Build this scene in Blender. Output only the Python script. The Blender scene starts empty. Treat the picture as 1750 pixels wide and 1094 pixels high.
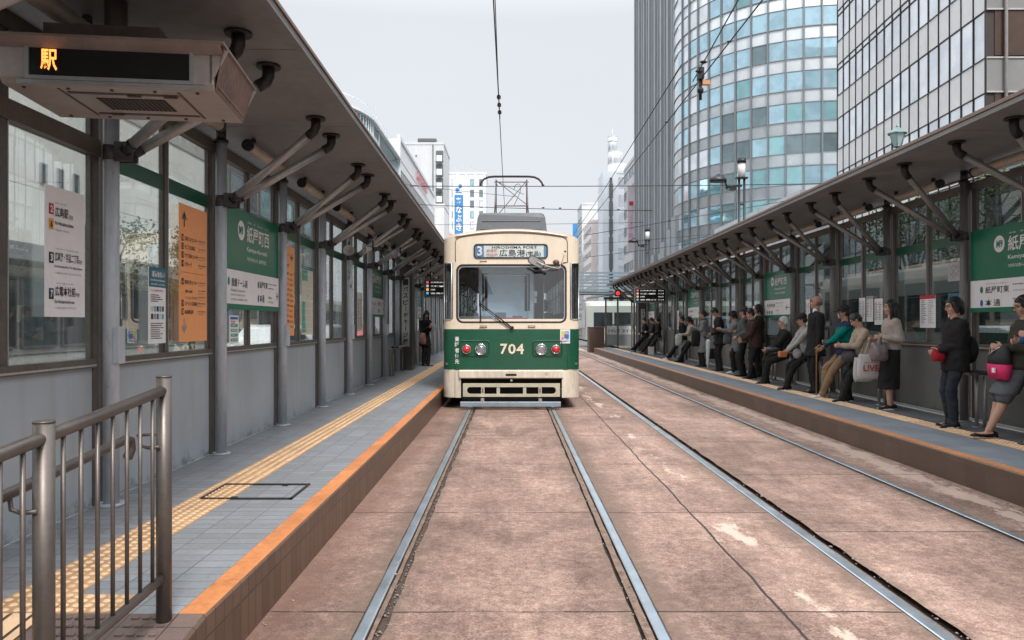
import bpy, bmesh, math, random
from math import sin, cos, pi, radians, sqrt, atan2, exp
from mathutils import Vector, Matrix, noise, Quaternion
random.seed(7)
SC = bpy.context.scene
COL = SC.collection
V = Vector
CAMH = 1.52
FPX = 1264.0
PL, PR = 0.30, 0.27          # platform heights, left and right

# ------------------------------------------------------------------ materials
MATS = {}
def N(nt, t, **kw):
    n = nt.nodes.new(t)
    for k, v in kw.items():
        if k in n.inputs: n.inputs[k].default_value = v
        else: setattr(n, k, v)
    return n
def L(nt, a, b): nt.links.new(a, b)
def ramp(nt, src, stops, mode='LINEAR'):
    r = nt.nodes.new('ShaderNodeValToRGB'); r.color_ramp.interpolation = mode
    el = r.color_ramp.elements
    el[0].position, el[0].color = stops[0][0], (*stops[0][1], 1)
    el[1].position, el[1].color = stops[1][0], (*stops[1][1], 1)
    for p, c in stops[2:]:
        e = el.new(p); e.color = (*c, 1)
    L(nt, src, r.inputs[0]); return r.outputs[0]
def mixc(nt, fac, a, b, mode='MIX'):
    m = nt.nodes.new('ShaderNodeMix'); m.data_type = 'RGBA'; m.blend_type = mode
    for i, s in ((0, fac), (6, a), (7, b)):
        if hasattr(s, 'is_linked') or hasattr(s, 'links'): L(nt, s, m.inputs[i])
        elif i == 0: m.inputs[0].default_value = s
        else: m.inputs[i].default_value = (*s, 1) if len(s) == 3 else s
    return m.outputs[2]
def math_(nt, op, a, b=0.0, c=0.0):
    m = nt.nodes.new('ShaderNodeMath'); m.operation = op
    for i, s in enumerate((a, b, c)):
        if hasattr(s, 'links'): L(nt, s, m.inputs[i])
        else: m.inputs[i].default_value = s
    return m.outputs[0]
def base(name):
    m = bpy.data.materials.new(name); m.use_nodes = True
    nt = m.node_tree; b = nt.nodes['Principled BSDF']
    return m, nt, b
def coords(nt, scale=(1, 1, 1), kind='Object'):
    tc = nt.nodes.new('ShaderNodeTexCoord'); mp = nt.nodes.new('ShaderNodeMapping')
    mp.inputs['Scale'].default_value = scale
    L(nt, tc.outputs[kind], mp.inputs[0]); return mp.outputs[0]
def noi(nt, vec, scale, detail=4, rough=.55):
    n = nt.nodes.new('ShaderNodeTexNoise'); n.inputs['Scale'].default_value = scale
    n.inputs['Detail'].default_value = detail; n.inputs['Roughness'].default_value = rough
    L(nt, vec, n.inputs['Vector']); return n.outputs[0]
def bump(nt, b, h, strength=.3, dist=.01):
    bn = nt.nodes.new('ShaderNodeBump'); bn.inputs['Strength'].default_value = strength
    bn.inputs['Distance'].default_value = dist
    L(nt, h, bn.inputs['Height']); L(nt, bn.outputs[0], b.inputs['Normal'])
def mat(name, c, rough=.6, metal=0, var=.12, vs=6, bs=0, bstr=.2, spec=.5, streak=1, emit=0, coat=0, rust=0):
    """plain painted / worn surface: two noise layers in colour, one in roughness, optional rust spots"""
    if name in MATS: return MATS[name]
    m, nt, b = base(name)
    b.inputs['Metallic'].default_value = metal
    b.inputs['Specular IOR Level'].default_value = spec
    b.inputs['Coat Weight'].default_value = coat
    vec = coords(nt, (1, 1, 1 / streak))
    n1 = noi(nt, vec, vs); n2 = noi(nt, vec, vs * 6.3, 3)
    d = tuple(x * (1 - var * 1.6) for x in c); h = tuple(min(1, x * (1 + var)) for x in c)
    col = ramp(nt, n1, [(.3, d), (.7, h)])
    col = mixc(nt, .35, col, ramp(nt, n2, [(.35, d), (.65, h)]))
    if rust:
        n3 = noi(nt, vec, 9, 6, .7)
        f = ramp(nt, n3, [(.66 - rust * .12, (0, 0, 0)), (.74 - rust * .1, (1, 1, 1))])
        col = mixc(nt, f, col, (.16, .075, .04))
    L(nt, col, b.inputs['Base Color'])
    rr = ramp(nt, n1, [(.2, (rough * .8,) * 3), (.8, (min(1, rough * 1.2),) * 3)])
    L(nt, rr, b.inputs['Roughness'])
    if bs: bump(nt, b, noi(nt, vec, bs, 5), bstr, .004)
    if emit:
        b.inputs['Emission Color'].default_value = (*c, 1); b.inputs['Emission Strength'].default_value = emit
    MATS[name] = m; return m
def glass(name, tint=(.8, .88, .9), refl=.1, rough=.01, dirt=.06):
    if name in MATS: return MATS[name]
    m, nt, b = base(name); nt.nodes.remove(b)
    out = [n for n in nt.nodes if n.type == 'OUTPUT_MATERIAL'][0]
    tr = N(nt, 'ShaderNodeBsdfTransparent'); tr.inputs[0].default_value = (*tint, 1)
    gl = N(nt, 'ShaderNodeBsdfGlossy'); gl.inputs['Roughness'].default_value = rough
    df = N(nt, 'ShaderNodeBsdfDiffuse'); df.inputs[0].default_value = (.45, .44, .42, 1)
    fr = N(nt, 'ShaderNodeLayerWeight'); fr.inputs[0].default_value = .25
    f = math_(nt, 'ADD', math_(nt, 'MULTIPLY', fr.outputs['Fresnel'], .42), refl)
    f = math_(nt, 'MINIMUM', f, .85)
    mx = N(nt, 'ShaderNodeMixShader'); L(nt, f, mx.inputs[0]); L(nt, tr.outputs[0], mx.inputs[1]); L(nt, gl.outputs[0], mx.inputs[2])
    vec = coords(nt)
    dn = ramp(nt, noi(nt, vec, 2.5, 5), [(.4, (dirt * .5,) * 3), (.75, (dirt * 2,) * 3)])
    m2 = N(nt, 'ShaderNodeMixShader'); L(nt, dn, m2.inputs[0]); L(nt, mx.outputs[0], m2.inputs[1]); L(nt, df.outputs[0], m2.inputs[2])
    L(nt, m2.outputs[0], out.inputs[0])
    bn = nt.nodes.new('ShaderNodeBump'); bn.inputs['Strength'].default_value = .05; bn.inputs['Distance'].default_value = .02
    L(nt, noi(nt, vec, 1.3, 1), bn.inputs['Height']); L(nt, bn.outputs[0], gl.inputs['Normal'])
    MATS[name] = m; return m
def fglass(name, c, rough=.06, metal=.75, var=.25):
    """far facade glazing: opaque mirror-like pane with a tint, slightly wavy"""
    if name in MATS: return MATS[name]
    m, nt, b = base(name)
    tc = nt.nodes.new('ShaderNodeTexCoord'); oi = N(nt, 'ShaderNodeObjectInfo')
    vec = tc.outputs['Object']
    col = ramp(nt, oi.outputs['Random'], [(0, tuple(x * (1 - var) for x in c)), (1, tuple(min(1, x * (1 + var)) for x in c))])
    col = mixc(nt, .3, col, ramp(nt, noi(nt, vec, .6, 3), [(.4, tuple(x * .6 for x in c)), (.6, tuple(min(1, x * 1.2) for x in c))]))
    L(nt, col, b.inputs['Base Color'])
    b.inputs['Metallic'].default_value = metal; b.inputs['Roughness'].default_value = rough
    bump(nt, b, noi(nt, vec, .5, 2), .25, .05)
    MATS[name] = m; return m
def emis(name, c, s):
    if name in MATS: return MATS[name]
    m, nt, b = base(name)
    b.inputs['Base Color'].default_value = (*c, 1)
    b.inputs['Emission Color'].default_value = (*c, 1); b.inputs['Emission Strength'].default_value = s
    MATS[name] = m; return m

# ------------------------------------------------------------------ mesh builder
class MB:
    def __init__(s): s.v = []; s.f = []; s.m = []; s.sm = []; s.cur = 0; s.M = None
    def mi(s, i): s.cur = i; return s
    def add(s, vs, fs, smooth=False):
        o = len(s.v)
        if s.M is not None: vs = [s.M @ V(p) for p in vs]
        s.v += [tuple(p) for p in vs]
        for f in fs:
            s.f.append(tuple(i + o for i in f)); s.m.append(s.cur); s.sm.append(smooth)
        return s
    def box(s, x0, x1, y0, y1, z0, z1):
        if x0 > x1: x0, x1 = x1, x0
        if y0 > y1: y0, y1 = y1, y0
        if z0 > z1: z0, z1 = z1, z0
        vs = [(x0, y0, z0), (x1, y0, z0), (x1, y1, z0), (x0, y1, z0), (x0, y0, z1), (x1, y0, z1), (x1, y1, z1), (x0, y1, z1)]
        return s.add(vs, [(3, 2, 1, 0), (4, 5, 6, 7), (0, 1, 5, 4), (1, 2, 6, 5), (2, 3, 7, 6), (3, 0, 4, 7)])
    def bbox(s, x0, x1, y0, y1, z0, z1, b=.01):
        """box with chamfered edges"""
        bm = bmesh.new(); bmesh.ops.create_cube(bm, size=1)
        bmesh.ops.scale(bm, vec=(abs(x1 - x0), abs(y1 - y0), abs(z1 - z0)), verts=bm.verts)
        bmesh.ops.translate(bm, vec=((x0 + x1) / 2, (y0 + y1) / 2, (z0 + z1) / 2), verts=bm.verts)
        bmesh.ops.bevel(bm, geom=bm.edges[:], offset=b, segments=2, affect='EDGES', profile=.5)
        bm.verts.index_update(); vs = [v.co.copy() for v in bm.verts]; fs = [[v.index for v in f.verts] for f in bm.faces]
        bm.free(); return s.add(vs, fs)
    def cyl(s, p0, p1, r, n=14, r1=None, caps=True):
        p0, p1 = V(p0), V(p1); r1 = r if r1 is None else r1
        d = (p1 - p0).normalized(); a = d.orthogonal().normalized(); b = d.cross(a)
        vs = []
        for p, q in ((p0, r), (p1, r1)):
            for i in range(n):
                t = 2 * pi * i / n; vs.append(p + a * (q * cos(t)) + b * (q * sin(t)))
        s.add(vs, [(i, (i + 1) % n, n + (i + 1) % n, n + i) for i in range(n)], True)
        if caps: s.add(vs, [tuple(range(n - 1, -1, -1)), tuple(range(n, 2 * n))])
        return s
    def tube(s, pts, r, n=8, closed=False):
        pts = [V(p) for p in pts]; m = len(pts); vs = []; up = None
        for i, p in enumerate(pts):
            a_ = pts[max(i - 1, 0)] if not closed else pts[i - 1]; b_ = pts[min(i + 1, m - 1)] if not closed else pts[(i + 1) % m]
            d = (b_ - a_).normalized()
            if up is None: up = d.orthogonal().normalized()
            up = (up - d * up.dot(d)).normalized(); w = d.cross(up)
            rr = r[i] if isinstance(r, (list, tuple)) else r
            for k in range(n):
                t = 2 * pi * k / n; vs.append(p + up * (rr * cos(t)) + w * (rr * sin(t)))
        fs = []
        for i in range(m if closed else m - 1):
            j = (i + 1) % m
            fs += [(i * n + k, i * n + (k + 1) % n, j * n + (k + 1) % n, j * n + k) for k in range(n)]
        s.add(vs, fs, True)
        if not closed: s.add(vs, [tuple(range(n - 1, -1, -1)), tuple((m - 1) * n + k for k in range(n))])
        return s
    def prism(s, poly, axis, a, b):
        """polygon (2D) extruded along axis from a to b; the 2D axes are the other two in order"""
        def P(u, v, w):
            return {'x': (w, u, v), 'y': (u, w, v), 'z': (u, v, w)}[axis]
        n = len(poly); vs = [P(u, v, a) for u, v in poly] + [P(u, v, b) for u, v in poly]
        fs = [(i, (i + 1) % n, n + (i + 1) % n, n + i) for i in range(n)]
        fs += [tuple(range(n - 1, -1, -1)), tuple(range(n, 2 * n))]
        return s.add(vs, fs)
    def ell(s, c, r, nu=14, nv=9, rot=None):
        vs = []; c = V(c); r = r if hasattr(r, '__len__') else (r, r, r)
        for j in range(nv + 1):
            t = pi * j / nv
            for i in range(nu):
                a = 2 * pi * i / nu; p = V((r[0] * sin(t) * cos(a), r[1] * sin(t) * sin(a), r[2] * cos(t)))
                if rot is not None: p = rot @ p
                vs.append(c + p)
        fs = []
        for j in range(nv):
            for i in range(nu):
                fs.append((j * nu + i, (j + 1) * nu + i, (j + 1) * nu + (i + 1) % nu, j * nu + (i + 1) % nu))
        return s.add(vs, fs, True)
    def loft(s, rings, cap=True, smooth=True):
        n = len(rings[0]); vs = [p for r in rings for p in r]; fs = []
        for i in range(len(rings) - 1):
            fs += [(i * n + k, i * n + (k + 1) % n, (i + 1) * n + (k + 1) % n, (i + 1) * n + k) for k in range(n)]
        s.add(vs, fs, smooth)
        if cap: s.add(vs, [tuple(range(n - 1, -1, -1)), tuple((len(rings) - 1) * n + k for k in range(n))])
        return s
    def quad(s, a, b, c, d): return s.add([a, b, c, d], [(0, 1, 2, 3)])
    def mesh(s, name, mats, clean=False):
        me = bpy.data.meshes.new(name); me.from_pydata(s.v, [], s.f)
        for m in (mats if isinstance(mats, (list, tuple)) else [mats]): me.materials.append(m)
        me.polygons.foreach_set('material_index', s.m); me.polygons.foreach_set('use_smooth', s.sm)
        if clean:
            bm = bmesh.new(); bm.from_mesh(me); bmesh.ops.remove_doubles(bm, verts=bm.verts, dist=1e-5)
            bmesh.ops.recalc_face_normals(bm, faces=bm.faces); bm.to_mesh(me); bm.free()
        me.update(); return me
    def obj(s, name, mats, parent=None, clean=True, **kw):
        o = bpy.data.objects.new(name, s.mesh(name, mats, clean)); COL.objects.link(o)
        if parent: o.parent = parent
        for k, v in kw.items(): o[k] = v
        return o
def empty(name, loc=(0, 0, 0), rz=0, **kw):
    o = bpy.data.objects.new(name, None); COL.objects.link(o); o.location = loc; o.rotation_euler = (0, 0, rz)
    o.empty_display_size = .2
    for k, v in kw.items(): o[k] = v
    return o
def tag(o, label, category, group=None):
    o['label'] = label; o['category'] = category
    if group: o['group'] = group
    return o
def copy_tree(o, parent=None):
    c = o.copy(); COL.objects.link(c)
    if parent: c.parent = parent
    for ch in [x for x in TREE.get(o.name, [])] or list(o.children): copy_tree(ch, c)
    return c
TREE = {}
def bevel(o, w=.01, seg=2, ang=40):
    m = o.modifiers.new('bevel', 'BEVEL'); m.width = w; m.segments = seg; m.limit_method = 'ANGLE'; m.angle_limit = radians(ang)
    return o
def px(x, y, Y):
    """world point at depth Y seen at photo pixel x, y"""
    return V(((x - 874) * Y / FPX, Y, CAMH + (553 - y) * Y / FPX))
def inframe(p):
    if p[1] < .5: return False
    x = 874 + FPX * p[0] / p[1]; y = 553 - FPX * (p[2] - CAMH) / p[1]
    return -20 < x < 1770 and -20 < y < 1114

# ------------------------------------------------------------------ lettering
def text_mesh(body, size=1, bold=0.0, res=2):
    cu = bpy.data.curves.new('t', 'FONT'); cu.body = body; cu.size = size; cu.offset = bold * size
    cu.resolution_u = res; cu.fill_mode = 'FRONT'; cu.align_x = 'LEFT'
    ob = bpy.data.objects.new('t', cu); COL.objects.link(ob)
    dg = bpy.context.evaluated_depsgraph_get()
    me = bpy.data.meshes.new_from_object(ob.evaluated_get(dg))
    vs = [v.co.copy() for v in me.vertices]; fs = [tuple(p.vertices) for p in me.polygons]
    bpy.data.objects.remove(ob); bpy.data.curves.remove(cu); bpy.data.meshes.remove(me)
    return vs, fs
def put_text(mb, body, x, y, h, w=None, bold=.012, mi=0, n=.004, align='l', res=2):
    """body with its lower left at (x, y), letters h high, squeezed to width w; lies in the sign's own (u, v) plane"""
    vs, fs = text_mesh(body, 1, bold, res)
    if not vs: return
    x0 = min(v.x for v in vs); x1 = max(v.x for v in vs); y0 = min(v.y for v in vs); y1 = max(v.y for v in vs)
    sy = h / max(y1 - y0, 1e-4); sx = (w / (x1 - x0)) if w else sy
    W = (x1 - x0) * sx
    ox = x - (W / 2 if align == 'c' else 0)
    mb.mi(mi).add([(ox + (v.x - x0) * sx, y + (v.y - y0) * sy, n) for v in vs], fs)
FR = {'L': Matrix(((0, 0, 1), (1, 0, 0), (0, 1, 0))), 'R': Matrix(((0, 0, -1), (-1, 0, 0), (0, 1, 0))),
      'F': Matrix(((1, 0, 0), (0, 0, -1), (0, 1, 0)))}
def place(o, frame, loc, rz=0):
    M = FR[frame].to_4x4(); o.matrix_world = Matrix.Translation(loc) @ Matrix.Rotation(rz, 4, 'Z') @ M
    return o
def rrect(x0, x1, y0, y1, r, n=5):
    pts = []
    for cx, cy, a0 in ((x1 - r, y1 - r, 0), (x0 + r, y1 - r, 90), (x0 + r, y0 + r, 180), (x1 - r, y0 + r, 270)):
        for i in range(n + 1):
            a = radians(a0 + 90 * i / n); pts.append((cx + r * cos(a), cy + r * sin(a)))
    return pts
def disc(mb, x, y, rx, ry, n, k=28):
    mb.add([(x + rx * cos(2 * pi * i / k), y + ry * sin(2 * pi * i / k), n) for i in range(k)], [tuple(range(k))])
def flat(mb, x0, x1, y0, y1, n): mb.add([(x0, y0, n), (x1, y0, n), (x1, y1, n), (x0, y1, n)], [(0, 1, 2, 3)])
# ------------------------------------------------------------------ shared materials
STEEL = mat('post_paint', (.46, .49, .53), .45, .1, .14, 5, 40, .15, rust=.35, streak=3)
FRAME = mat('frame_paint', (.13, .115, .10), .45, .35, .2, 6, 50, .12, rust=.4)
STRUT = mat('strut_steel', (.36, .345, .33), .4, .5, .15, 5, 40, .1, streak=2)
BLACKP = mat('black_paint', (.018, .016, .016), .45, .2, .2, 12)
SOFF = mat('soffit_paint', (.20, .193, .188), .5, .1, .16, 1.6, 30, .08)
TUBE = mat('rail_steel', (.15, .128, .115), .4, .6, .12, 8, 60, .06)
PANEL_L = None
def panel_mat(name, c, stain):
    m, nt, b = base(name); vec = coords(nt)
    n1 = noi(nt, vec, 1.1, 6, .6); n2 = noi(nt, coords(nt, (6, 6, .7)), 1.2, 4)
    col = ramp(nt, n1, [(.3, tuple(x * .78 for x in c)), (.65, c)])
    col = mixc(nt, ramp(nt, n2, [(.5, (0, 0, 0)), (.75, (.3,) * 3)]), col, stain)
    sep = N(nt, 'ShaderNodeSeparateXYZ'); L(nt, vec, sep.inputs[0])
    n3 = noi(nt, vec, 7, 6, .7)
    low = math_(nt, 'ADD', math_(nt, 'MULTIPLY', sep.outputs[2], -2.2), math_(nt, 'MULTIPLY', n3, 1.6))
    f = ramp(nt, low, [(-.15, (0, 0, 0)), (.25, (.7,) * 3)])
    col = mixc(nt, f, col, tuple(x * .55 for x in stain))
    L(nt, col, b.inputs['Base Color']); b.inputs['Roughness'].default_value = .42
    b.inputs['Specular IOR Level'].default_value = .5
    bump(nt, b, noi(nt, vec, 3, 3), .25, .01)
    return m
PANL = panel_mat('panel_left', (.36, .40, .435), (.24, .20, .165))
PANR = panel_mat('panel_right_shade', (.14, .142, .135), (.11, .105, .095))  # same paint as the left panels, with shade mixed into the colour
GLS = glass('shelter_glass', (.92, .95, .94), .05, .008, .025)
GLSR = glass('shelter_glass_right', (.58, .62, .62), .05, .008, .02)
SIL = mat('aluminium_strip', (.55, .56, .56), .35, .7, .1, 8)
GREENF = mat('green_film', (.012, .085, .05), .35, 0, .1, 3)
LAMPT = mat('lamp_housing', (.42, .36, .29), .45, .2, .15, 6)

# ------------------------------------------------------------------ ground, tracks, platforms
def road_mat():
    m, nt, b = base('track_slab'); vec = coords(nt)
    sep = N(nt, 'ShaderNodeSeparateXYZ'); L(nt, vec, sep.inputs[0]); X, Y = sep.outputs[0], sep.outputs[1]
    big = noi(nt, vec, .55, 6, .62); mid = noi(nt, vec, 3.2, 6, .65); fine = noi(nt, vec, 70, 3, .7); grit = noi(nt, vec, 190, 2, .6)
    c = ramp(nt, big, [(.38, (.15, .085, .062)), (.46, (.235, .145, .112)), (.53, (.27, .185, .15)), (.62, (.37, .275, .235))])
    c = mixc(nt, .55, c, ramp(nt, mid, [(.40, (.12, .075, .058)), (.5, (.255, .175, .145)), (.60, (.44, .335, .285))]))
    stv = coords(nt, (2.4, .35, 1)); st = noi(nt, stv, 2.2, 6, .7)
    c = mixc(nt, .4, c, ramp(nt, st, [(.40, (.11, .075, .063)), (.5, (.25, .175, .145)), (.60, (.43, .33, .28))]))
    fl = math_(nt, 'FLOOR', math_(nt, 'DIVIDE', math_(nt, 'ADD', math_(nt, 'ADD', Y, math_(nt, 'MULTIPLY', math_(nt, 'GREATER_THAN', X, 2.15), .55)), 201.1), 2.05)); fx_ = math_(nt, 'FLOOR', math_(nt, 'MULTIPLY', math_(nt, 'ADD', X, .02), .70))
    cbs = N(nt, 'ShaderNodeCombineXYZ'); L(nt, fl, cbs.inputs[1]); L(nt, fx_, cbs.inputs[0]); wn = N(nt, 'ShaderNodeTexWhiteNoise'); wn.noise_dimensions = '2D'; L(nt, cbs.outputs[0], wn.inputs['Vector'])
    c = mixc(nt, 1.0, c, ramp(nt, wn.outputs[0], [(0, (.80, .77, .75)), (1, (1.15, 1.15, 1.15))]), 'MULTIPLY')
    c = mixc(nt, .42, c, ramp(nt, fine, [(.40, (.09, .06, .048)), (.5, (.27, .19, .155)), (.6, (.58, .45, .38))]))
    c = mixc(nt, .3, c, ramp(nt, noi(nt, vec, 18, 5, .7), [(.40, (.11, .07, .055)), (.5, (.26, .18, .15)), (.6, (.50, .38, .33))]))
    c = mixc(nt, ramp(nt, grit, [(.64, (0, 0, 0)), (.72, (.8,) * 3)]), c, (.58, .5, .45))
    c = mixc(nt, ramp(nt, noi(nt, vec, 130, 2, .6), [(.66, (0, 0, 0)), (.73, (.7,) * 3)]), c, (.07, .05, .045))
    ov = noi(nt, coords(nt, (1.3, .55, 1)), .75, 7, .68)
    c = mixc(nt, 1.0, c, ramp(nt, ov, [(.38, (.60, .535, .50)), (.47, (.84, .765, .73)), (.54, (.97, .89, .85)), (.63, (1.20, 1.12, 1.07))]), 'MULTIPLY')
    ov2 = noi(nt, coords(nt, (.9, 1.2, 1)), 2.6, 6, .7)
    c = mixc(nt, 1.0, c, ramp(nt, ov2, [(.40, (.86, .83, .82)), (.5, (1.0, .98, .97)), (.60, (1.12, 1.12, 1.11))]), 'MULTIPLY')
    # rail distance: |X| and |X-2.85| against .74
    d1 = math_(nt, 'ABSOLUTE', math_(nt, 'SUBTRACT', math_(nt, 'ABSOLUTE', X), .74))
    d2 = math_(nt, 'ABSOLUTE', math_(nt, 'SUBTRACT', math_(nt, 'ABSOLUTE', math_(nt, 'SUBTRACT', X, 2.85)), .74))
    dr = math_(nt, 'MINIMUM', d1, d2)
    wob = math_(nt, 'MULTIPLY', noi(nt, vec, 7, 5, .75), .42)
    f = ramp(nt, math_(nt, 'SUBTRACT', math_(nt, 'ADD', dr, .17), wob), [(.02, (.85,) * 3), (.17, (0, 0, 0))])
    c = mixc(nt, f, c, mixc(nt, noi(nt, vec, 26, 5, .7), (.05, .035, .028), (.25, .165, .12)))
    # rusty brown stain towards the left kerb, broken pale repair along the middle joint and right kerb
    lk = math_(nt, 'ADD', math_(nt, 'MULTIPLY', math_(nt, 'ADD', X, 1.0), -1.7), math_(nt, 'MULTIPLY', mid, 1.0))
    c = mixc(nt, ramp(nt, lk, [(.35, (0, 0, 0)), (1.0, (.75,) * 3)]), c, (.16, .085, .06))
    def band(cx, w, th, nz, colr, k):
        nonlocal c
        nz = math_(nt, 'ADD', math_(nt, 'MULTIPLY', nz, .86), math_(nt, 'MULTIPLY', fine, .14))
        dd = math_(nt, 'ABSOLUTE', math_(nt, 'SUBTRACT', X, cx))
        q = math_(nt, 'SUBTRACT', nz, math_(nt, 'MULTIPLY', dd, w))
        c = mixc(nt, ramp(nt, q, [(th, (0, 0, 0)), (th + .05, (k,) * 3)]), c, colr)
    sl = coords(nt, (1.5, .55, 1))
    band(1.62, .55, .50, noi(nt, sl, 1.9, 7, .72), (.60, .47, .38), .75)
    band(4.02, 1.0, .38, noi(nt, coords(nt, (2.2, .8, 1)), 2.4, 7, .75), (.50, .38, .30), .7)
    band(2.75, .35, .56, noi(nt, coords(nt, (1.2, .5, 1)), .9, 5, .6), (.155, .15, .15), .55)
    band(0.0, .5, .57, noi(nt, coords(nt, (1.3, .3, 1)), 1.7, 6, .7), (.21, .165, .15), .5)
    # transverse joints every 2.05 m and the long joint between the tracks
    wb = math_(nt, 'MULTIPLY', math_(nt, 'SUBTRACT', noi(nt, vec, 2.5, 4), .5), .05)
    off = math_(nt, 'MULTIPLY', math_(nt, 'GREATER_THAN', X, 2.15), .55)
    yy = math_(nt, 'ADD', math_(nt, 'ADD', Y, wb), off)
    fr = math_(nt, 'ABSOLUTE', math_(nt, 'SUBTRACT', math_(nt, 'MODULO', math_(nt, 'ADD', yy, 100 * 2.05 - 3.9 + 1.025), 2.05), 1.025))
    broken = math_(nt, 'MULTIPLY', math_(nt, 'GREATER_THAN', noi(nt, vec, 1.4, 3), .42), 1)
    j1 = math_(nt, 'MULTIPLY', math_(nt, 'LESS_THAN', fr, .008), math_(nt, 'MAXIMUM', broken, .45))
    wx = math_(nt, 'MULTIPLY', math_(nt, 'SUBTRACT', noi(nt, vec, 1.1, 5, .6), .5), .07)
    j2 = math_(nt, 'LESS_THAN', math_(nt, 'ABSOLUTE', math_(nt, 'SUBTRACT', math_(nt, 'ADD', X, wx), 1.43)), .009)
    j = math_(nt, 'MAXIMUM', j1, j2)
    c = mixc(nt, j, c, (.03, .022, .02))
    L(nt, c, b.inputs['Base Color'])
    L(nt, ramp(nt, big, [(.3, (.72,) * 3), (.7, (.9,) * 3)]), b.inputs['Roughness'])
    h = math_(nt, 'ADD', math_(nt, 'ADD', math_(nt, 'MULTIPLY', fine, .5), math_(nt, 'MULTIPLY', mid, .9)), math_(nt, 'MULTIPLY', j, -1.5))
    h = math_(nt, 'ADD', h, math_(nt, 'MULTIPLY', math_(nt, 'MULTIPLY', f, noi(nt, vec, 30, 5, .8)), 2.2))
    bump(nt, b, h, .3, .008)
    return m
ROAD = road_mat()
ASPH = mat('asphalt', (.085, .082, .08), .85, 0, .2, .8, 90, .5)
def tile_mat(name, c, mortar, bw, rh, swz=None, rough=.55, off=.0, dirty=(.1, .09, .08), msize=.004):
    m, nt, b = base(name); vec = coords(nt)
    if swz:
        sep = N(nt, 'ShaderNodeSeparateXYZ'); L(nt, vec, sep.inputs[0])
        cb = N(nt, 'ShaderNodeCombineXYZ')
        for i, a in enumerate(swz): L(nt, sep.outputs['XYZ'.index(a)], cb.inputs[i])
        vec2 = cb.outputs[0]
    else: vec2 = vec
    br = N(nt, 'ShaderNodeTexBrick'); br.offset = off; br.squash = 1
    br.inputs['Scale'].default_value = 1; br.inputs['Brick Width'].default_value = bw; br.inputs['Row Height'].default_value = rh
    br.inputs['Mortar Size'].default_value = msize; br.inputs['Mortar Smooth'].default_value = .3; br.inputs['Bias'].default_value = 0
    br.inputs['Color1'].default_value = (*[x * (.82 if bw > .15 else .72) for x in c], 1); br.inputs['Color2'].default_value = (*[x * (1.12 if bw > .15 else 1.25) for x in c], 1)
    br.inputs['Mortar'].default_value = (*mortar, 1); L(nt, vec2, br.inputs['Vector'])
    n = noi(nt, vec, 2.2, 6, .65); n2 = noi(nt, vec, 45, 4, .6)
    col = mixc(nt, ramp(nt, n, [(.42, (0, 0, 0)), (.75, (.65,) * 3)]), br.outputs[0], dirty)
    col = mixc(nt, .25, col, ramp(nt, n2, [(.3, tuple(x * .6 for x in c)), (.7, tuple(min(1, x * 1.3) for x in c))]))
    L(nt, col, b.inputs['Base Color']); b.inputs['Roughness'].default_value = rough
    sp_ = ramp(nt, noi(nt, vec, 17, 2, .5), [(.72, (0, 0, 0)), (.76, (.75,) * 3)]); col2 = mixc(nt, sp_, col, tuple(x * .45 for x in c)); L(nt, col2, b.inputs['Base Color'])
    h = math_(nt, 'SUBTRACT', math_(nt, 'MULTIPLY', n2, .15), br.outputs[1])
    bump(nt, b, h, .5, .004); return m
TILE = tile_mat('platform_tile', (.25, .265, .285), (.09, .085, .08), .2, .1, None, .5, 0, (.16, .155, .15))
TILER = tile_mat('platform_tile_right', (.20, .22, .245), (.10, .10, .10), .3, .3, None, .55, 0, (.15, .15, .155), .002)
TILED = tile_mat('ramp_tile', (.16, .115, .10), (.05, .045, .04), .2, .2, None, .4, 0, (.10, .07, .06))
KERB = tile_mat('kerb_tile', (.115, .068, .044), (.018, .012, .01), .1, .2, 'YZX', .4, 0, (.095, .055, .04))
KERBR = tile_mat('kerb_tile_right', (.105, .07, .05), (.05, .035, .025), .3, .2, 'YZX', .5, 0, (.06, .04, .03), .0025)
ORNG = mat('edge_orange', (.62, .235, .085), .5, 0, .2, 5, 60, .1)
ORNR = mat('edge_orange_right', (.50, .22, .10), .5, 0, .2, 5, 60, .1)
YEL = mat('tactile_yellow', (.72, .49, .30), .6, 0, .16, 2.5, 60, .15)
YELB = mat('tactile_base', (.50, .30, .155), .65, 0, .2, 4, 60, .15)
RAIL = mat('rail_head', (.55, .62, .68), .34, .85, .07, 5, 30, .02, streak=1)
RAILS = mat('rail_side', (.10, .06, .045), .8, .2, .2, 20, 40, .4)

g = MB(); g.quad((-900, -300, -.14), (900, -300, -.14), (900, 1500, -.14), (-900, 1500, -.14))
g.obj('ground', mat('ground_far', (.13, .125, .12), .9, 0, .15, .05), kind='structure')
# track bed: cross-section with real grooves; edges wander slightly along the near part
def strip(mb, xa, xb, y0, y1, z, ja=0, jb=0, step=.12, near=22):
    ys = [y0]
    while ys[-1] < y1:
        ys.append(min(y1, ys[-1] + (step if ys[-1] < near and (ja or jb) else 4)))
    vs = []
    for y in ys:
        a = xa + ja * (noise.noise(V((xa * 9, y * 3.1, 0))) + .6 * noise.noise(V((xa * 5, y * 11, 3))))
        b_ = xb + jb * (noise.noise(V((xb * 9, y * 3.1, 5))) + .6 * noise.noise(V((xb * 5, y * 11, 8))))
        vs += [(a, y, z), (b_, y, z)]
    mb.add(vs, [(2 * i, 2 * i + 1, 2 * i + 3, 2 * i + 2) for i in range(len(ys) - 1)])
Y0, Y1 = -25, 420
tb = MB()
segs = [(-1.30, -.772, 0, 0.004), (-.63, .63, .022, .012), (.772, 2.063, .004, .004), (2.215, 3.52, .016, .01), (3.63, 4.24, .004, 0)]
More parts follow.
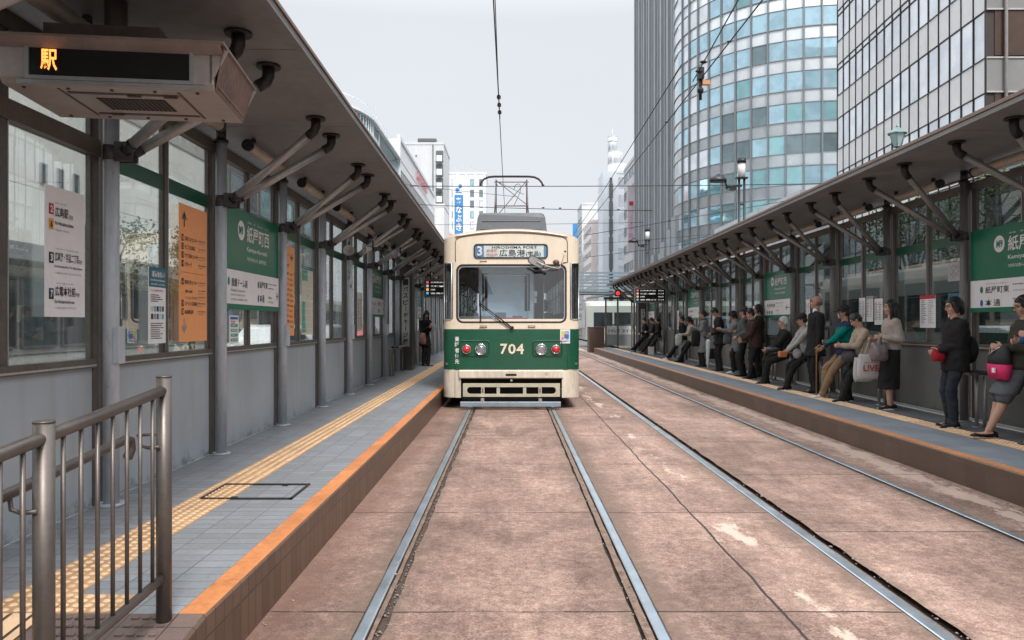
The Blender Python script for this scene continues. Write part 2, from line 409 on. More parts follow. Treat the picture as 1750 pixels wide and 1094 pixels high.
for a, b_, ja, jb in segs: strip(tb, a, b_, Y0, Y1, 0, ja, jb)
tb.obj('track_bed', ROAD, kind='structure', clean=False)
gv = MB()
strip(gv, -1.3, 4.24, Y0, Y1, -.045)
gv.obj('groove_fill', mat('groove_dirt', (.085, .058, .045), .95, 0, .35, 14, 45, .9), kind='structure', clean=False)
ri = MB()
for xa, xb in ((-.70, -.675), (.655, .70), (2.15, 2.175), (3.555, 3.565)): strip(ri, xa, xb, Y0, Y1, -.012, .004, .006)
ri.obj('groove_lip', mat('groove_lip', (.20, .135, .10), .9, 0, .35, 12, 50, .8, rust=.6), kind='structure', clean=False)
for xa, xb in ((-.767, -.706), (.706, .767), (2.068, 2.145), (3.57, 3.63)):
    r = MB()
    pr = [(xa, -.04), (xa, .002), (xa + .008, .006), (xb - .008, .006), (xb, .002), (xb, -.04)]
    r.prism(pr, 'y', Y0, Y1)
    for i, f in enumerate(r.f): r.m[i] = 0 if i in (1, 2, 3) else 1
    r.obj('tram_rail', [RAIL, RAILS], kind='structure')
rb = random.Random(3); pb = MB()
for i in range(900):
    y = 2.6 + rb.random() ** 1.8 * 14; x = rb.choice((-.665, -.665, -.66, .655, 2.2, -1.24, 4.18)) + rb.gauss(0, .025)
    s_ = rb.uniform(.003, .009) * (1.5 if rb.random() < .1 else 1); z = -.04 if -.7 < x < -.63 else .0
    pb.ell((x, y, z + s_ * .4), (s_, s_ * rb.uniform(.7, 1.3), s_ * .6), 5, 3)
pb.obj('gravel_grit', mat('grit', (.30, .25, .22), .9, 0, .4, 40), kind='stuff', clean=False)
# side roads and pavements
for nm, a, b_ in (('road', -15.0, -3.4), ('road', 6.9, 20.5)):
    q = MB(); q.quad((a, -60, 0), (b_, -60, 0), (b_, 480, 0), (a, 480, 0)); q.obj(nm, ASPH, kind='structure')
for a, b_ in ((-22, -15), (20.5, 24)):
    q = MB(); q.box(a, b_, -60, 480, -.1, .13); bevel(q.obj('pavement', mat('pavement', (.24, .235, .225), .8, 0, .15, 1.5, 40, .2), kind='structure'), .02)
q = MB()
for k in range(-6, 40):
    for xx in (-9.2, 13.6): q.quad((xx, k * 9, .004), (xx + .15, k * 9, .004), (xx + .15, k * 9 + 5, .004), (xx, k * 9 + 5, .004))
q.obj('lane_marking', mat('white_marking', (.7, .7, .68), .7, 0, .2, 6), kind='structure', clean=False)
# left platform : flat from Y=3.11, ramp towards the camera
YR = 3.11
def zl(y): return PL - max(0, YR - y) * .115
p = MB()
p.add([(-3.35, YR, PL), (-1.40, YR, PL), (-1.40, 37, PL), (-3.35, 37, PL)], [(0, 1, 2, 3)])
p.obj('platform_left', TILE, kind='structure')
p = MB()
p.mi(0).add([(-3.35, .6, zl(.6)), (-1.40, .6, zl(.6)), (-1.40, YR, PL), (-3.35, YR, PL)], [(0, 1, 2, 3)])
p.add([(-1.398, .6, zl(.6)), (-1.293, .6, zl(.6)), (-1.293, YR, PL), (-1.398, YR, PL)], [(0, 1, 2, 3)])
p.obj('platform_ramp', TILED, kind='structure')
k = MB()
k.mi(0).add([(-1.28, YR, -.05), (-1.28, 37, -.05), (-1.28, 37, PL - .012), (-1.28, YR, PL - .012)], [(0, 1, 2, 3)])
k.add([(-1.28, .6, -.05), (-1.28, YR, -.05), (-1.28, YR, PL - .012), (-1.28, .6, zl(.6) - .012)], [(0, 1, 2, 3)])
k.add([(-3.35, 37, -.05), (-1.28, 37, -.05), (-1.28, 37, PL - .012), (-3.35, 37, PL - .012)], [(3, 2, 1, 0)])
k.add([(-1.28, YR, PL - .012), (-1.28, 37, PL - .012), (-1.293, 37, PL), (-1.293, YR, PL)], [(0, 1, 2, 3)])
k.add([(-1.28, .6, zl(.6) - .012), (-1.28, YR, PL - .012), (-1.293, YR, PL), (-1.293, .6, zl(.6))], [(0, 1, 2, 3)])
k.obj('kerb_left', KERB, kind='structure')
e = MB(); e.box(-1.40, -1.288, YR, 37, PL - .008, PL + .003); bevel(e.obj('edge_stripe_left', ORNG, kind='structure'), .002, 1)
# right platform
p = MB(); p.quad((4.36, -20, PR), (6.9, -20, PR), (6.9, 38, PR), (4.36, 38, PR)); p.obj('platform_right', TILER, kind='structure')
k = MB()
k.add([(4.235, -20, -.05), (4.235, 38, -.05), (4.235, 38, PR - .012), (4.235, -20, PR - .012)], [(3, 2, 1, 0)])
k.add([(4.235, -20, PR - .012), (4.235, 38, PR - .012), (4.248, 38, PR), (4.248, -20, PR)], [(3, 2, 1, 0)])
k.add([(4.235, 38, -.05), (6.9, 38, -.05), (6.9, 38, PR), (4.235, 38, PR - .012)], [(0, 1, 2, 3)])
k.add([(6.9, 38, -.05), (6.9, -20, -.05), (6.9, -20, PR), (6.9, 38, PR)], [(0, 1, 2, 3)])
k.obj('kerb_right', KERBR, kind='structure')
e = MB(); e.box(4.243, 4.36, -20, 38, PR - .008, PR + .003); e.obj('edge_stripe_right', ORNR, kind='structure')
e = MB(); e.quad((5.31, -20, PR + .004), (6.2, -20, PR + .004), (6.2, 38, PR + .004), (5.31, 38, PR + .004))
e.obj('platform_back_strip', mat('dark_paving', (.10, .10, .105), .7, 0, .2, 3, 60, .3), kind='structure')
# tactile paving
def dome(mb, x, y, z, r=.014, h=.005, n=8):
    vs = [(x + r * cos(2 * pi * i / n), y + r * sin(2 * pi * i / n), z) for i in range(n)] + [(x + r * .62 * cos(2 * pi * i / n), y + r * .62 * sin(2 * pi * i / n), z + h) for i in range(n)]
    mb.add(vs, [(i, (i + 1) % n, n + (i + 1) % n, n + i) for i in range(n)] + [tuple(range(n, 2 * n))])
def tactile(name, xa, xb, y0, ydot, y1, z, extra=None):
    t = MB(); t.box(xa, xb, y0, y1, z - .01, z + .004); t.mi(1)
    y = y0 + .03
    w = xb - xa
    while y < ydot:
        for i in range(5): dome(t, xa + w * (i + .5) / 5, y, z + .004, .019)
        y += .057
    y = max(y0, ydot) + .01
    while y < y1 - .1:
        l = .28 if y < 16 else min(3.0, y1 - y)
        for i in range(4):
            cx = xa + w * (i + .5) / 4
            t.prism([(cx - .017, z + .004), (cx + .017, z + .004), (cx + .010, z + .010), (cx - .010, z + .010)], 'y', y, y + l)
        y += l + .02
    if extra: extra(t)
    return t.obj(name, [YELB, YEL], kind='structure', clean=False)
def branch(t):
    t.mi(0).box(-1.946, -1.64, YR + .002, YR + .215, PL - .01, PL + .004); t.mi(1)
    for i in range(6):
        for j in range(4): dome(t, -1.93 + .052 * i, YR + .03 + j * .052, PL + .004, .019)
tactile('tactile_paving_left', -2.24, -1.95, YR, 5.6, 36.5, PL, branch)
tactile('tactile_paving_right', 5.03, 5.29, -6, 9.4, 37.2, PR)
t = MB(); M_ = Matrix.Identity(4)
for xa, xb, nb in ((-2.24, -1.95, 3),):
    for i in range(nb + 1):
        cx = xa + (xb - xa) * i / nb
        t.add([(cx - .04 if i else cx, .8, zl(.8) + .006), (cx + .04 if i < nb else cx, .8, zl(.8) + .006), (cx + .04 if i < nb else cx, YR - .01, PL + .006), (cx - .04 if i else cx, YR - .01, PL + .006)], [(0, 1, 2, 3)])
t.obj('tactile_paving_ramp', YEL, kind='structure', clean=False)
t = MB()                                                        # raised grip studs on the ramp
for j in range(22):
    for i in range(9):
        x = -1.9 + i * .045 + (.1 if i > 4 else 0); y = YR - .03 - j * .065; z = zl(y)
        t.box(x, x + .03, y - .02, y + .0, z, z + .004)
t.obj('ramp_grip_studs', TILED, kind='structure', clean=False)
# access hatch in the left platform
h = MB()
for a in ((-2.16, -1.52, 5.12, 5.135), (-2.16, -1.52, 5.575, 5.59), (-2.16, -2.145, 5.12, 5.59), (-1.535, -1.52, 5.12, 5.59)):
    h.box(a[0], a[1], a[2], a[3], PL, PL + .0125 if a[0] < -2 and a[1] < -1.6 else PL + .0125)
h.box(-1.95, -1.91, 5.13, 5.16, PL, PL + .014); h.box(-1.72, -1.68, 5.545, 5.575, PL, PL + .014)
tag(h.obj('access_hatch', mat('hatch_frame', (.05, .048, .045), .5, .4, .3, 9)), 'dark framed rectangular access hatch let into the left platform tiles', 'hatch')

# ------------------------------------------------------------------ shelters
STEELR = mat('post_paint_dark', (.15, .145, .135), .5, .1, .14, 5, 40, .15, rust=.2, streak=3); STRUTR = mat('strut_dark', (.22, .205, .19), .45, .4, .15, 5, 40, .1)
def shelter(side, name, label, us, rot, Z0, pitch, k0, k1, zs, zp, reach, dz, panm, skip=()):
    """side -1/+1; us = (edge, strut end, post, wall) distances from the axis; posts k0..k1; zs soffit height"""
    root = empty(name, (0, 0, 0), rot, label=label, category='platform shelter')
    s = side; ue, ust, up, uw = us
    X = lambda u: s * u
    ya, yb = Z0 + pitch * k0 - .7, Z0 + pitch * k1 + .7
    # roof: sheet above, soffit panels with open joints, fascia at the track side
    r = MB(); r.box(X(ue + .03), X(uw + .22), ya, yb, zs + .03, zs + .075); r.obj('roof_sheet', mat('roof_sheet', (.25, .25, .25), .6, .2), root)
    sf = MB(); yy = [ya] + [Z0 + pitch * k for k in range(k0, k1 + 1)] + [yb]
    for a, b_ in zip(yy[:-1], yy[1:]): sf.box(X(ue + .05), X(uw + .2), a + .005, b_ - .005, zs, zs + .028)
    bevel(sf.obj('soffit', SOFF, root), .003, 1)
    fa = MB()
    fa.prism([(X(ue), zs - .012), (X(ue + .045), zs - .012), (X(ue + .045), zs + .028), (X(ue), zs + .035)], 'y', ya, yb)
    fa.mi(1).box(X(ue - .012), X(ue + .04), ya, yb, zs + .04, zs + .062)
    fa.mi(0).box(X(ue + .01), X(ue + .04), ya, yb, zs + .062, zs + .085)
    fa.mi(1).box(X(uw + .2), X(uw + .235), ya, yb, zs - .02, zs + .08)
    fa.obj('fascia', [SOFF, mat('fascia_trim', (.26, .17, .13), .4, .4)], root)
    hd = zs - .28 + (.03 if s > 0 else .04)
    # header beam and sill beam run the whole length, butted between posts
    pitchk = range(k0, k1)
    for k in range(k0, k1 + 1):
        y = Z0 + pitch * k
        po = MB(); po.cyl((X(up), y, zp + .008), (X(up), y, zs - .14), .05, 18)
        po.mi(1).cyl((X(up), y, zs - .14), (X(up), y, zs - .004), .045, 16)
        po.mi(1).cyl((X(up), y, zs - .16), (X(up), y, zs - .13), .066, 16)
        po.mi(0).cyl((X(up), y, zp), (X(up), y, zp + .02), .085, 18)
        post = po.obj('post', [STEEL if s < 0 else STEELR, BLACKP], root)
        if k % 2 == 0:
            jb = MB(); jb.bbox(X(up - .075), X(up - .03), y - .045, y + .045, zp + .95, zp + 1.2, .008)
            jb.obj('junction_box', STEEL if s < 0 else STEELR, post)
        br = MB(); zb = zp + 2.36
        br.box(X(up - .16), X(up - .04), y - .045, y - .03, zb - .06, zb + .07); br.box(X(up - .16), X(up - .04), y + .03, y + .045, zb - .06, zb + .07)
        br.cyl((X(up - .12), y - .06, zb), (X(up - .12), y + .06, zb), .028, 10)
        br.cyl((X(up), y, zb - .05), (X(up), y, zb + .05), .054, 16)
        br.obj('bracket', mat('bracket_steel', (.07, .062, .058), .5, .3, .2, 6), post)
        for q in (-1, 1):
            st = MB(); e_ = V((X(ust), y + q * dz, zs - .11)); b0 = V((X(up - .12), y + q * .045, zb + .01))
            d = (e_ - b0).normalized()
            st.cyl(b0, e_ - d * .05, .036, 14)
            st.mi(1).cyl(b0 - d * .01, b0 + d * .07, .041, 12)
            st.tube([e_ - d * .09, e_ - d * .02, e_ + V((0, 0, .03)), e_ + V((0, 0, .105))], .043, 12)
            st.cyl(e_ + V((0, 0, .09)), e_ + V((0, 0, .106)), .085, 14)
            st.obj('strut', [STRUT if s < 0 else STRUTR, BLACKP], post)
    for k in pitchk:
        a, b_ = Z0 + pitch * k + .058, Z0 + pitch * (k + 1) - .058; mid = (a + b_) / 2
        if k in skip: continue
        zsill = zp + .96
        pn = MB(); z0 = zp + (.015 if s < 0 else .055)
        pn.box(X(uw), X(uw + .03), a + .012, b_ - .012, z0, zsill - .03)
        pn.mi(1).box(X(uw - .012), X(uw + .04), a - .03, a + .03, z0, hd); pn.box(X(uw - .012), X(uw + .04), b_ - .03, b_ + .03, z0, hd)
        pn.obj('wall_panel', [panm, FRAME], root)
        wf = MB()
        wf.mi(0).box(X(uw - .03), X(uw + .05), a + .03, b_ - .03, zsill - .03, zsill + .03)
        wf.mi(1).box(X(uw - .033), X(uw - .018), a + .03, b_ - .03, zsill - .02, zsill - .008)
        wf.mi(0).box(X(uw - .02), X(uw + .045), a - .05, b_ + .05, hd, hd + .1)
        wf.box(X(uw - .01), X(uw + .04), mid - .026, mid + .026, zsill + .03, hd)
        for c_, d_ in ((a + .03, mid - .026), (mid + .026, b_ - .03)):
            wf.mi(0).box(X(uw + .0), X(uw + .03), c_, c_ + .022, zsill + .03, hd); wf.box(X(uw), X(uw + .03), d_ - .022, d_, zsill + .03, hd)
            wf.mi(1).box(X(uw - .004), X(uw + .0), c_ + .022, c_ + .03, zsill + .03, hd)
        if k == k0 + KB and s < 0: wf.mi(0).box(X(uw - .03), X(uw + .05), a - .03, b_ + .03, 2.63, 2.74)
        w_ = wf.obj('window_frame', [FRAME, SIL], root)
        gp = MB(); gp.box(X(uw + .012), X(uw + .018), a + .05, b_ - .05, zsill + .028, hd - .0)
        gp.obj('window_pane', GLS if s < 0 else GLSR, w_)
        if not (k == k0 + KB and s < 0):
            gf = MB(); gf.box(X(uw + .004), X(uw + .009), a + .035, mid - .028, zp + 2.28, zp + 2.4); gf.box(X(uw + .004), X(uw + .009), mid + .028, b_ - .035, zp + 2.28, zp + 2.4)
            gf.obj('green_band', GREENF, w_)
        lm = MB(); lx = uw - .22
        lm.cyl((X(lx), a + .28, zs - .1), (X(lx), b_ - .38, zs - .1), .055, 14)
        lm.mi(1).cyl((X(lx), a + .24, zs - .1), (X(lx), a + .28, zs - .1), .058, 14); lm.cyl((X(lx), b_ - .38, zs - .1), (X(lx), b_ - .34, zs - .1), .058, 14)
        lm.mi(1).box(X(lx - .02), X(lx + .02), a + .4, a + .44, zs - .06, zs - .002); lm.box(X(lx - .02), X(lx + .02), b_ - .5, b_ - .46, zs - .06, zs - .002)
        lm.obj('lamp', [LAMPT, BLACKP], root)
    return root
KB = 2
LZ0, LP_ = 4.99, 1.94
RZ0, RP_ = 9.5, 2.0
shelter(-1, 'tram_shelter', 'left platform shelter with grey lower panels, strutted soffit and large posters', (1.33, 1.665, 2.62, 2.70), .0125, LZ0, LP_, -3, 16, 3.36, PL, 0, .3, PANL)
KB = -99
shelter(1, 'tram_shelter', 'right platform shelter with dark lower panels behind the row of waiting people', (4.30, 4.62, 5.61, 5.70), -.016, RZ0, RP_, -5, 14, 3.46, PR, 0, .46, PANR)
q = MB(); q.box(5.83, 5.95, -5, 37, PR, PR + .04)
q.M = Matrix.Rotation(-.016, 4, 'Z')
q = MB(); q.M = Matrix.Rotation(-.016, 4, 'Z'); q.box(5.80, 6.05, -5, 37.5, PR, PR + .05)
q.obj('gap_light_strip', mat('gap_light_pale', (.72, .70, .66), .8, 0, .15, 5, 40, .2), kind='structure')  # added pale strip, daylight leaking under the panels put into its colour
# ------------------------------------------------------------------ signs and posters
WHT = mat('sign_white', (.80, .78, .78), .45, 0, .05, 2); INK = mat('ink_black', (.02, .02, .022), .5)
GRN = mat('sign_green', (.010, .155, .085), .35, 0, .1, 1.2); ORG = mat('poster_orange', (.86, .36, .13), .5, 0, .06, 1.5)
RED = mat('sign_red', (.45, .03, .03), .5); YLW = mat('sign_yellow', (.8, .36, .03), .5); NAVY = mat('sign_navy', (.02, .03, .06), .5)
TEAL = mat('poster_teal', (.02, .14, .19), .5); SKYB = mat('poster_blue', (.12, .42, .6), .5); MAPG = mat('map_green', (.05, .34, .25), .5)
MAPB = mat('map_beige', (.62, .60, .48), .5, 0, .1, 9); GRY = mat('ink_grey', (.33, .32, .33), .5)
def wallsign(name, side, y0, y1, z0, z1, mats, label, cat, group=None, t=.006, off=None):
    """a board on the shelter glass; y0..y1 near to far. Returns object whose local plane is (u right, v up, n out)"""
    w, h = abs(y1 - y0), z1 - z0
    mb = MB(); mb.box(0, w, 0, h, -t, 0)
    o = mb.obj(name, mats)
    rot = .0125 if side < 0 else -.016
    u = (2.70 - .022 if side < 0 else 5.70 - .022) if off is None else off
    y = y0 if side < 0 else y1
    loc = Matrix.Rotation(rot, 4, 'Z') @ V((side * u, y, z0))
    place(o, 'L' if side < 0 else 'R', loc, rot); tag(o, label, cat, group)
    return o, w, h
def lettering(o, mb, mats, name='lettering'):
    return mb.obj(name, mats, o, clean=False)
def lines(mb, x, y, w, n, dy, h, mi, seed=0, n_=.0035):
    r = random.Random(seed)
    for i in range(n):
        ww = w * r.uniform(.55, 1); xx = x
        while xx < x + ww:
            l = r.uniform(.012, .04) * max(1, w / .4); l = min(l, x + ww - xx)
            mb.mi(mi); flat(mb, xx, xx + l, y - i * dy, y - i * dy + h, n_); xx += l + .006
# route poster
o, w, h = wallsign('route_poster', -1, 4.37, 4.78, 1.56, 2.34, WHT, 'tall white route poster listing lines 2, 6, 3 and 7 in the nearest left window', 'poster')
m = MB()
for (yy, num, mi, bg) in ((.655, '2', 1, 1), (.565, '6', 0, 2), (.365, '3', 1, 3), (.125 + .025, '7', 1, 3)):
    m.mi({1: 2, 2: 3, 3: 4}[bg]); flat(m, .032, .078, yy - .045, yy + .02, .002)
    put_text(m, num, .055, yy - .034, .043, .022, .03, 0 if num == '6' else 1, .004, 'c')
put_text(m, '広島駅', .09, .60, .062, .135, .012, 0); put_text(m, '行き', .232, .60, .03, .04, .02, 0)
put_text(m, 'For Hiroshima Station', .09, .553, .022, .19, .025, 0); put_text(m, '广岛站方向   히로시마역', .09, .515, .015, .14, .01, 5)
put_text(m, 'ひろしまえき', .09, .68, .009, .11, .005, 0)
put_text(m, '広島港・宇品二丁目', .088, .335, .055, .245, .012, 0); put_text(m, '行き', .338, .335, .026, .035, .02, 0)
put_text(m, 'For Hiroshima Port / For Ujina 2-chome', .085, .292, .02, .29, .02, 0); put_text(m, '广岛港方向 宇品二丁目方向 히로시마항', .085, .258, .013, .28, .008, 5)
put_text(m, 'ひろしまこう  うじなにちょうめ', .09, .405, .009, .24, .005, 0)
put_text(m, '広電本社前', .09, .125, .06, .21, .012, 0); put_text(m, '行き', .304, .125, .028, .04, .02, 0)
put_text(m, 'For Hiroden-honsha-mae', .088, .082, .02, .2, .02, 0); put_text(m, '广电本社前方向 히로덴본사앞', .088, .048, .013, .22, .008, 5)
put_text(m, 'ひろでんほんしゃまえ', .1, .198, .009, .18, .005, 0)
lettering(o, m, [INK, WHT, RED, YLW, NAVY, GRY])
# blue and white fare notice
def fare_notice(side, y0, y1, z0, z1, label, grp=None):
    o, w, h = wallsign('fare_notice', side, y0, y1, z0, z1, WHT, label, 'notice', grp)
    m = MB(); m.mi(1); flat(m, 0, w, h * .74, h, .002)
    put_text(m, '運賃後払い', w * .14, h * .87, h * .08, w * .78, .012, 0); put_text(m, 'Fare Deferred Payment', w * .08, h * .81, h * .035, w * .84, .02, 0)
    put_text(m, '后付车费  요금 후불', w * .1, h * .765, h * .022, w * .8, .01, 0)
    put_text(m, 'きっぷはありません', w * .12, h * .68, h * .03, w * .7, .02, 2)
    lines(m, w * .1, h * .63, w * .75, 4, h * .027, h * .011, 3, 1)
    for r_ in (0, 1):
        for c_ in range(5):
            m.mi((4, 5, 3, 6, 1)[(c_ + r_ * 2) % 5]); flat(m, w * (.12 + .16 * c_), w * (.24 + .16 * c_), h * (.42 - r_ * .1), h * (.49 - r_ * .1), .002)
    lines(m, w * .1, h * .26, w * .75, 8, h * .028, h * .011, 3, 2)
    lettering(o, m, [WHT, TEAL, RED, INK, MAPB, SKYB, GRY])
fare_notice(-1, 5.64, 5.92, 1.365, 1.955, 'narrow white and teal fare notice left of the orange poster')
# orange direction posters
def orange(y0, y1, z0, z1, label, full):
    o, w, h = wallsign('direction_poster', -1, y0, y1, z0, z1, ORG, label, 'poster')
    m = MB()
    def arrow(x, y, d, L_=.12, r=0):
        if r == 0:
            m.add([(x - .008, y, .003), (x + .008, y, .003), (x + .008, y + d * L_, .003), (x - .008, y + d * L_, .003)], [(0, 1, 2, 3)])
            for s_ in (-1, 1): m.add([(x, y + d * (L_ + .012), .004), (x + s_ * .045, y + d * (L_ - .055), .004), (x + s_ * .032, y + d * (L_ - .065), .004), (x, y + d * (L_ - .016), .004)], [(0, 1, 2, 3)])
        else:
            m.add([(x, y - .008, .003), (x + L_, y - .008, .003), (x + L_, y + .008, .003), (x, y + .008, .003)], [(0, 1, 2, 3)])
            for s_ in (-1, 1): m.add([(x + L_ + .012, y, .004), (x + L_ - .055, y + s_ * .045, .004), (x + L_ - .065, y + s_ * .032, .004), (x + L_ - .016, y, .004)], [(0, 1, 2, 3)])
    rows = [('広島バスセンター', 'Hiroshima Bus Center'), ('そごう広島店', 'Sogo Hiroshima'), ('アクア広島センター街', 'Aqua Hiroshima Center-gai'), ('パセーラ', 'Pacela'), None,
            ('県民文化センター', 'Prefectural Culture Center'), ('鯉城会館', 'Rijo Kaikan'), ('アーバンビューグランドタワー', 'Urban View Grand Tower'), ('エディオン広島本店', 'Main Store'), ('本通商店街', 'Hondori Street')]
    if full:
        m.mi(0); arrow(w * .16, h - .19, 1)
        y = h - .30
        for i, r_ in enumerate(rows):
            if r_ is None:
                m.mi(0); flat(m, w * .06, w * .9, y + .015, y + .017, .003); y -= .08; continue
            ind = i in (6, 7)
            if not ind:
                m.mi(0); flat(m, w * .07, w * .14, y - .01, y + .045, .002)
                put_text(m, 'ABCDEFGHIJ'[i] if 0 else str(i % 9 + 1), w * .105, y, .032, w * .035, .02, 1, .004, 'c')
            put_text(m, r_[0], w * (.17 if not ind else .19), y - .004, .038 if not ind else .026, w * min(.46, .062 * len(r_[0])), .013, 0)
            put_text(m, r_[1], w * .66, y + .016, .012, w * .27, .015, 0); lines(m, w * .66, y - .004, w * .25, 1, .02, .007, 2, i)
            y -= .072 if not ind else .055
        arrow(w * .16, .20, -1)
    else:
        m.mi(0); arrow(w * .66, h - .14, 1, .1, 1)
        put_text(m, '広島そごう', w * .1, h - .13, .035, w * .45, .02, 0); put_text(m, 'パルコ前', w * .1, h - .26, .035, w * .45, .02, 0)
        for i in range(11):
            y = h - .36 - i * .066
            put_text(m, ('市民球場跡', '原爆ドーム', '平和公園', '商工会議所', '県庁', '合同庁舎', 'ひろしま美術館', '中央公園', '広島城', '図書館', '県立体育館')[i], w * .06, y, .03, w * .5, .025, 0)
            lines(m, w * .62, y + .012, w * .32, 2, .014, .006, 0, i)
    lettering(o, m, [INK, ORG, GRY])
orange(6.17, 6.74, 1.365, 2.525, 'large orange direction poster with arrows pointing up and down', True)
orange(9.0, 9.56, 1.365, 2.49, 'narrower orange poster with an arrow pointing right beside the map', False)
# area map
o, w, h = wallsign('area_map', -1, 9.92, 10.5, 1.37, 2.30, MAPB, 'pale green and beige area map in two sheets on the left glass', 'map')
m = MB(); m.mi(2); flat(m, 0, w, h - .045, h, .002); m.mi(0); flat(m, .02, w * .5, h * .78, h * .94, .002)
m.add([(.02, .03, .002), (w * .36, .03, .002), (w * .28, h * .3, .002), (w * .3, h * .48, .002), (.02, h * .48, .002)], [(0, 1, 2, 3, 4)])
m.mi(1); flat(m, 0, w, h * .495, h * .505, .003)
for i in range(7): flat(m, w * (.2 + .1 * i), w * (.21 + .1 * i), .04, h * .9, .0025)
for i in range(9): flat(m, w * .1, w * .95, h * (.08 + .1 * i), h * (.085 + .1 * i), .0025)
m.mi(3); flat(m, w * .45, w * .52, h * .56, h * .58, .004); lettering(o, m, [MAPG, WHT, TEAL, RED])
m = MB()
put_text(m, '周辺案内図 Area Map', .03, h - .035, .024, w * .6, .02, 0); lettering(o, m, [WHT])
# green station boards
def station(side, k, Z0, pitch, label, detail=2):
    a, b_ = Z0 + pitch * k + .06, Z0 + pitch * (k + 1) - .06
    o, w, h = wallsign('station_sign', side, a, b_, 1.66, 2.68, GRN, label, 'station sign', 'green station name boards', t=.02, off=(2.70 if side < 0 else 5.70) - .045)
    m = MB(); hb = h * .335; m.mi(0); flat(m, 0, w, .055, hb + .05, .002)
    disc(m, w * .31 if side < 0 else w * .30, h * .79, .1, .1, .003); put_text(m, 'M9', w * .305, h * .745, .09, .115, .02, 1, .006, 'c')
    x0 = w * .40 if side < 0 else w * .385
    nm = '紙屋町西'
    put_text(m, nm, x0, h * .69, .175, w * .40, .012, 0); put_text(m, 'かみ　や　ちょう　にし', x0 + .02, h * .885, .022, w * .37, .012, 0)
    put_text(m, 'Kamiya-cho-nishi', x0, h * .585, .062, w * .36, .012, 0, res=1 if detail < 2 else 2)
    put_text(m, '가미야초니시  纸屋町西', x0, h * .50, .045, w * .34, .01, 0)
    if detail:
        if side < 0:
            m.mi(1); disc(m, w * .12, hb * .80, .028, .042, .003); put_text(m, '原爆ドーム前', w * .16, hb * .66, .085, w * .25, .012, 2)
            put_text(m, 'Genbaku Dome-mae', w * .15, hb * .52, .028, w * .22, .01, 5); put_text(m, '(Atomic Bomb Dome)', w * .15, hb * .38, .028, w * .22, .01, 5); put_text(m, '원폭돔앞 原爆圆顶塔前', w * .15, hb * .26, .022, w * .26, .01, 5)
            xr = w * .60
            m.mi(1); disc(m, xr, hb * .82, .025, .04, .003); put_text(m, '紙屋町東', xr + .04, hb * .72, .075, w * .15, .012, 2)
            put_text(m, 'Kamiya-cho-higashi', w * .79, hb * .86, .02, w * .16, .012, 2); put_text(m, '纸屋町东', w * .79, hb * .72, .02, w * .1, .01, 2)
            m.mi(3); disc(m, xr, hb * .38, .025, .04, .003); put_text(m, '本通', xr + .04, hb * .27, .085, w * .09, .012, 2)
            put_text(m, 'Hondori', w * .79, hb * .42, .02, w * .07, .012, 2); put_text(m, '혼도리 本通', w * .79, hb * .27, .02, w * .09, .01, 2)
            m.mi(2); m.add([(w * .94, hb * .5, .003), (w * .975, hb * .5, .003), (w * .975, hb * .53, .003), (w * .94, hb * .53, .003)], [(0, 1, 2, 3)])
            for s_ in (-1, 1): m.add([(w * .985, hb * .515, .004), (w * .955, hb * (.515 + s_ * .14), .004), (w * .952, hb * (.515 + s_ * .09), .004), (w * .972, hb * .515, .004)], [(0, 1, 2, 3)])
        else:
            m.mi(1); disc(m, w * .12, hb * .80, .03, .042, .003); put_text(m, '紙屋町東', w * .16, hb * .66, .085, w * .235, .012, 2)
            put_text(m, 'かみやちょうひがし', w * .17, hb * .98, .014, w * .2, .005, 2)
            put_text(m, 'Kamiya-cho-higashi', w * .43, hb * .88, .026, w * .24, .012, 2); put_text(m, '가미야초히가시 纸屋町东', w * .43, hb * .68, .022, w * .24, .01, 5)
            m.mi(3); disc(m, w * .12, hb * .32, .03, .042, .003); put_text(m, '本 通', w * .16, hb * .2, .085, w * .15, .012, 2)
            put_text(m, 'Hondori', w * .43, hb * .4, .026, w * .09, .012, 2); put_text(m, '혼도리 本通', w * .43, hb * .2, .022, w * .12, .01, 5)
            m.mi(2)
            for s_ in (-1, 1): m.add([(w * .74, hb * .6, .004), (w * .80, hb * (.6 + s_ * .16), .004), (w * .805, hb * (.6 + s_ * .12), .004), (w * .765, hb * .6, .004)], [(0, 1, 2, 3)])
            flat(m, w * .76, w * .88, hb * .58, hb * .62, .0035)
    lettering(o, m, [WHT, mat('mark_green', (.01, .2, .13), .5), INK, mat('mark_blue', (.02, .12, .35), .5), RED, GRY])
station(-1, 1, LZ0, LP_, 'green and white station name board nearest on the left wall')
station(-1, 5, LZ0, LP_, 'green station name board on the left wall beyond the loudspeaker')
station(-1, 9, LZ0, LP_, 'farthest green station board on the left wall, past the charging column', 1)
station(1, -1, RZ0, RP_, 'large green station board cut by the right edge of the photo')
station(1, 3, RZ0, RP_, 'green station board on the right above the brown jacketed person')
station(1, 7, RZ0, RP_, 'small green station board on the right behind the person in the grey coat')
station(1, 11, RZ0, RP_, 'farthest green station board on the right, beside the leaning trio', 1)
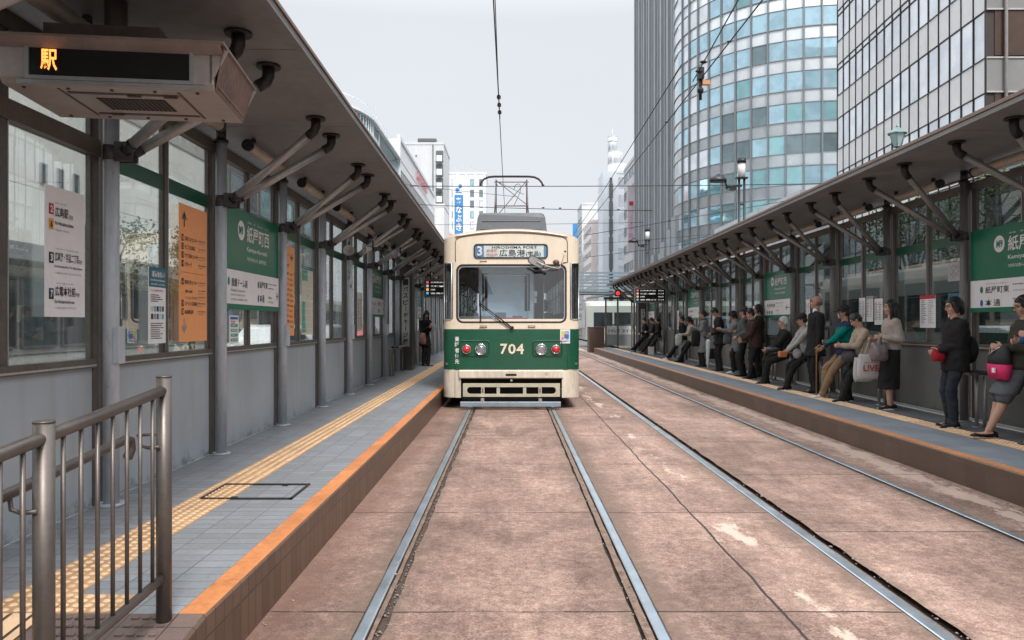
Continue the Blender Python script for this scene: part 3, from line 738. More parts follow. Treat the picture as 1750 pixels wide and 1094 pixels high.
# small notices
def notice(side, y0, y1, z0, z1, label, head=None, seed=0, name='notice', body=None):
    o, w, h = wallsign(name, side, y0, y1, z0, z1, WHT, label, 'notice', None, .003)
    m = MB()
    if head: m.mi(1); flat(m, 0, w, h * .88, h, .002)
    n = int(h / .028)
    lines(m, w * .08, h * .82, w * .38, n - 3, .026, .009, 0, seed); lines(m, w * .54, h * .82, w * .38, n - 3, .026, .009, 2 if head else 0, seed + 1)
    lettering(o, m, [INK, head or TEAL, GRY])
def green_notice():
    o, w, h = wallsign('timetable_notice', -1, 7.30, 7.55, 1.32, 1.60, WHT, 'small white notice with green blocks under the nearest left station board', 'notice', None, .003)
    m = MB(); m.mi(1); flat(m, .02, w - .02, h * .86, h * .95, .002)
    for i in range(4): m.mi(2); flat(m, .03, w - .03, h * (.08 + .17 * i), h * (.18 + .17 * i), .002); lines(m, .05, h * (.12 + .17 * i), w * .6, 1, .02, .008, 3, i, .004)
    lines(m, .03, h * .78, w * .8, 2, .02, .009, 4, 3); lettering(o, m, [INK, mat('mark_blue', (.02, .12, .35)), MAPG, WHT, RED])
green_notice()
notice(-1, 13.7, 14.2, 1.38, 2.1, 'grey notice with columns of text left of the second left station board', None, 5)
notice(1, 10.28, 10.68, 1.46, 1.92, 'white timetable in two columns behind the long haired woman', RED, 8)
notice(1, 9.72, 9.98, 1.36, 1.92, 'tall notice with a teal heading behind the woman in the black jacket', TEAL, 9)
notice(1, 9.56, 9.62, 1.4, 2.0, 'narrow white strip notice beside the post left of the large right board', None, 10)
notice(1, 12.38, 12.60, 1.55, 1.95, 'leftmost white notice above the man in the black cap', None, 11)
notice(1, 12.1, 12.33, 1.55, 1.97, 'middle pale notice above the person looking down', GRY, 12)
notice(1, 11.78, 12.05, 1.5, 1.92, 'right white notice above the person looking down', None, 13)
notice(1, 14.75, 14.95, 1.5, 2.0, 'white notice behind the bald man in the dark suit', None, 14)
notice(1, 18.0, 18.4, 1.55, 1.95, 'white notice on the glass behind the man in the grey jacket', None, 15)
notice(1, 22.0, 22.3, 1.4, 2.2, 'tall white notice left of the woman in the long grey coat', None, 16)
notice(1, 27.9, 28.2, 1.3, 2.2, 'tall white notice to the left of the two leaning people', None, 17)
notice(1, 27.1, 27.4, 1.3, 2.0, 'white notice to the right of its taller neighbour, far right wall', None, 18)
def square_notice(y0, y1, z0, z1, label):
    o, w, h = wallsign('no_smoking_notice', 1, y0, y1, z0, z1, mat('pale_sticker', (.42, .42, .42), .5), label, 'notice', None, .003)
    m = MB(); m.mi(0)
    t = MB()
    for a, b_ in (((.1, .25), (.9, .85)), ((.1, .85), (.9, .25))):
        p0 = V((a[0] * w, a[1] * h, .002)); p1 = V((b_[0] * w, b_[1] * h, .002)); m.tube([p0, p1], .004, 4)
    ring = [(w * .5 + w * .42 * cos(x), h * .55 + h * .34 * sin(x), .002) for x in [pi / 2 * i for i in range(4)]]
    m.tube(ring, .004, 4, True); lines(m, w * .15, h * .12, w * .7, 1, .02, .01, 0, 3); lettering(o, m, [GRY])
square_notice(9.72, 9.98, 2.08, 2.32, 'square pale crossed-out symbol sticker high on the right glass')

# ------------------------------------------------------------------ hanging displays
BOXM = mat('sign_case', (.40, .35, .32), .42, .25, .12, 3, 30, .1)
BOXD = mat('sign_case_dark', (.10, .075, .065), .5, .3, .2, 4)
ds = empty('departure_display', (-2.12, 3.93, 0), radians(7.2), label='big hanging electronic display case with an orange character glowing at its left', category='display')
W2, D0, D1, zb, zt = .52, -.02, .62, 2.775, 3.02
c_ = MB()
c_.prism([(D0, zb + .03), (D0, zt - .02), (D1, zt - .02), (D1 + .03, zb), (D0 + .03, zb)], 'x', -W2 - .03, W2 - .0)
bevel(c_.obj('case', BOXM, ds), .006)
v_ = MB(); v_.box(-W2 - .12, W2 + .07, D0 - .07, D1 + .1, zt - .02, zt - .006); v_.prism([(D0 - .07, zt - .018), (D0 - .005, zt - .06), (D0 - .005, zt - .018)], 'x', -W2 - .1, W2 + .05)
v_.obj('visor', mat('visor_metal', (.30, .23, .20), .4, .4, .15, 4), ds)
f_ = MB()
for a in ((-.40, .40, zb + .215, zb + .235), (-.40, .40, zb + .02, zb + .04), (-.42, -.40, zb + .02, zb + .235), (.40, .42, zb + .02, zb + .235)): f_.box(a[0], a[1], D0 - .014, D0 + .002, a[2], a[3])
f_.box(-.46, .47, D0 - .012, D0 + .002, zb - .004, zb + .018)
f_.obj('screen_frame', mat('screen_frame', (.38, .38, .38), .35, .5, .1, 6), ds)
s_ = MB(); s_.box(-.40, .40, D0 - .004, D0 + .01, zb + .04, zb + .215); s_ = s_.obj('screen', mat('screen_black', (.012, .012, .012), .25), ds)
t_ = MB(); vs, fs = text_mesh('駅', 1, .02, 2)
x0 = min(v.x for v in vs); y0 = min(v.y for v in vs); sx = .082 / (max(v.x for v in vs) - x0); sy = .112 / (max(v.y for v in vs) - y0)
t_.add([(-.345 + (v.x - x0) * sx, D0 - .006, zb + .068 + (v.y - y0) * sy) for v in vs], fs)
t_.obj('lit_character', emis('led_orange', (1.0, .30, .06), 1.6), s_, clean=False)
b_ = MB()                                                    # underside: hatch, grille, screws
b_.box(-.27, .30, .10, .13, zb - .004, zb); b_.box(-.27, .30, .50, .53, zb - .004, zb)
b_.box(-.30, -.285, .05, .56, zb - .003, zb); b_.box(.31, .325, .05, .56, zb - .003, zb)
for i in range(5):
    for yy in (.045, .585): b_.cyl((-.46 + i * .22, yy, zb - .008), (-.46 + i * .22, yy, zb), .010, 8)
for x in (-.2, .03, .22): b_.box(x, x + .07, .115 if x > 0 else .5, .135 if x > 0 else .52, zb - .012, zb)
b_.obj('service_hatch', BOXD, ds)
gr_ = MB()
for i in range(15): gr_.box(-.16 + i * .024, -.148 + i * .024, .2, .42, zb - .006, zb + .0)
for i in range(12): gr_.box(-.165, .2, .2 + i * .0195, .205 + i * .0195, zb - .004, zb)
gr_.obj('grille', mat('grille_dark', (.06, .045, .04), .6), ds)
e_ = MB()
e_.add([(W2 + .0, D0 + .03, zb), (W2 + .0, D1 + .03, zb), (W2 + .06, D1 + .06, zt - .02), (W2 + .06, D0 - .03, zt - .02)], [(0, 1, 2, 3)])
e_.box(W2 - .005, W2 + .012, D0 + .06, D1 - .02, zb + .03, zb + .045); e_.box(W2 - .005, W2 + .012, D0 + .06, D1 - .02, zt - .07, zt - .055)
e_.obj('end_plate', mat('rusty_plate', (.22, .13, .10), .6, .3, .3, 5, rust=.6), ds)
e_ = MB(); e_.prism([(W2 - .02, zb + .02), (W2 + .075, zt - .03), (W2 - .02, zt - .03)], 'y', D0 + .0, D0 + .015)
e_.prism([(W2 - .02, zb + .02), (W2 + .075, zt - .03), (W2 - .02, zt - .03)], 'y', D1 + .05, D1 + .065); e_.obj('end_gusset', BOXM, ds)
h_ = MB(); h_.box(-.40, .20, .12, .20, zt + .03, zt + .13); h_.box(-.40, .20, .42, .50, zt + .03, zt + .13); h_.box(.14, .20, .2, .42, zt + .04, zt + .12)
h_.cyl((-.1, .31, zt + .03), (-.1, .31, 3.36), .06, 14); h_.cyl((-.3, .16, zt - .01), (-.3, .16, zt + .04), .02, 8); h_.cyl((.1, .16, zt - .01), (.1, .16, zt + .04), .02, 8)
h_.box(-.2, 0, .2, .42, zt + .1, zt + .13)
h_.obj('hanger', BOXD, ds)
# far displays
def led_board(x, y, zb, w, h, label, rot=0, tx=True):
    r = empty('departure_board', (x, y, 0), rot, label=label, category='display')
    q = MB(); q.bbox(-w / 2, w / 2, 0, .16, zb, zb + h, .012); q.obj('case', mat('led_case', (.20, .19, .185), .5, .3), r)
    q = MB(); q.box(-w / 2 + .05, w / 2 - .05, -.012, .004, zb + .06, zb + h - .06); sc = q.obj('screen', mat('screen_black', (.012, .012, .012)), r)
    q = MB()
    rows = [('広島港(宇品)', 0), ('江波', 1), ('広島駅', 2), ('宮島口', 3)]
    for i, (t, c) in enumerate(rows):
        zz = zb + h - .06 - (h - .12) * (i + .75) / 4
        q.mi(c); q.box(-w / 2 + .07, -w / 2 + .14, -.018, -.013, zz, zz + .07)
        q.M = Matrix.Translation((0, -.016, 0)) @ FR['F'].to_4x4()
        put_text(q, t, -w / 2 + .2, zz + .005, .05, w * (.5 if i != 2 else .15), .02, 4, .003, res=1); put_text(q, '約3分' if i % 2 == 0 else '11:14', w * .24, zz + .005, .05, w * .17, .02, 4, .003, res=1)
        q.M = None
    q.obj('lit_rows', [emis('led_pink', (.8, .12, .18), .5), emis('led_white', (.75, .72, .7), .35), emis('led_amber', (.9, .35, .1), .8), emis('led_cyan', (.1, .4, .6), .7), emis('led_text', (.8, .78, .76), .4)], sc, clean=False)
    q = MB()
    for xx in (-w * .3, w * .3): q.cyl((xx, .08, zb + h - .01), (xx, .08, 3.45), .018, 8)
    q.obj('hanger', BLACKP, r); return r
led_board(5.27, 28, 2.30, 1.2, .58, 'departure board with coloured rows hanging under the right canopy far end')
led_board(-2.15, 22.0, 2.30, .9, .55, 'departure board with a red row hanging under the left canopy beside the tram')
# charging column with vertical lettering
cc = MB(); cc.bbox(-.02, .36, 0, .5, 0, 2.75, .01)
cc = cc.obj('charging_column', mat('column_dark', (.07, .065, .06), .5, .2, .2, 4)); cc.location = (-2.95, 19.3, PL)
tag(cc, 'dark charging machine column with vertical white lettering on the left platform', 'charging machine')
q = MB(); q.box(.09, .29, -.008, .001, .62, 2.42); sp = q.obj('sign_strip', mat('sign_strip', (.42, .42, .40), .5), cc)
q = MB(); q.M = Matrix.Translation((0, -.009, 0)) @ FR['F'].to_4x4()
for i, ch in enumerate('●パスピーチャージ機'):
    if i == 0: q.mi(0); flat(q, .12, .26, 2.22, 2.38, .002); continue
    if ch == 'ー': q.mi(0); flat(q, .182, .198, 2.05 - (i - 1) * .17 - .0, 2.05 - (i - 1) * .17 + .13, .002); continue
    put_text(q, ch, .19, 2.05 - (i - 1) * .17, .13, .13 if ch not in 'ャ' else .09, .03, 0, .002, 'c')
q.obj('lettering', INK, sp, clean=False)
# loudspeakers and lights under the left canopy
def horn(x, y, z, yaw, label):
    r = empty('loudspeaker', (x, y, z), yaw,  label=label, category='loudspeaker', group='horn loudspeakers under the left canopy'); r.scale = (.72, .72, .72)
    q = MB(); n = 20
    rings = []
    for yy, rr in ((.16, .03), (.08, .045), (.0, .07), (-.06, .105), (-.075, .115), (-.07, .108), (-.02, .06), (.02, .03), (.03, .005)):
        rings.append([V((rr * cos(2 * pi * i / n), yy, rr * sin(2 * pi * i / n))) for i in range(n)])
    q.loft(rings); q.obj('horn', mat('horn_grey', (.42, .42, .40), .4, .1), r)
    q = MB(); q.cyl((0, .1, 0), (0, .22, 0), .05, 14); q.box(-.015, .015, .12, .15, .04, .2); q.obj('driver', BLACKP, r)
horn(-2.45, 11.15, 2.62, radians(10), 'grey horn loudspeaker facing the camera above the fifth left post')
horn(-2.32, 11.9, 2.72, radians(-55), 'white horn loudspeaker turned towards the track under the left canopy')
horn(-2.2, 14.2, 2.85, radians(-35), 'small horn loudspeaker farther along under the left canopy')

# ------------------------------------------------------------------ ramp railing in the left foreground
fr = empty('ramp_railing', (-1.435, 3.055, PL), 0, label='steel railing with vertical bars and handrail at the ramp, lower left foreground', category='railing')
yo = 3.055
def zr(y): return 1.245 - .095 * (yo - y) - PL
for j, yy in enumerate((3.055, 2.27, 1.48, .75)):
    q = MB(); zt_ = 1.30 - .105 * (yo - yy) - PL; zb_ = zl(yy) - PL
    q.cyl((0, yy - yo, zb_), (0, yy - yo, zt_), .0305, 24); q.cyl((0, yy - yo, zt_ - .002), (0, yy - yo, zt_ + .004), .0315, 24)
    q.obj('post', TUBE, fr)
q = MB(); ys = [3.055, .6]
q.tube([(0, y - yo, zr(y)) for y in (3.04, 2.3, 1.5, .6)], .0215, 18); q.obj('top_rail', TUBE, fr)
q = MB(); q.tube([(0, y - yo, .475 - .06 * (yo - y) - PL) for y in (3.04, 2.3, 1.5, .6)], .0185, 14); q.obj('bottom_rail', TUBE, fr)
q = MB()
hz = lambda y: 1.075 - .085 * (yo - y) - PL
q.tube([(-.085, 2.93 - yo, hz(2.93) - .075), (-.085, 2.955 - yo, hz(2.95) - .05), (-.085, 2.95 - yo, hz(2.95) - .012), (-.085, 2.92 - yo, hz(2.92)), (-.085, 2.3 - yo, hz(2.3)), (-.085, .6 - yo, hz(.6))], .0185, 14)
q.obj('handrail', TUBE, fr)
q = MB()
for yy in (3.02, 2.24, 1.45):
    q.tube([(0, yy - yo, hz(yy) - .055), (-.05, yy - yo, hz(yy) - .06), (-.08, yy - yo, hz(yy) - .05), (-.085, yy - yo, hz(yy) - .01)], .0075, 8)
q.tube([(-.005, 3.0 - yo, hz(3)), (-.03, 2.99 - yo, hz(3)), (-.07, 2.97 - yo, hz(3))], .006, 8)
q.obj('handrail_bracket', TUBE, fr)
for j in range(25):
    yy = 2.957 - .0982 * j
    if any(abs(yy - a) < .03 for a in (2.27, 1.48, .75)) or yy < .6: continue
    q = MB(); q.cyl((0, yy - yo, .475 - .06 * (yo - yy) - PL), (0, yy - yo, zr(yy)), .0078, 10); q.obj('bar', TUBE, fr)

# ------------------------------------------------------------------ perch seats
def perch(side, y0, y1, label):
    rot = .0125 if side < 0 else -.016
    zp = PL if side < 0 else PR; u = 2.48 if side < 0 else 5.40
    loc = Matrix.Rotation(rot, 4, 'Z') @ V((side * u, y0, zp))
    r = empty('perch_seat', loc, rot, label=label, category='perch seat', group='perch seats along the platform walls')
    Lh = y1 - y0; s = side
    for k_, (a, b2) in enumerate(((-.09, -.01), (.01, .09))):
        q = MB(); q.bbox(min(a, b2), max(a, b2), 0, Lh, .655, .69, .012); q.obj('seat', mat('perch_black', (.03, .035, .035), .22, .2, .2, 6), r)
    for yy in (.12, Lh - .12):
        q = MB(); q.cyl((s * .05, yy, 0), (s * .05, yy, .655), .021, 12); q.cyl((s * .11, yy - .06, 0), (s * .11, yy - .06, .62), .021, 12)
        q.box(-.07, .13, yy - .08, yy + .02, .63, .655); q.cyl((s * .05, yy, 0), (s * .05, yy, .012), .05, 12); q.obj('leg', STRUT, r)
perch(1, 7.7, 9.1, 'perch seat nearest on the right, behind the woman with the pink bag')
perch(1, 11.3, 12.9, 'perch seat under the man in khaki trousers and the person looking down')
perch(1, 13.7, 15.3, 'perch seat under the white haired man')
perch(1, 16.2, 17.6, 'perch seat between the person in the brown jacket and the man in the grey jacket')
perch(1, 22.6, 25.6, 'perch seat under the two leaning people in black and beige')
perch(1, 29.2, 31.6, 'farthest perch seat on the right, under the leaning trio')
perch(-1, 17.1, 18.9, 'black perch seat in front of the charging column on the left')
perch(-1, 23.2, 25.0, 'farther perch seat on the left, past the woman on her phone')
# ------------------------------------------------------------------ the green and cream tram
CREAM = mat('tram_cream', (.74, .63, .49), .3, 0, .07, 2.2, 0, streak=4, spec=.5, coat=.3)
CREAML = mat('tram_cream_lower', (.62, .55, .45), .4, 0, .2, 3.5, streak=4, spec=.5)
TGRN = mat('tram_green', (.010, .082, .042), .3, 0, .1, 1.5, coat=.3)
DARK = mat('underframe_dark', (.012, .011, .011), .8)
GASK = mat('rubber_gasket', (.02, .02, .022), .5)
WIN = glass('tram_glass', (.80, .88, .93), .13, .005, .015)
WINS = glass('tram_side_glass', (.55, .6, .6), .10, .01, .03)
TY = 13.2; TLEN = 13.4; HW = 1.225; RC = .225
tram = empty('tram', (0, TY, 0), 0, label='green and cream tram numbered 704 facing the camera on the left track', category='tram')
def plan(inset=0):
    """front half outline from left rear around the front to the right rear: (x, y, tag)"""
    pts = [(-HW, TLEN / 2, 's')]
    for t in (4.6, 3.4, 2.2, 1.0): pts.append((-HW, t, 's'))
    for i in range(0, 9):
        a = radians(180 + 90 * i / 8); pts.append((-HW + RC + RC * cos(a), RC + RC * sin(a), 'c'))
    for x in (-.75, -.5, -.25, 0, .25, .5, .75): pts.append((x, -.03 * (1 - x * x), 'f'))
    for i in range(0, 9):
        a = radians(270 + 90 * i / 8); pts.append((HW - RC + RC * cos(a), RC + RC * sin(a), 'c'))
    for t in (1.0, 2.2, 3.4, 4.6): pts.append((HW, t, 's'))
    pts.append((HW, TLEN / 2, 's')); return pts
PL_ = plan()
arch = lambda x: 3.035 + .145 * (1 - (x / HW) ** 2)
def wall_band(z0, z1, m, name, skip=None, top=None):
    q = MB(); vs = []; n = len(PL_)
    for x, y, t in PL_: vs += [(x, y, z0), (x, y, top(x) if top else z1)]
    fs = []
    for i in range(n - 1):
        if skip and skip(i): continue
        fs.append((2 * i, 2 * i + 2, 2 * i + 3, 2 * i + 1))
    q.add(vs, fs, True)
    vs2 = [(x, TLEN - y, z) for x, y, z in vs]
    if not skip or True: q.add(vs2, [tuple(reversed((2 * i, 2 * i + 2, 2 * i + 3, 2 * i + 1))) for i in range(n - 1) if not (skip and skip(i))], True)
    return q
isf = lambda i: PL_[i][2] == 'f' or PL_[i + 1][2] == 'f'
def front_x(i): return abs((PL_[i][0] + PL_[i + 1][0]) / 2)
lower = wall_band(.20, .70, None, '', lambda i: isf(i) or False)
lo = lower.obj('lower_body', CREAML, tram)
gb = wall_band(.70, 1.42, None, '').obj('green_band', TGRN, tram)
cr = wall_band(1.42, 1.60, None, '')
def skipw(i):
    a, b = PL_[i], PL_[i + 1]
    if isf(i): return True
    cx, cy = (a[0] + b[0]) / 2, (a[1] + b[1]) / 2
    if a[2] == 'c' and b[2] == 'c': return cy < .155 and cy > .008 and abs(cx) > 1.055
    return cy > .5
midw = wall_band(1.60, 2.60, None, '', skipw)
cr.add(midw.v, midw.f, True)
up = wall_band(2.60, 0, None, '', None, lambda x: arch(x))
cr.add(up.v, up.f, True)
# side pillars between the saloon windows
for s in (-1, 1):
    for y0 in (.225, 1.0, 2.2, 3.4, 4.6, 5.9, 7.4, 8.7, 9.9, 11.1, 12.2, 13.0):
        cr.add([(s * HW, y0, 1.6), (s * HW, y0 + (.45 if y0 < .3 else .14), 1.6), (s * HW, y0 + (.45 if y0 < .3 else .14), 2.6), (s * HW, y0, 2.6)], [(0, 1, 2, 3)])
cr.obj('upper_body', CREAM, tram)
# windshield frame: thick cream plate with a rounded opening, on the slightly bowed front
WX, WZ0, WZ1, WR = .985, 1.53, 2.575, .12
yf = lambda x: -.03 * max(0, 1 - x * x)
def ring_plate(q, outer, inner, off, th):
    n = len(outer)
    vs = [(x, yf(x) - off, z) for x, z in outer] + [(x, yf(x) - off, z) for x, z in inner] + [(x, yf(x) + th, z) for x, z in inner] + [(x, yf(x) + th, z) for x, z in outer]
    for i in range(n):
        j = (i + 1) % n
        q.add([vs[i], vs[j], vs[n + j], vs[n + i], vs[2 * n + i], vs[2 * n + j], vs[3 * n + j], vs[3 * n + i]], [(0, 1, 2, 3), (3, 2, 5, 4), (1, 0, 7, 6)])
def dens(poly, m=9):
    out = []
    for i in range(len(poly)):
        a, b = poly[i], poly[(i + 1) % len(poly)]
        k = m if abs(a[0] - b[0]) > .5 else 1
        for t in range(k): out.append((a[0] + (b[0] - a[0]) * t / k, a[1] + (b[1] - a[1]) * t / k))
    return out
inn = rrect(-WX, WX, WZ0, WZ1, WR, 5)
out_ = rrect(-1.02, 1.02, 1.42, 2.61, .005, 5)
q = MB(); ring_plate(q, dens(out_), dens(inn), .004, .05); q.obj('windshield_surround', CREAM, tram)
q = MB(); ring_plate(q, dens(rrect(-WX - .002, WX + .002, WZ0 - .002, WZ1 + .002, WR, 5)), dens(rrect(-WX + .028, WX - .028, WZ0 + .028, WZ1 - .028, WR - .02, 5)), .008, .12)
ws = q.obj('windshield_gasket', GASK, tram)
q = MB(); ring_plate(q, dens(rrect(-WX + .03, WX - .03, WZ0 + .035, WZ1 - .035, WR - .03, 5)), dens(rrect(-WX + .045, WX - .045, WZ0 + .045, WZ1 - .05, WR - .035, 5)), -.002, .02)
q.obj('bright_trim', SIL, ws)
q = MB(); xs = [-WX + .025 + (2 * WX - .05) * i / 40 for i in range(41)]; vs = []
for x in xs:
    e_ = max(0, abs(x) - (WX - .02 - WR + .02)); dz_ = (WR - .02) - sqrt(max(0, (WR - .02) ** 2 - e_ ** 2))
    for z in (WZ0 + .022 + dz_, WZ1 - .022 - dz_): vs.append((x, yf(x) + .012 + (z - WZ0) * .024, z))
q.add(vs, [(2 * i, 2 * i + 2, 2 * i + 3, 2 * i + 1) for i in range(40)], True)
q.obj('windshield', WIN, tram)
# raised arched panel outline above, with drip moulding
pts = [(-1.0, 2.62), (-1.0, 2.97), (-.985, 3.02), (-.93, 3.055)] + [(x / 10, 3.058 + .075 * (1 - (x / 9.3) ** 2)) for x in range(-9, 10)] + [(.93, 3.055), (.985, 3.02), (1.0, 2.97), (1.0, 2.62)]
q = MB(); q.tube([(x, yf(x) - .004, z) for x, z in pts], .0065, 8); q.obj('panel_moulding', mat('moulding_dark', (.10, .075, .055), .6), tram)  # dark brown bead along the panel outline
q = MB(); q.tube([(x / 10, yf(x / 10) - .012, arch(x / 10) - .012) for x in range(-10, 11)], .016, 8); q.obj('roof_gutter', CREAM, tram)
# destination sign
DX0, DX1, DZ0, DZ1 = -.672, .650, 2.678, 2.938
q = MB(); ring_plate(q, dens(rrect(DX0, DX1, DZ0, DZ1, .06, 5)), dens(rrect(DX0 + .022, DX1 - .022, DZ0 + .02, DZ1 - .02, .045, 5)), .016, .02)
q.mi(0); dsn = q.obj('destination_sign', GASK, tram)
q = MB(); pol = dens(rrect(DX0 + .02, DX1 - .02, DZ0 + .018, DZ1 - .018, .045, 5)); q.mi(0).add([(x, yf(x) - .003, z) for x, z in pol], [tuple(range(len(pol)))])
q.mi(1)
def dband(xa, xb, off, mi):
    q.mi(mi)
    n = 6; xs = [xa + (xb - xa) * i / n for i in range(n + 1)]
    q.add([(x, yf(x) - off, z) for x in xs for z in (DZ0 + .026, DZ1 - .026)], [(2 * i, 2 * i + 2, 2 * i + 3, 2 * i + 1) for i in range(n)])
dband(DX0 + .18, DX1 - .075, .005, 1)
q.M = Matrix.Translation((0, -.034, 0)) @ FR['F'].to_4x4()
put_text(q, '3', -.565, DZ0 + .045, .175, .09, .03, 1, .003, 'c')
put_text(q, 'HIROSHIMA PORT', -.345, DZ1 - .085, .045, .80, .004, 2); put_text(q, '紙屋町', -.445, DZ0 + .112, .055, .20, .0, 3); put_text(q, '市役所', -.445, DZ0 + .036, .055, .20, .0, 3)
put_text(q, '広島港', -.215, DZ0 + .035, .125, .46, .006, 2); put_text(q, '(宇品)', .262, DZ0 + .035, .095, .26, .010, 2)
q.M = None
q.obj('lettering', [mat('blind_blue', (.10, .20, .38), .4), mat('blind_pale', (.55, .60, .58), .4), INK, mat('blind_red', (.45, .12, .12), .5)], dsn, clean=False)
q = MB(); pol = dens(rrect(DX0 + .02, DX1 - .02, DZ0 + .018, DZ1 - .018, .045, 5))
# front markings
q = MB(); q.M = Matrix.Translation((0, -.034, 0)) @ FR['F'].to_4x4()
for ch, x in (('7', -.145), ('0', .0), ('4', .145)): put_text(q, ch, x + .01, .975, .185, .135 if ch != '7' else .125, .022, 0, .002, 'c')
q.obj('fleet_number', mat('cream_mark', (.75, .65, .5), .4), tram, clean=False)
q = MB(); q.M = Matrix.Translation((0, -.004, 0)) @ FR['F'].to_4x4()
for i, ch in enumerate('乗降者優先'): put_text(q, ch, -.97 - .0, 1.20 - i * .1, .085, .075, .012, 0, .003, 'c')
q.obj('side_lettering', WHT, tram, clean=False)
q = MB(); q.box(.93 - .06, 1.045, -.012, .004, 1.165, 1.415); stk = q.obj('card_sticker', mat('sticker_white', (.7, .7, .72), .4), tram)
q = MB(); q.M = Matrix.Translation((.87, -.0145, 1.165)) @ FR['F'].to_4x4()
for i, (a, b_, c_, d_, mi) in enumerate(((.02, .07, .17, .225, 0), (.075, .11, .17, .225, 1), (.115, .155, .175, .225, 2), (.02, .065, .115, .165, 3), (.07, .155, .09, .165, 4), (.02, .065, .07, .11, 5), (.1, .15, .07, .088, 2))): q.mi(mi); flat(q, a, b_, c_, d_, 0)
put_text(q, 'PASPY', .02, .022, .03, .135, .02, 6, 0)
q.obj('sticker_print', [mat('pk_g', (.35, .6, .1)), mat('pk_o', (.8, .25, .1)), mat('pk_b', (.1, .4, .7)), mat('pk_y', (.85, .45, .05)), mat('pk_n', (.05, .15, .45)), mat('pk_p', (.7, .15, .35)), INK], stk, clean=False)
# lamps
CHR = mat('chrome', (.75, .75, .76), .12, 1, .05); REDL = mat('red_lens', (.65, .02, .03), .15, 0, .1, 20, coat=.8)
for s, (xr, xw) in ((-1, (-.80, -.545)), (1, (.79, .53))):
    q = MB(); xa, xb = (-.93, -.39) if s < 0 else (.375, .91)
    o_ = rrect(xa, xb, .925, 1.225, .05, 4); i_ = rrect(xa + .014, xb - .014, .939, 1.211, .04, 4)
    q.add([(x, yf(x) - .003, z) for x, z in o_] + [(x, yf(x) - .018, z) for x, z in i_], [(i, (i + 1) % len(o_), len(o_) + (i + 1) % len(o_), len(o_) + i) for i in range(len(o_))], False)
    q.add([(x, yf(x) - .018, z) for x, z in i_] + [(x * 1 + (.006 if x < (xa + xb) / 2 else -.006), yf(x) - .002, z) for x, z in i_], [(i, (i + 1) % len(i_), len(i_) + (i + 1) % len(i_), len(i_) + i) for i in range(len(i_))])
    q.obj('lamp_recess', TGRN, tram)
    for nm, x, r in (('tail_light', xr, .068), ('headlight', xw, .085)):
        z = 1.06; q = MB()
        rings = []
        for yy, rr in ((.0, r * 1.22), (-.035, r * 1.2), (-.05, r * 1.08), (-.04, r * .97), (-.03, r * .95)):
            rings.append([V((x + rr * cos(2 * pi * i / 24), yf(x) + yy, z + rr * sin(2 * pi * i / 24))) for i in range(24)])
        q.loft(rings, cap=False); bz = q.obj(nm, CHR, tram)
        q = MB()
        if nm == 'tail_light':
            rings = [[V((x + r * .96 * cos(t) * cos(2 * pi * i / 24), yf(x) - .03 - .05 * sin(t), z + r * .96 * cos(t) * sin(2 * pi * i / 24))) for i in range(24)] for t in (0, .4, .8, 1.2, 1.5)]
            q.loft(rings, cap=True); q.obj('lens', REDL, bz)
        else:
            rings = [[V((x + rr * cos(2 * pi * i / 24), yf(x) + yy, z + rr * sin(2 * pi * i / 24))) for i in range(24)] for rr, yy in ((r * .95, -.03), (r * .8, .0), (r * .5, .03), (r * .15, .04))]
            q.loft(rings, cap=True); q.obj('reflector', CHR, bz)
            q = MB(); q.cyl((x, yf(x) - .02, z), (x, yf(x) + .03, z), r * .28, 12); q.box(x - r * .6, x + r * .6, yf(x) - .024, yf(x) - .018, z - .006, z + .006); q.obj('bulb', mat('bulb_white', (.7, .7, .7), .2), bz)
            q = MB(); rings = [[V((x + r * .95 * cos(t) * cos(2 * pi * i / 24), yf(x) - .032 - .03 * sin(t), z + r * .95 * cos(t) * sin(2 * pi * i / 24))) for i in range(24)] for t in (0, .5, 1.0, 1.5)]
            q.loft(rings, cap=True); q.obj('lens', glass('lens_glass', (.9, .9, .92), .12, .05, .03), bz)
# bumper area
q = MB()
q.box(-1.0, -.9, -.03, .02, .20, .69); q.box(.9, 1.0, -.03, .02, .20, .69); q.obj('front_skirt', CREAML, tram)
q = MB(); q.prism([(-.065, .545), (-.075, .56), (-.075, .675), (-.05, .695), (.02, .695), (.02, .545)], 'x', -.93, .92)
bb = q.obj('bumper_beam', CREAML, tram); bevel(bb, .008)
q = MB(); pol = rrect(-.105, .095, .588, .628, .019, 4); q.add([(x, -.0765, z) for x, z in pol], [tuple(range(len(pol)))]); q.cyl((0, -.07, .608), (0, -.085, .608), .014, 10); q.cyl((-.06, -.07, .608), (-.06, -.085, .608), .01, 8); q.cyl((.06, -.07, .608), (.06, -.085, .608), .01, 8)
q.obj('coupler_slot', BLACKP, bb)
q = MB()
tri = [(.59, .642), (.65, .642), (.62, .597)]
q.tube([(x, -.077, z) for x, z in tri], .0035, 5, True); q.obj('triangle_mark', INK, bb)
q = MB(); q.cyl((0, -.06, .51), (0, .05, .51), .02, 12); q.obj('tow_eye', CHR, tram)
q = MB(); q.box(-.9, .9, .25, .3, .1, .7); q.box(-.9, .9, .0, .25, .52, .545); q.box(-1.15, 1.15, .3, TLEN - .3, .35, .66); q.obj('underframe', DARK, tram)
fo = dens(rrect(-.865, .865, .215, .455, .006, 6)); fi = dens(rrect(-.79, .79, .268, .388, .058, 6))
q = MB(); ring_plate(q, fo, fi, .03, .0)
for x in (-.51, -.235, .235, .51): q.box(x - .03, x + .03, -.05, .01, .262, .394)
gr = q.obj('bumper_grille', mat('grille_olive', (.46, .42, .32), .45, 0, .12, 5), tram); bevel(gr, .004, 1)
q = MB()
for x in (-.51, .51): q.box(x - .012, x + .012, -.056, -.05, .29, .37)
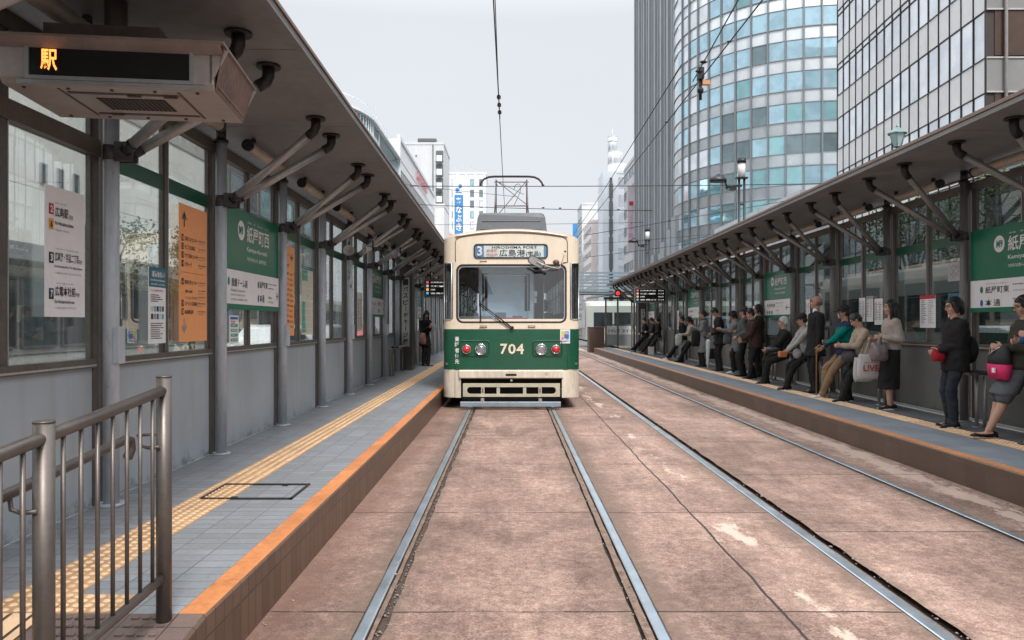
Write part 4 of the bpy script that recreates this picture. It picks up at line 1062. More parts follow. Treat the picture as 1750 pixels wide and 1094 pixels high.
q.obj('grille_bolts', mat('bolt_brown', (.16, .09, .06), .6), gr)
q = MB(); q.prism([(-.16, .045), (-.17, .06), (-.17, .125), (-.15, .14), (-.10, .14), (-.10, .045)], 'x', -.90, .87)
fb = q.obj('fender_bar', mat('fender_steel', (.30, .36, .41), .4, .5, .12, 5), tram)
q = MB()
for x in (-.51, .51): q.box(x - .03, x + .03, -.15, -.02, .14, .2); q.cyl((x, -.17, .17), (x, -.1, .17), .018, 8)
q.obj('fender_hanger', CHR, tram)
for y in (2.6, 4.3, 9.1, 10.8):
    for s in (-1, 1):
        q = MB(); q.cyl((s * .66, y, .33), (s * .78, y, .33), .33, 28); q.cyl((s * .64, y, .33), (s * .66, y, .33), .355, 28); q.obj('wheel', mat('wheel_steel', (.12, .10, .09), .5, .7), tram)
# small front fittings
q = MB()
for x in (-1.0, 1.0): q.tube([(x, -.004, .71), (x, -.004, 1.41)], .0028, 5)
q.tube([(-1.2, .09, .70), (-1.14, .03, .70), (-1.0, -.003, .70)] + [(x / 10, yf(x / 10) - .003, .70) for x in range(-9, 10)] + [(1.0, -.003, .70), (1.14, .03, .70), (1.2, .09, .70)], .004, 5)
q.obj('panel_seam', mat('seam_dark', (.03, .04, .03), .7), tram)
q = MB()
for x in [-.97 + .0746 * i for i in range(27)]:
    q.ell((x, yf(x) - .004, 1.435), (.004, .003, .004), 6, 4)
q.obj('rivet', CREAM, tram)
q = MB(); q.bbox(.18, .98, .62, .70, .85, 1.62, .03); q.ell((.62, .85, 1.86), (.09, .1, .12), 12, 8); q.bbox(.45, .8, .8, .95, 1.2, 1.72, .05); q.bbox(-1.1, -.62, .5, .75, 1.3, 1.72, .02)
q.obj('cab_seat', mat('cab_dark', (.02, .024, .028), .6), tram)
q = MB()
for x in (-.5, .36): q.tube([(x - .06, -.03, 1.455), (x - .06, -.06, 1.48), (x + .06, -.06, 1.48), (x + .06, -.03, 1.455)], .007, 6); q.box(x - .065, x + .065, -.04, -.02, 1.45, 1.462)
q.tube([(-.5 - .06, -.01, 2.618), (-.56, -.035, 2.63), (-.44, -.035, 2.63), (-.44, -.01, 2.618)], .007, 6)
q.obj('step_handle', mat('handle_brass', (.32, .22, .14), .5, .4), tram)
q = MB(); pv = V((.015, -.055, 1.445)); tip = V((-.54, -.075, 1.865))
q.cyl(pv + V((0, .03, 0)), pv + V((0, -.03, 0)), .03, 12); q.tube([pv, tip], .011, 8); q.tube([pv + V((-.015, 0, -.03)), tip + V((-.01, 0, -.03))], .007, 8); q.obj('wiper', BLACKP, tram)
q = MB(); q.tube([(-.575, -.055, 2.10), (-.558, -.055, 1.86), (-.545, -.055, 1.56)], .011, 6); q.box(-.575, -.535, -.07, -.055, 1.83, 1.89); q.obj('wiper_blade', BLACKP, tram)
# mirrors
q = MB(); R_ = Matrix.Rotation(radians(27), 4, 'Y')
q.M = Matrix.Translation((.44, -.24, 2.60)) @ R_
pl = rrect(-.145, .145, -.065, .065, .06, 6)
q.add([(x * 1.06, .0, z * 1.12) for x, z in pl] + [(x * 1.06, .03, z * 1.12) for x, z in pl] + [(x * .7, .06, z * .6) for x, z in pl], [(i, (i + 1) % len(pl), len(pl) + (i + 1) % len(pl), len(pl) + i) for i in range(len(pl))] + [(len(pl) + i, len(pl) + (i + 1) % len(pl), 2 * len(pl) + (i + 1) % len(pl), 2 * len(pl) + i) for i in range(len(pl))] + [tuple(2 * len(pl) + i for i in range(len(pl)))], False)
q.mi(1).add([(x * 1.0, .0, z * 1.0) for x, z in pl], [tuple(range(len(pl)))]); q.mi(0).tube([(x * 1.06, 0, z * 1.12) for x, z in pl], .006, 6, True); q.M = None
mi_ = q.obj('mirror', [GASK, mat('mirror_face', (.35, .33, .32), .35, .5, .2, 6)], tram, clean=False)
q = MB(); q.tube([(.44, -.25, 2.60), (.55, -.27, 2.55), (.70, -.22, 2.505), (.83, -.12, 2.49), (.87, -.06, 2.52), (.88, -.04, 2.62)], .011, 8)
q.tube([(.70, -.22, 2.505), (.62, -.16, 2.46), (.5, -.08, 2.44)], .008, 6); q.tube([(.88, -.1, 2.56), (.93, -.08, 2.72), (.96, -.06, 2.80)], .006, 6); q.obj('mirror_arm', mat('mirror_arm', (.5, .45, .38), .4, .5), tram)
q = MB(); q.ell((.79, -.14, 2.60), (.06, .035, .05), 14, 8); q.tube([(.79, -.14, 2.58), (.86, -.1, 2.56), (.97, -.08, 2.60)], .009, 6); q.ell((.96, -.08, 2.60), (.045, .02, .012), 8, 5)
q.ell((.955, -.06, 2.80), (.02, .012, .02), 8, 5); q.obj('round_mirror', mat('mirror_back', (.10, .055, .04), .4), tram)
q = MB(); q.add([(.28, -.1, 2.50), (.42, -.12, 2.42), (.55, -.13, 2.43), (.62, -.12, 2.40), (.66, -.1, 2.47), (.52, -.1, 2.50), (.45, -.1, 2.46)], [(0, 1, 6), (1, 2, 5, 6), (2, 3, 4, 5)]); 
q.tube([(.28, -.1, 2.51), (.42, -.12, 2.44), (.56, -.13, 2.44)], .012, 6); q.obj('under_mirror', GASK, tram, clean=False)
# corner windows
for s in (-1, 1):
    idx = [i for i, p_ in enumerate(PL_) if p_[2] == 'c' and p_[0] * s > 0 and -.001 < p_[1] < .2]
    cp = [(HW - RC + RC * cos(radians(a)), RC + RC * sin(radians(a))) for a in (287, 300, 313, 326, 340)]
    cp = [(s * x, y) for x, y in cp]
    q = MB(); n = len(cp)
    q.add([(x * .985, y + .015, z) for x, y in cp for z in (1.6, 2.6)], [(2 * i, 2 * i + 2, 2 * i + 3, 2 * i + 1) for i in range(n - 1)], True)
    cw = q.obj('corner_window', WINS, tram, clean=False)
    q = MB(); q.tube([(cp[0][0], cp[0][1] - .004, z) for z in (1.6, 2.59)] + [(x, y - .004, 2.6) for x, y in cp[1:]] + [(cp[-1][0], cp[-1][1] - .004, 1.6)] + [(x, y - .004, 1.59) for x, y in cp[-2:0:-1]], .013, 6, True)
    q.obj('frame', SIL, cw); 
for s in (-1, 1):
    ys_ = [(.675, 1.0), (1.14, 2.2), (2.34, 3.4), (3.54, 4.6), (4.74, 5.9), (6.04, 7.4), (7.54, 8.7), (8.84, 9.9), (10.04, 11.1), (11.24, 12.2), (12.34, 13.0)]
    for a, b_ in ys_:
        q = MB(); q.box(s * (HW - .02), s * (HW - .012), a, b_, 1.6, 2.6); w_ = q.obj('side_window', WINS, tram)
        q = MB()
        for bb_ in ((a - .01, a + .02, 1.58, 2.62), (b_ - .02, b_ + .01, 1.58, 2.62), (a + .02, b_ - .02, 1.58, 1.61), (a + .02, b_ - .02, 2.59, 2.62), (a + .02, b_ - .02, 2.22, 2.24)): q.box(s * (HW - .01), s * (HW + .008), bb_[0], bb_[1], bb_[2], bb_[3])
        q.obj('frame', SIL, w_)
# roof
q = MB(); ys_ = [.0, .02, .06, .12, .18, .225, .4, .8, 1.6] + [TLEN / 2]
ys_ += [TLEN - y for y in reversed(ys_[:-1])]
rows = []
for y in ys_:
    d = min(y, TLEN - y); w = HW - RC + sqrt(max(0, RC ** 2 - max(0, RC - d) ** 2))
    row = []
    for i in range(25):
        t = -1 + i / 12; t = t * (1.5 - .5 * t * t) if False else t
        x = w * t; dd = min(d, w - abs(x)); yy = y - (.03 * (1 - x * x) if y < .001 and abs(x) < 1 else 0)
        row.append(V((x, yy, arch(x) + .055 * (1 - exp(-dd / .07)))))
    rows.append(row)
q.add([p_ for r_ in rows for p_ in r_], [(j * 25 + i, j * 25 + i + 1, (j + 1) * 25 + i + 1, (j + 1) * 25 + i) for j in range(len(rows) - 1) for i in range(24)], True)
q.obj('roof', mat('roof_brown', (.40, .25, .19), .55, 0, .12, 3), tram, clean=False)
q = MB(); n = 6
def rb_ring(y, w, h0, h1, r): return [V((x, y, z)) for x, z in rrect(-w, w, h0, h1, r, 4)]
q.loft([rb_ring(1.45, .60, 3.2, 3.54, .05), rb_ring(1.3, .695, 3.17, 3.46, .05), rb_ring(1.31, .69, 3.17, 3.5, .05)][:0] or [
    [V((-.71, 1.2, 3.17)), V((.71, 1.2, 3.17)), V((.66, 1.26, 3.60)), V((.63, 1.28, 3.665)), V((.57, 1.30, 3.69)), V((-.57, 1.30, 3.69)), V((-.63, 1.28, 3.665)), V((-.66, 1.26, 3.60))],
    [V((-.71, 3.4, 3.17)), V((.71, 3.4, 3.17)), V((.66, 3.36, 3.60)), V((.63, 3.34, 3.665)), V((.57, 3.32, 3.69)), V((-.57, 3.32, 3.69)), V((-.63, 3.34, 3.665)), V((-.66, 3.36, 3.60))]], smooth=False)
for z, w in ((3.36, .60), (3.52, .58)): q.prism([(1.2 + (z - 3.17) * .14 - .014, z), (1.2 + (z - 3.17) * .14 + .01, z + .02), (1.2 + (z - 3.17) * .14 + .01, z - .012)], 'x', -w, w)
bevel(q.obj('roof_equipment', mat('equip_grey', (.10, .112, .12), .55, .2, .1, 3), tram), .02)
# pantograph, base on the roof 4 m back
pg = MB(); PY = 3.9
ins = MB()
for sx in (-.45, .45):
    for yy in (PY - .5, PY + .6): ins.cyl((sx, yy, 3.2), (sx, yy, 3.42), .04, 10)
pb_ = pg.box(-.5, .5, PY - .55, PY - .5, 3.42, 3.46).box(-.5, .5, PY + .6, PY + .65, 3.42, 3.46).box(-.5, -.45, PY - .5, PY + .6, 3.42, 3.46).box(.45, .5, PY - .5, PY + .6, 3.42, 3.46)
TZ = 4.92
for s in (-1, 1):
    pg.tube([(s * .42, PY + .5, 3.46), (s * .37, PY + .9, 4.12), (s * .355, PY, 4.84)], .016, 6); pg.tube([(s * .42, PY - .4, 3.46), (s * .36, PY - .75, 4.12), (s * .355, PY, 4.84)], .016, 6)
    pg.tube([(s * .355, PY, 4.84), (s * .355, PY, 4.78), (s * .33, PY, 4.70)], .014, 6)
for yy, zz in ((PY + .9, 4.12), (PY - .75, 4.12)): pg.tube([(-.365, yy, zz), (.365, yy, zz)], .013, 6)
pg.tube([(-.37, PY + .9, 4.12), (.35, PY + .02, 4.82)], .009, 6); pg.tube([(.37, PY - .75, 4.12), (-.35, PY - .02, 4.82)], .009, 6)
pg.tube([(-.4, PY, 4.79), (.4, PY, 4.79)], .011, 6); pg.tube([(-.3, PY, 4.79), (.28, PY - .3, 4.45)], .006, 6)
pg.tube([(.06, PY, 4.62), (.09, PY, 4.72), (.16, PY, 4.75), (.22, PY, 4.70), (.2, PY, 4.55), (.06, PY - .3, 4.2)], .008, 6)
pan = pg.obj('pantograph', mat('pantograph_steel', (.14, .11, .10), .5, .5), tram); ins.obj('insulator', mat('insulator_brown', (.2, .09, .05), .2), pan)
q = MB()
hp = [(-.73, 4.70), (-.70, 4.78), (-.63, 4.86), (-.53, 4.905), (-.4, 4.918), (0, 4.92), (.4, 4.918), (.53, 4.905), (.63, 4.86), (.70, 4.78), (.73, 4.70)]
for yy in (-.06, .06): q.tube([(x, PY + yy, z) for x, z in hp], .015, 6)
q.tube([(x, PY, z + .006) for x, z in hp[2:-2]], .02, 6)
q.obj('collector_head', mat('collector_copper', (.09, .07, .07), .4, .6), pan)
# interior: floor, partitions, seats, poles, driver's desk
GI = mat('interior_bluegrey', (.62, .74, .82), .5, 0, .08, 2)
q = MB(); q.box(-1.18, 1.18, .05, TLEN - .1, .78, .82); q.box(-1.16, 1.16, .06, TLEN - .1, 2.98, 3.0); q.box(-1.17, 1.17, TLEN - .12, TLEN - .08, .8, 2.95)
q.mi(1).box(-1.19, -1.17, .3, TLEN - .1, .8, 1.58); q.box(1.17, 1.19, .3, TLEN - .1, .8, 1.58)
q.obj('cabin_lining', [mat('interior_dark', (.10, .11, .12), .6), mat('interior_wall', (.14, .10, .075), .5)], tram)
q = MB(); q.M = Matrix.Translation((-.10, -.62, 0)) @ Matrix.Diagonal((.82, 1, 1, 1)); q.box(-.62, .62, 1.15, 1.19, .82, 1.75); q.box(-.62, -.54, 1.15, 1.19, 1.75, 2.85); q.box(.54, .62, 1.15, 1.19, 1.75, 2.85); q.box(-.54, .54, 1.15, 1.19, 2.45, 2.95); q.box(-.42, .42, 1.165, 1.175, 1.75, 2.45)
q.mi(1).box(-.5, -.485, 1.13, 1.15, 1.56, 2.42); q.box(.485, .5, 1.13, 1.15, 1.56, 2.42); q.box(-.5, .5, 1.13, 1.15, 2.40, 2.42)
q.obj('driver_partition', [GI, SIL], tram)
q = MB(); q.prism([(.14, 1.3), (.16, 1.62), (.45, 1.66), (.55, 1.5), (.55, .85), (.14, .85)], 'x', -.95, -.35); q.prism([(.14, 1.3), (.16, 1.56), (.5, 1.56), (.5, .85), (.14, .85)], 'x', -.35, .95); q.box(-.3, -.1, .3, .4, 1.56, 1.72); q.box(.02, .2, .25, .35, 1.56, 1.66)
q.obj('dashboard', mat('dash_grey', (.20, .22, .24), .6, 0, .1, 4), tram)
q = MB(); q.box(-.22, .28, .13, .145, 1.60, 1.625); q.obj('red_strip', mat('red_strip', (.6, .06, .09), .3), tram)
q = MB(); q.cyl((.42, .6, .85), (.42, .6, 2.95), .016, 10); q.cyl((.6, .5, .85), (.6, .5, 2.95), .012, 8); q.box(.36, .48, .56, .585, 2.02, 2.12); q.box(.35, .47, .56, .585, 1.9, 2.0); q.obj('grab_pole', SIL, tram)
q = MB()
for i in range(6):
    for s in (-1, 1): q.bbox(s * .72, s * 1.12, 2.2 + i * 1.7, 3.5 + i * 1.7, 1.2, 1.3, .03); q.bbox(s * 1.06, s * 1.15, 2.2 + i * 1.7, 3.5 + i * 1.7, 1.3, 1.75, .03)
q.obj('seat', mat('seat_green', (.04, .12, .09), .8), tram)

# ------------------------------------------------------------------ overhead wires
BLK = mat('wire_black', (.02, .02, .022), .5, .4)
def wire(pts, r, label, grp=None, extra=None, y0=None):
    q = MB(); q.tube(pts, r, 5)
    if extra: extra(q)
    o = q.obj('overhead_wire', BLK); tag(o, label, 'wire', grp); return o
def sag(a, b, s, n=10):
    a, b = V(a), V(b); return [a.lerp(b, i / n) - V((0, 0, 4 * s * (i / n) * (1 - i / n))) for i in range(n + 1)]
def beads(pts, r=.035):
    def f(q):
        for p_ in pts: q.ell(p_, (r, r * .6, r * .45), 8, 5)
    return f
zb0 = 4.935
wire([(-.185, -8, zb0), (-.19, 8, zb0), (-.20, 17, zb0), (-.2, 60, zb0 + .1)], .0075, 'contact wire over the left track touching the tram pantograph', None, lambda q: [q.cyl((-.19, y, zb0 - .01), (-.19, y + .05, zb0 - .01), .032, 10) for y in (11.1, 11.5, 11.9)])
wire([(-.15, -8, 5.6), (-.16, 4, 5.2), (-.19, 10.6, 4.97), (-.19, 12.4, 4.95)], .006, 'second wire running just beside the contact wire above the tram')
for (xx, zz, yy) in ((2.66, 4.93, 10.2),):
    wire([(2.70, -8, 4.95), (2.64, 10, 4.93), (2.55, 60, 4.95)], .0085, 'lower contact wire over the empty right track', None, beads([(2.66, 7.4, 4.96), (2.65, 9.0, 4.95), (2.64, 12.6, 4.95)], .03))
    wire([(2.36, 2, 5.35), (2.40, 6, 5.15), (2.60, 10.6, 4.99)], .0085, 'upper wire slanting down to the section insulator over the right track', None, beads([(2.39, 5.6, 5.17), (2.44, 7.6, 5.10), (2.57, 9.9, 5.02), (2.585, 10.2, 5.0)], .05))
    wire([(2.30, 10.0, 5.02), (2.42, 20, 5.0), (2.50, 60, 5.0)], .0075, 'upper wire beyond the section insulator over the right track')
q = MB(); q.cyl((2.62, 10.25, 4.62), (2.62, 10.25, 5.0), .02, 8); q.box(2.58, 2.66, 10.2, 10.3, 4.9, 5.06); q.mi(1).box(2.64, 2.74, 10.2, 10.26, 4.82, 4.88); q.mi(0).ell((2.62, 10.25, 4.75), (.045, .045, .05), 8, 6)
tag(q.obj('section_insulator', [BLK, mat('insulator_orange', (.55, .25, .13), .5)]), 'dark section insulator with a small orange tag hanging on the right wires', 'insulator')
def spanwire(x0, y0, x1, y1, Y, lab, r=.012, b=()):
    a, c_ = px(x0, y0, Y), px(x1, y1, Y); wire(sag(a, c_, .05), r, lab, None, beads([a.lerp(c_, t) for t in b], .06))
spanwire(700, 318, 1460, 313, 26, 'upper horizontal span wire crossing behind the pantograph', .014, (.3,))
spanwire(700, 349, 1115, 360, 30, 'second horizontal span wire just above the tram roof box', .014, (.55, .62, .86))
spanwire(700, 384, 1100, 380, 44, 'third thin span wire level with the tram roof box', .012)
spanwire(1000, 402, 1480, 318, 38, 'span wire slanting up to the right in front of the glass tower', .014, (.3,))
spanwire(1000, 440, 1300, 398, 36, 'lowest span wire slanting over the right canopy end', .012)
spanwire(995, 418, 1240, 398, 60, 'thin wire between the far facades and the first lamp post', .014)
spanwire(620, 305, 880, 336, 42, 'thin wire slanting in front of the left office block', .012)
# ------------------------------------------------------------------ lamps beside the track
def lamp_post(x, y, z, label, arm=True):
    r = empty('street_lamp', (x, y, .13), 0, label=label, category='street lamp', group='twin pole street lamps behind the right canopy')
    q = MB(); h = z - .13
    for s in (-1, 1): q.cyl((s * .09, 0, 0), (s * .09, 0, h - .55), .042, 12)
    for k in range(6): q.box(-.11, .11, -.03, .03, 1 + k * .9, 1.06 + k * .9)
    q.box(-.2, .2, -.1, .1, h - .6, h - .55); q.cyl((0, 0, h - .06), (0, 0, h + .05), .15, 16); q.cyl((0, 0, h + .05), (0, 0, h + .1), .15, 16)
    q.obj('pole', mat('lamp_black', (.02, .02, .023), .4, .3), r)
    q = MB(); q.cyl((0, 0, h - .55), (0, 0, h - .06), .125, 18); q.obj('lamp_shade', mat('opal', (.62, .61, .58), .4), r)
    if arm:
        q = MB(); q.tube([(0, 0, h - .85), (-.35, 0, h - .84), (-.55, 0, h - .9)], .035, 8); q.box(-.42, -.2, -.08, .08, h - 1.0, h - .88)
        q.tube([(-.5, 0, h - .95), (-.62, 0, h - .55), (-.8, 0, h - .45), (-1.0, 0, h - .55)], .03, 8)
        q.mi(0); rings = [[V((-.82 + a * cos(2 * pi * i / 16), a * .6 * sin(2 * pi * i / 16), zz)) for i in range(16)] for a, zz in ((.30, h - .72), (.3, h - .62), (.2, h - .52), (.05, h - .48))]
        q.loft(rings); q.obj('lamp_arm', mat('lamp_black', (.02, .02, .023)), r)
    return r
lamp_post(8.0, 25.7, 7.15, 'nearer twin pole street lamp with a white cylinder top before the glass tower')
lamp_post(8.0, 43.5, 7.0, 'farther twin pole street lamp left of the glass tower')
r = empty('lantern_lamp', (12.0, 23.0, .0), 0, label='old style pale teal lantern lamp peeping over the right canopy', category='street lamp')
LT = mat('lantern_teal', (.16, .24, .24), .4, .3)
q = MB(); q.cyl((0, 0, 0), (0, 0, 7.0), .05, 12, .04); q.cyl((0, 0, 7.0), (0, 0, 7.05), .12, 12); q.obj('pole', LT, r)
q = MB(); sq = lambda a, z, n=6: [V((a * cos(2 * pi * i / n), a * sin(2 * pi * i / n), z)) for i in range(n)]
q.loft([sq(.13, 7.05), sq(.24, 7.42)], smooth=False); q.obj('lamp_glass', mat('lantern_glass', (.32, .42, .43), .25, 0, .15, 8), r)
q = MB(); q.loft([sq(.31, 7.42), sq(.30, 7.45), sq(.1, 7.58), sq(.05, 7.62), sq(.05, 7.66), sq(.005, 7.74)], smooth=False)
for i in range(6): q.cyl((.13 * cos(i * pi / 3), .13 * sin(i * pi / 3), 7.05), (.245 * cos(i * pi / 3), .245 * sin(i * pi / 3), 7.43), .012, 5)
q.obj('lantern_cap', LT, r)
# ------------------------------------------------------------------ buildings
CONC = mat('far_concrete', (.40, .40, .39), .8, 0, .08, .3, 3, .2, streak=3)
FW = {'sky': fglass('pane_sky', (.50, .72, .82), .05, .8, .1), 'dark': fglass('pane_dark', (.22, .29, .31), .08, .6), 'pale': fglass('pane_pale', (.80, .84, .90), .10, .55, .12),
      'teal': fglass('pane_teal', (.30, .52, .55), .06, .7), 'plain': mat('pane_plain', (.07, .085, .09), .12, .1, .3, .4), 'blind': mat('pane_blind', (.55, .62, .62), .35, 0, .15, .5)}
class Building:
    def __init__(s, name, label, cat='building', group=None):
        s.root = empty(name, (0, 0, 0), 0, label=label, category=cat)
        if group: s.root['group'] = group
        s.w = []
    def frame(s, ox, oy, ang):
        """facade frame: local x runs along the facade, local -y is outward, z up"""
        s.F = Matrix.Translation((ox, oy, 0)) @ Matrix.Rotation(ang, 4, 'Z'); return s
    def part(s, name, mats, fn, bev=0):
        q = MB(); q.M = s.F; fn(q); o = q.obj(name, mats, s.root)
        if bev: bevel(o, bev)
        return o
    def win(s, x0, x1, z0, z1, y=-.02, m='dark', fr=None):
        s.w.append((s.F.copy(), x0, x1, z0, z1, y, m, fr))
    def grid(s, x0, x1, n, z0, dz, rows, ww, wh, y=-.02, m=('dark',), fr=.05, prob=1, seed=1):
        r = random.Random(seed); st = (x1 - x0) / n
        for j in range(rows):
            for i in range(n):
                if r.random() > prob: continue
                cx = x0 + st * (i + .5); s.win(cx - st * ww / 2, cx + st * ww / 2, z0 + j * dz, z0 + j * dz + wh, y, r.choice(m), fr)
    def done(s, wf=None):
        def area(t):
            a = t[0] @ V((t[1], 0, t[3])); b_ = t[0] @ V((t[2], 0, t[4]))
            c = (a + b_) / 2
            if not inframe(c): return 0
            return abs((b_.x / b_.y - a.x / a.y) * (b_.z / b_.y - a.z / a.y)) + 1e-9
        s.w.sort(key=area, reverse=True)
        wf = wf or FRAMEW
        for k, part in enumerate((s.w[:100], s.w[100:])):
            if k == 1:
                if not part: break
                ms = sorted({t[6] for t in part}); q = MB()
                for t in part:
                    q.M = t[0]; q.mi(1 + ms.index(t[6])).box(t[1], t[2], t[5], t[5] + .04, t[3], t[4])
                    if t[7]: s.fr_(q, t)
                q.obj('window_rest', [wf] + [FW[m_] for m_ in ms], s.root, kind='stuff', clean=False)
            else:
                for t in part:
                    q = MB(); q.M = t[0]; q.mi(1).box(t[1], t[2], t[5], t[5] + .04, t[3], t[4])
                    if t[7]: s.fr_(q, t)
                    q.obj('window', [wf, FW[t[6]]], s.root, clean=False)
        return s
    @staticmethod
    def fr_(q, t):
        f = t[7]; y0, y1 = t[5] - .05, t[5] + .01; q.mi(0)
        for a in ((t[1] - f, t[2] + f, t[4], t[4] + f), (t[1] - f, t[2] + f, t[3] - f, t[3]), (t[1] - f, t[1], t[3], t[4]), (t[2], t[2] + f, t[3], t[4])): q.box(a[0], a[1], y0, y1, a[2], a[3])
FRAMEW = mat('window_frame_grey', (.30, .31, .32), .5, .3)
MULL = mat('mullion_brown', (.045, .033, .028), .5, .3)
# A: white panelled office block with brown mullions, right
A = Building('office_building', 'tall white panelled office block with thin brown mullions, right edge of the photo')
ang = atan2(1, .064)                      # long facade runs away from the camera; its outward side faces the street
PANW = mat('panel_pale', (.62, .62, .62), .35, .1, .05, .4)
A.frame(25, 39, ang); LA = 20.9; NC = 17; cw = LA / NC
# local x along the facade, local -y must point to the street (-X): rotating by ~86 deg sends local -y to +X, so mirror
A.F = Matrix.Translation((25, 39, 0)) @ Matrix(((.064, 1, 0, 0), (.998, -.064, 0, 0), (0, 0, 1, 0), (0, 0, 0, 1)))
TOPA = 46
A.part('wall', PANW, lambda q: q.box(1.7, LA, .12, 22, 0, TOPA))
FH = 4.35; zrow = [13.16 + FH * k for k in range(-3, 8)]
zrow = [11.25 - FH * 2 + FH * k for k in range(0, 10)]        # bottoms of the window rows
spn = []
for j, z in enumerate(zrow):
    for i in range(NC):
        m_ = 'pale'
        A.win(i * cw + .06, (i + 1) * cw - .06, z, z + 2.42, .06, m_)
        if j >= 4: pass
def spandrels(q):
    for j, z in enumerate(zrow):
        for i in range(NC): q.box(i * cw + .05, (i + 1) * cw - .05, .05, .1, z + 2.5, z + FH - .07)
A.part('spandrel_panel', mat('panel_grey', (.74, .745, .74), .4, .0, .07, .35), spandrels)
def mull(q):
    for i in range(NC + 1): q.box(i * cw - .024, i * cw + .024, .0, .07, 0, TOPA)
A.part('mullion', MULL, mull)
def trans(q):
    for j, z in enumerate(zrow):
        for zz in (z - .05, z + 2.45): q.box(0, LA, -.01, .05, zz - .02, zz + .02)
        if j >= 4: q.box(0, LA, -.01, .05, z + 2.0, z + 2.05)
A.part('transom', MULL, trans)
# short face towards the camera: brown windows and grey panels
A.frame(25, 38.98, 0)
A.part('end_wall', mat('panel_end', (.21, .205, .20), .45, .1, .08, .4), lambda q: [q.box(.02 + k * 3.1, 3.06 + k * 3.1, -.06, .0, z + 2.5, z + FH - .08) for z in zrow for k in range(7)])
A.part('end_backing', MULL, lambda q: q.box(0, 22, 0, .12, 0, TOPA))
for z in zrow:
    for k in range(9): A.win(.45 + k * 2.4, 2.7 + k * 2.4, z + .05, z + 2.4, -.04, 'brown', None)
FW['brown'] = mat('pane_brown', (.075, .045, .032), .22, .2, .2, .3)
A.part('end_trim', mat('trim_light', (.42, .41, .40), .5, .2), lambda q: [q.box(0, 22, -.12, -.06, z + 2.42 + dz_, z + 2.50 + dz_) for z in zrow for dz_ in (0, FH - 2.55)])
A.part('drain_pipe', mat('pipe_grey', (.40, .38, .37), .4, .3), lambda q: q.cyl((.95, -.2, 0), (.95, -.2, TOPA), .08, 10))
A.done()
# B: round glass tower
B = Building('glass_tower', 'curved glass tower with blue panes and grey bands, above the right canopy')
BX, BY, BR = 41.0, 107.0, 17.0
B.F = Matrix.Translation((BX, BY, 0)); TOPB = 66; da = radians(7.0)
def cylwall(r, z0, z1):
    def f(q):
        n = 90; rings = [[V((r * cos(2 * pi * i / n), r * sin(2 * pi * i / n), z)) for i in range(n)] for z in (z0, z1)]
        q.loft(rings)
    return f
B.part('core_wall', mat('tower_band', (.74, .79, .82), .25, .2, .08, .2), cylwall(BR, 8, TOPB))
B.part('podium', mat('podium_dark', (.10, .14, .16), .2, .4), cylwall(BR - .6, 0, 8))
FHB = 3.88; z0b = 36.4 - 2.25 - FHB * 7
angs = [radians(-90) - da * k for k in range(-8, 13)]
rr = random.Random(5)
for j in range(14):
    z = z0b + FHB * j
    for k, a in enumerate(angs):
        F = Matrix.Translation((BX + BR * cos(a), BY + BR * sin(a), 0)) @ Matrix.Rotation(a + pi / 2, 4, 'Z')
        hw = BR * math.tan(da / 2) - .14
        p_ = rr.random(); low = j <= 5
        m_ = ('dark' if p_ < .3 else 'teal' if p_ < .75 else 'sky') if low and k > 3 else ('dark' if p_ < .04 else 'teal' if p_ < .16 else 'sky')
        if k > 16: m_ = 'pale' if p_ < .6 else 'sky'
        B.w.append((F, -hw, hw, z, z + 2.2, -.06, m_, None))
def fins(q):
    for a in angs:
        a2 = a + da / 2
        q.M = Matrix.Translation((BX, BY, 0)) @ Matrix.Rotation(a2, 4, 'Z'); q.box(BR - .05, BR + .28, -.10, .10, 8, TOPB)
B.part('mullion', mat('mullion_grey', (.22, .235, .245), .4, .4), fins)
def rings_(q):
    q.M = Matrix.Translation((BX, BY, 0)); n = 90
    for j in range(15):
        for zz in (z0b + FHB * j - .09, z0b + FHB * j + 2.22):
            prof = [(BR - .02, zz), (BR + .14, zz), (BR + .14, zz + .10), (BR - .02, zz + .10)]
            vs = [(r_ * cos(2 * pi * i / n), r_ * sin(2 * pi * i / n), z) for i in range(n) for r_, z in prof]
            q.add(vs, [(i * 4 + k, ((i + 1) % n) * 4 + k, ((i + 1) % n) * 4 + (k + 1) % 4, i * 4 + (k + 1) % 4) for i in range(n) for k in range(4)])
B.part('ledge', mat('mullion_grey', (.2, .2, .2)), rings_)
B.done()
# glass canopy at the tower foot and the ribbed stone slab beside it
S = Building('ribbed_tower', 'dark grey vertically ribbed slab tower left of the glass tower')
S.F = Matrix.Translation((24.35, 104, 0)) @ Matrix(((0.0, 1, 0, 0), (1, 0.0, 0, 0), (0, 0, 1, 0), (0, 0, 0, 1)))
RIB = mat('rib_stone', (.33, .355, .372), .7, 0, .12, .35, 2, .3, streak=4)
S.part('wall', mat('rib_dark', (.19, .205, .215), .6, 0, .15, .3, streak=6), lambda q: q.box(0, 41.5, .5, 16, 0, 72))
def ribs(q):
    n = 24
    for i in range(n + 1):
        x = i * 41 / n; w = .48 if i % 3 else .72
        q.box(x, x + w, .0 if i % 3 else -.2, .5, 0, 72)
S.part('rib', RIB, ribs)
def pods(q):
    for i, (h_, d_) in enumerate(((17, .9), (15.5, .9), (14, 1.1), (12.6, .9), (11.5, 1.0), (12.9, .8))): q.box(2 + i * 3.3, 4.6 + i * 3.3, -d_, -.2, 0, h_)
S.part('buttress', RIB, pods)
S.done()
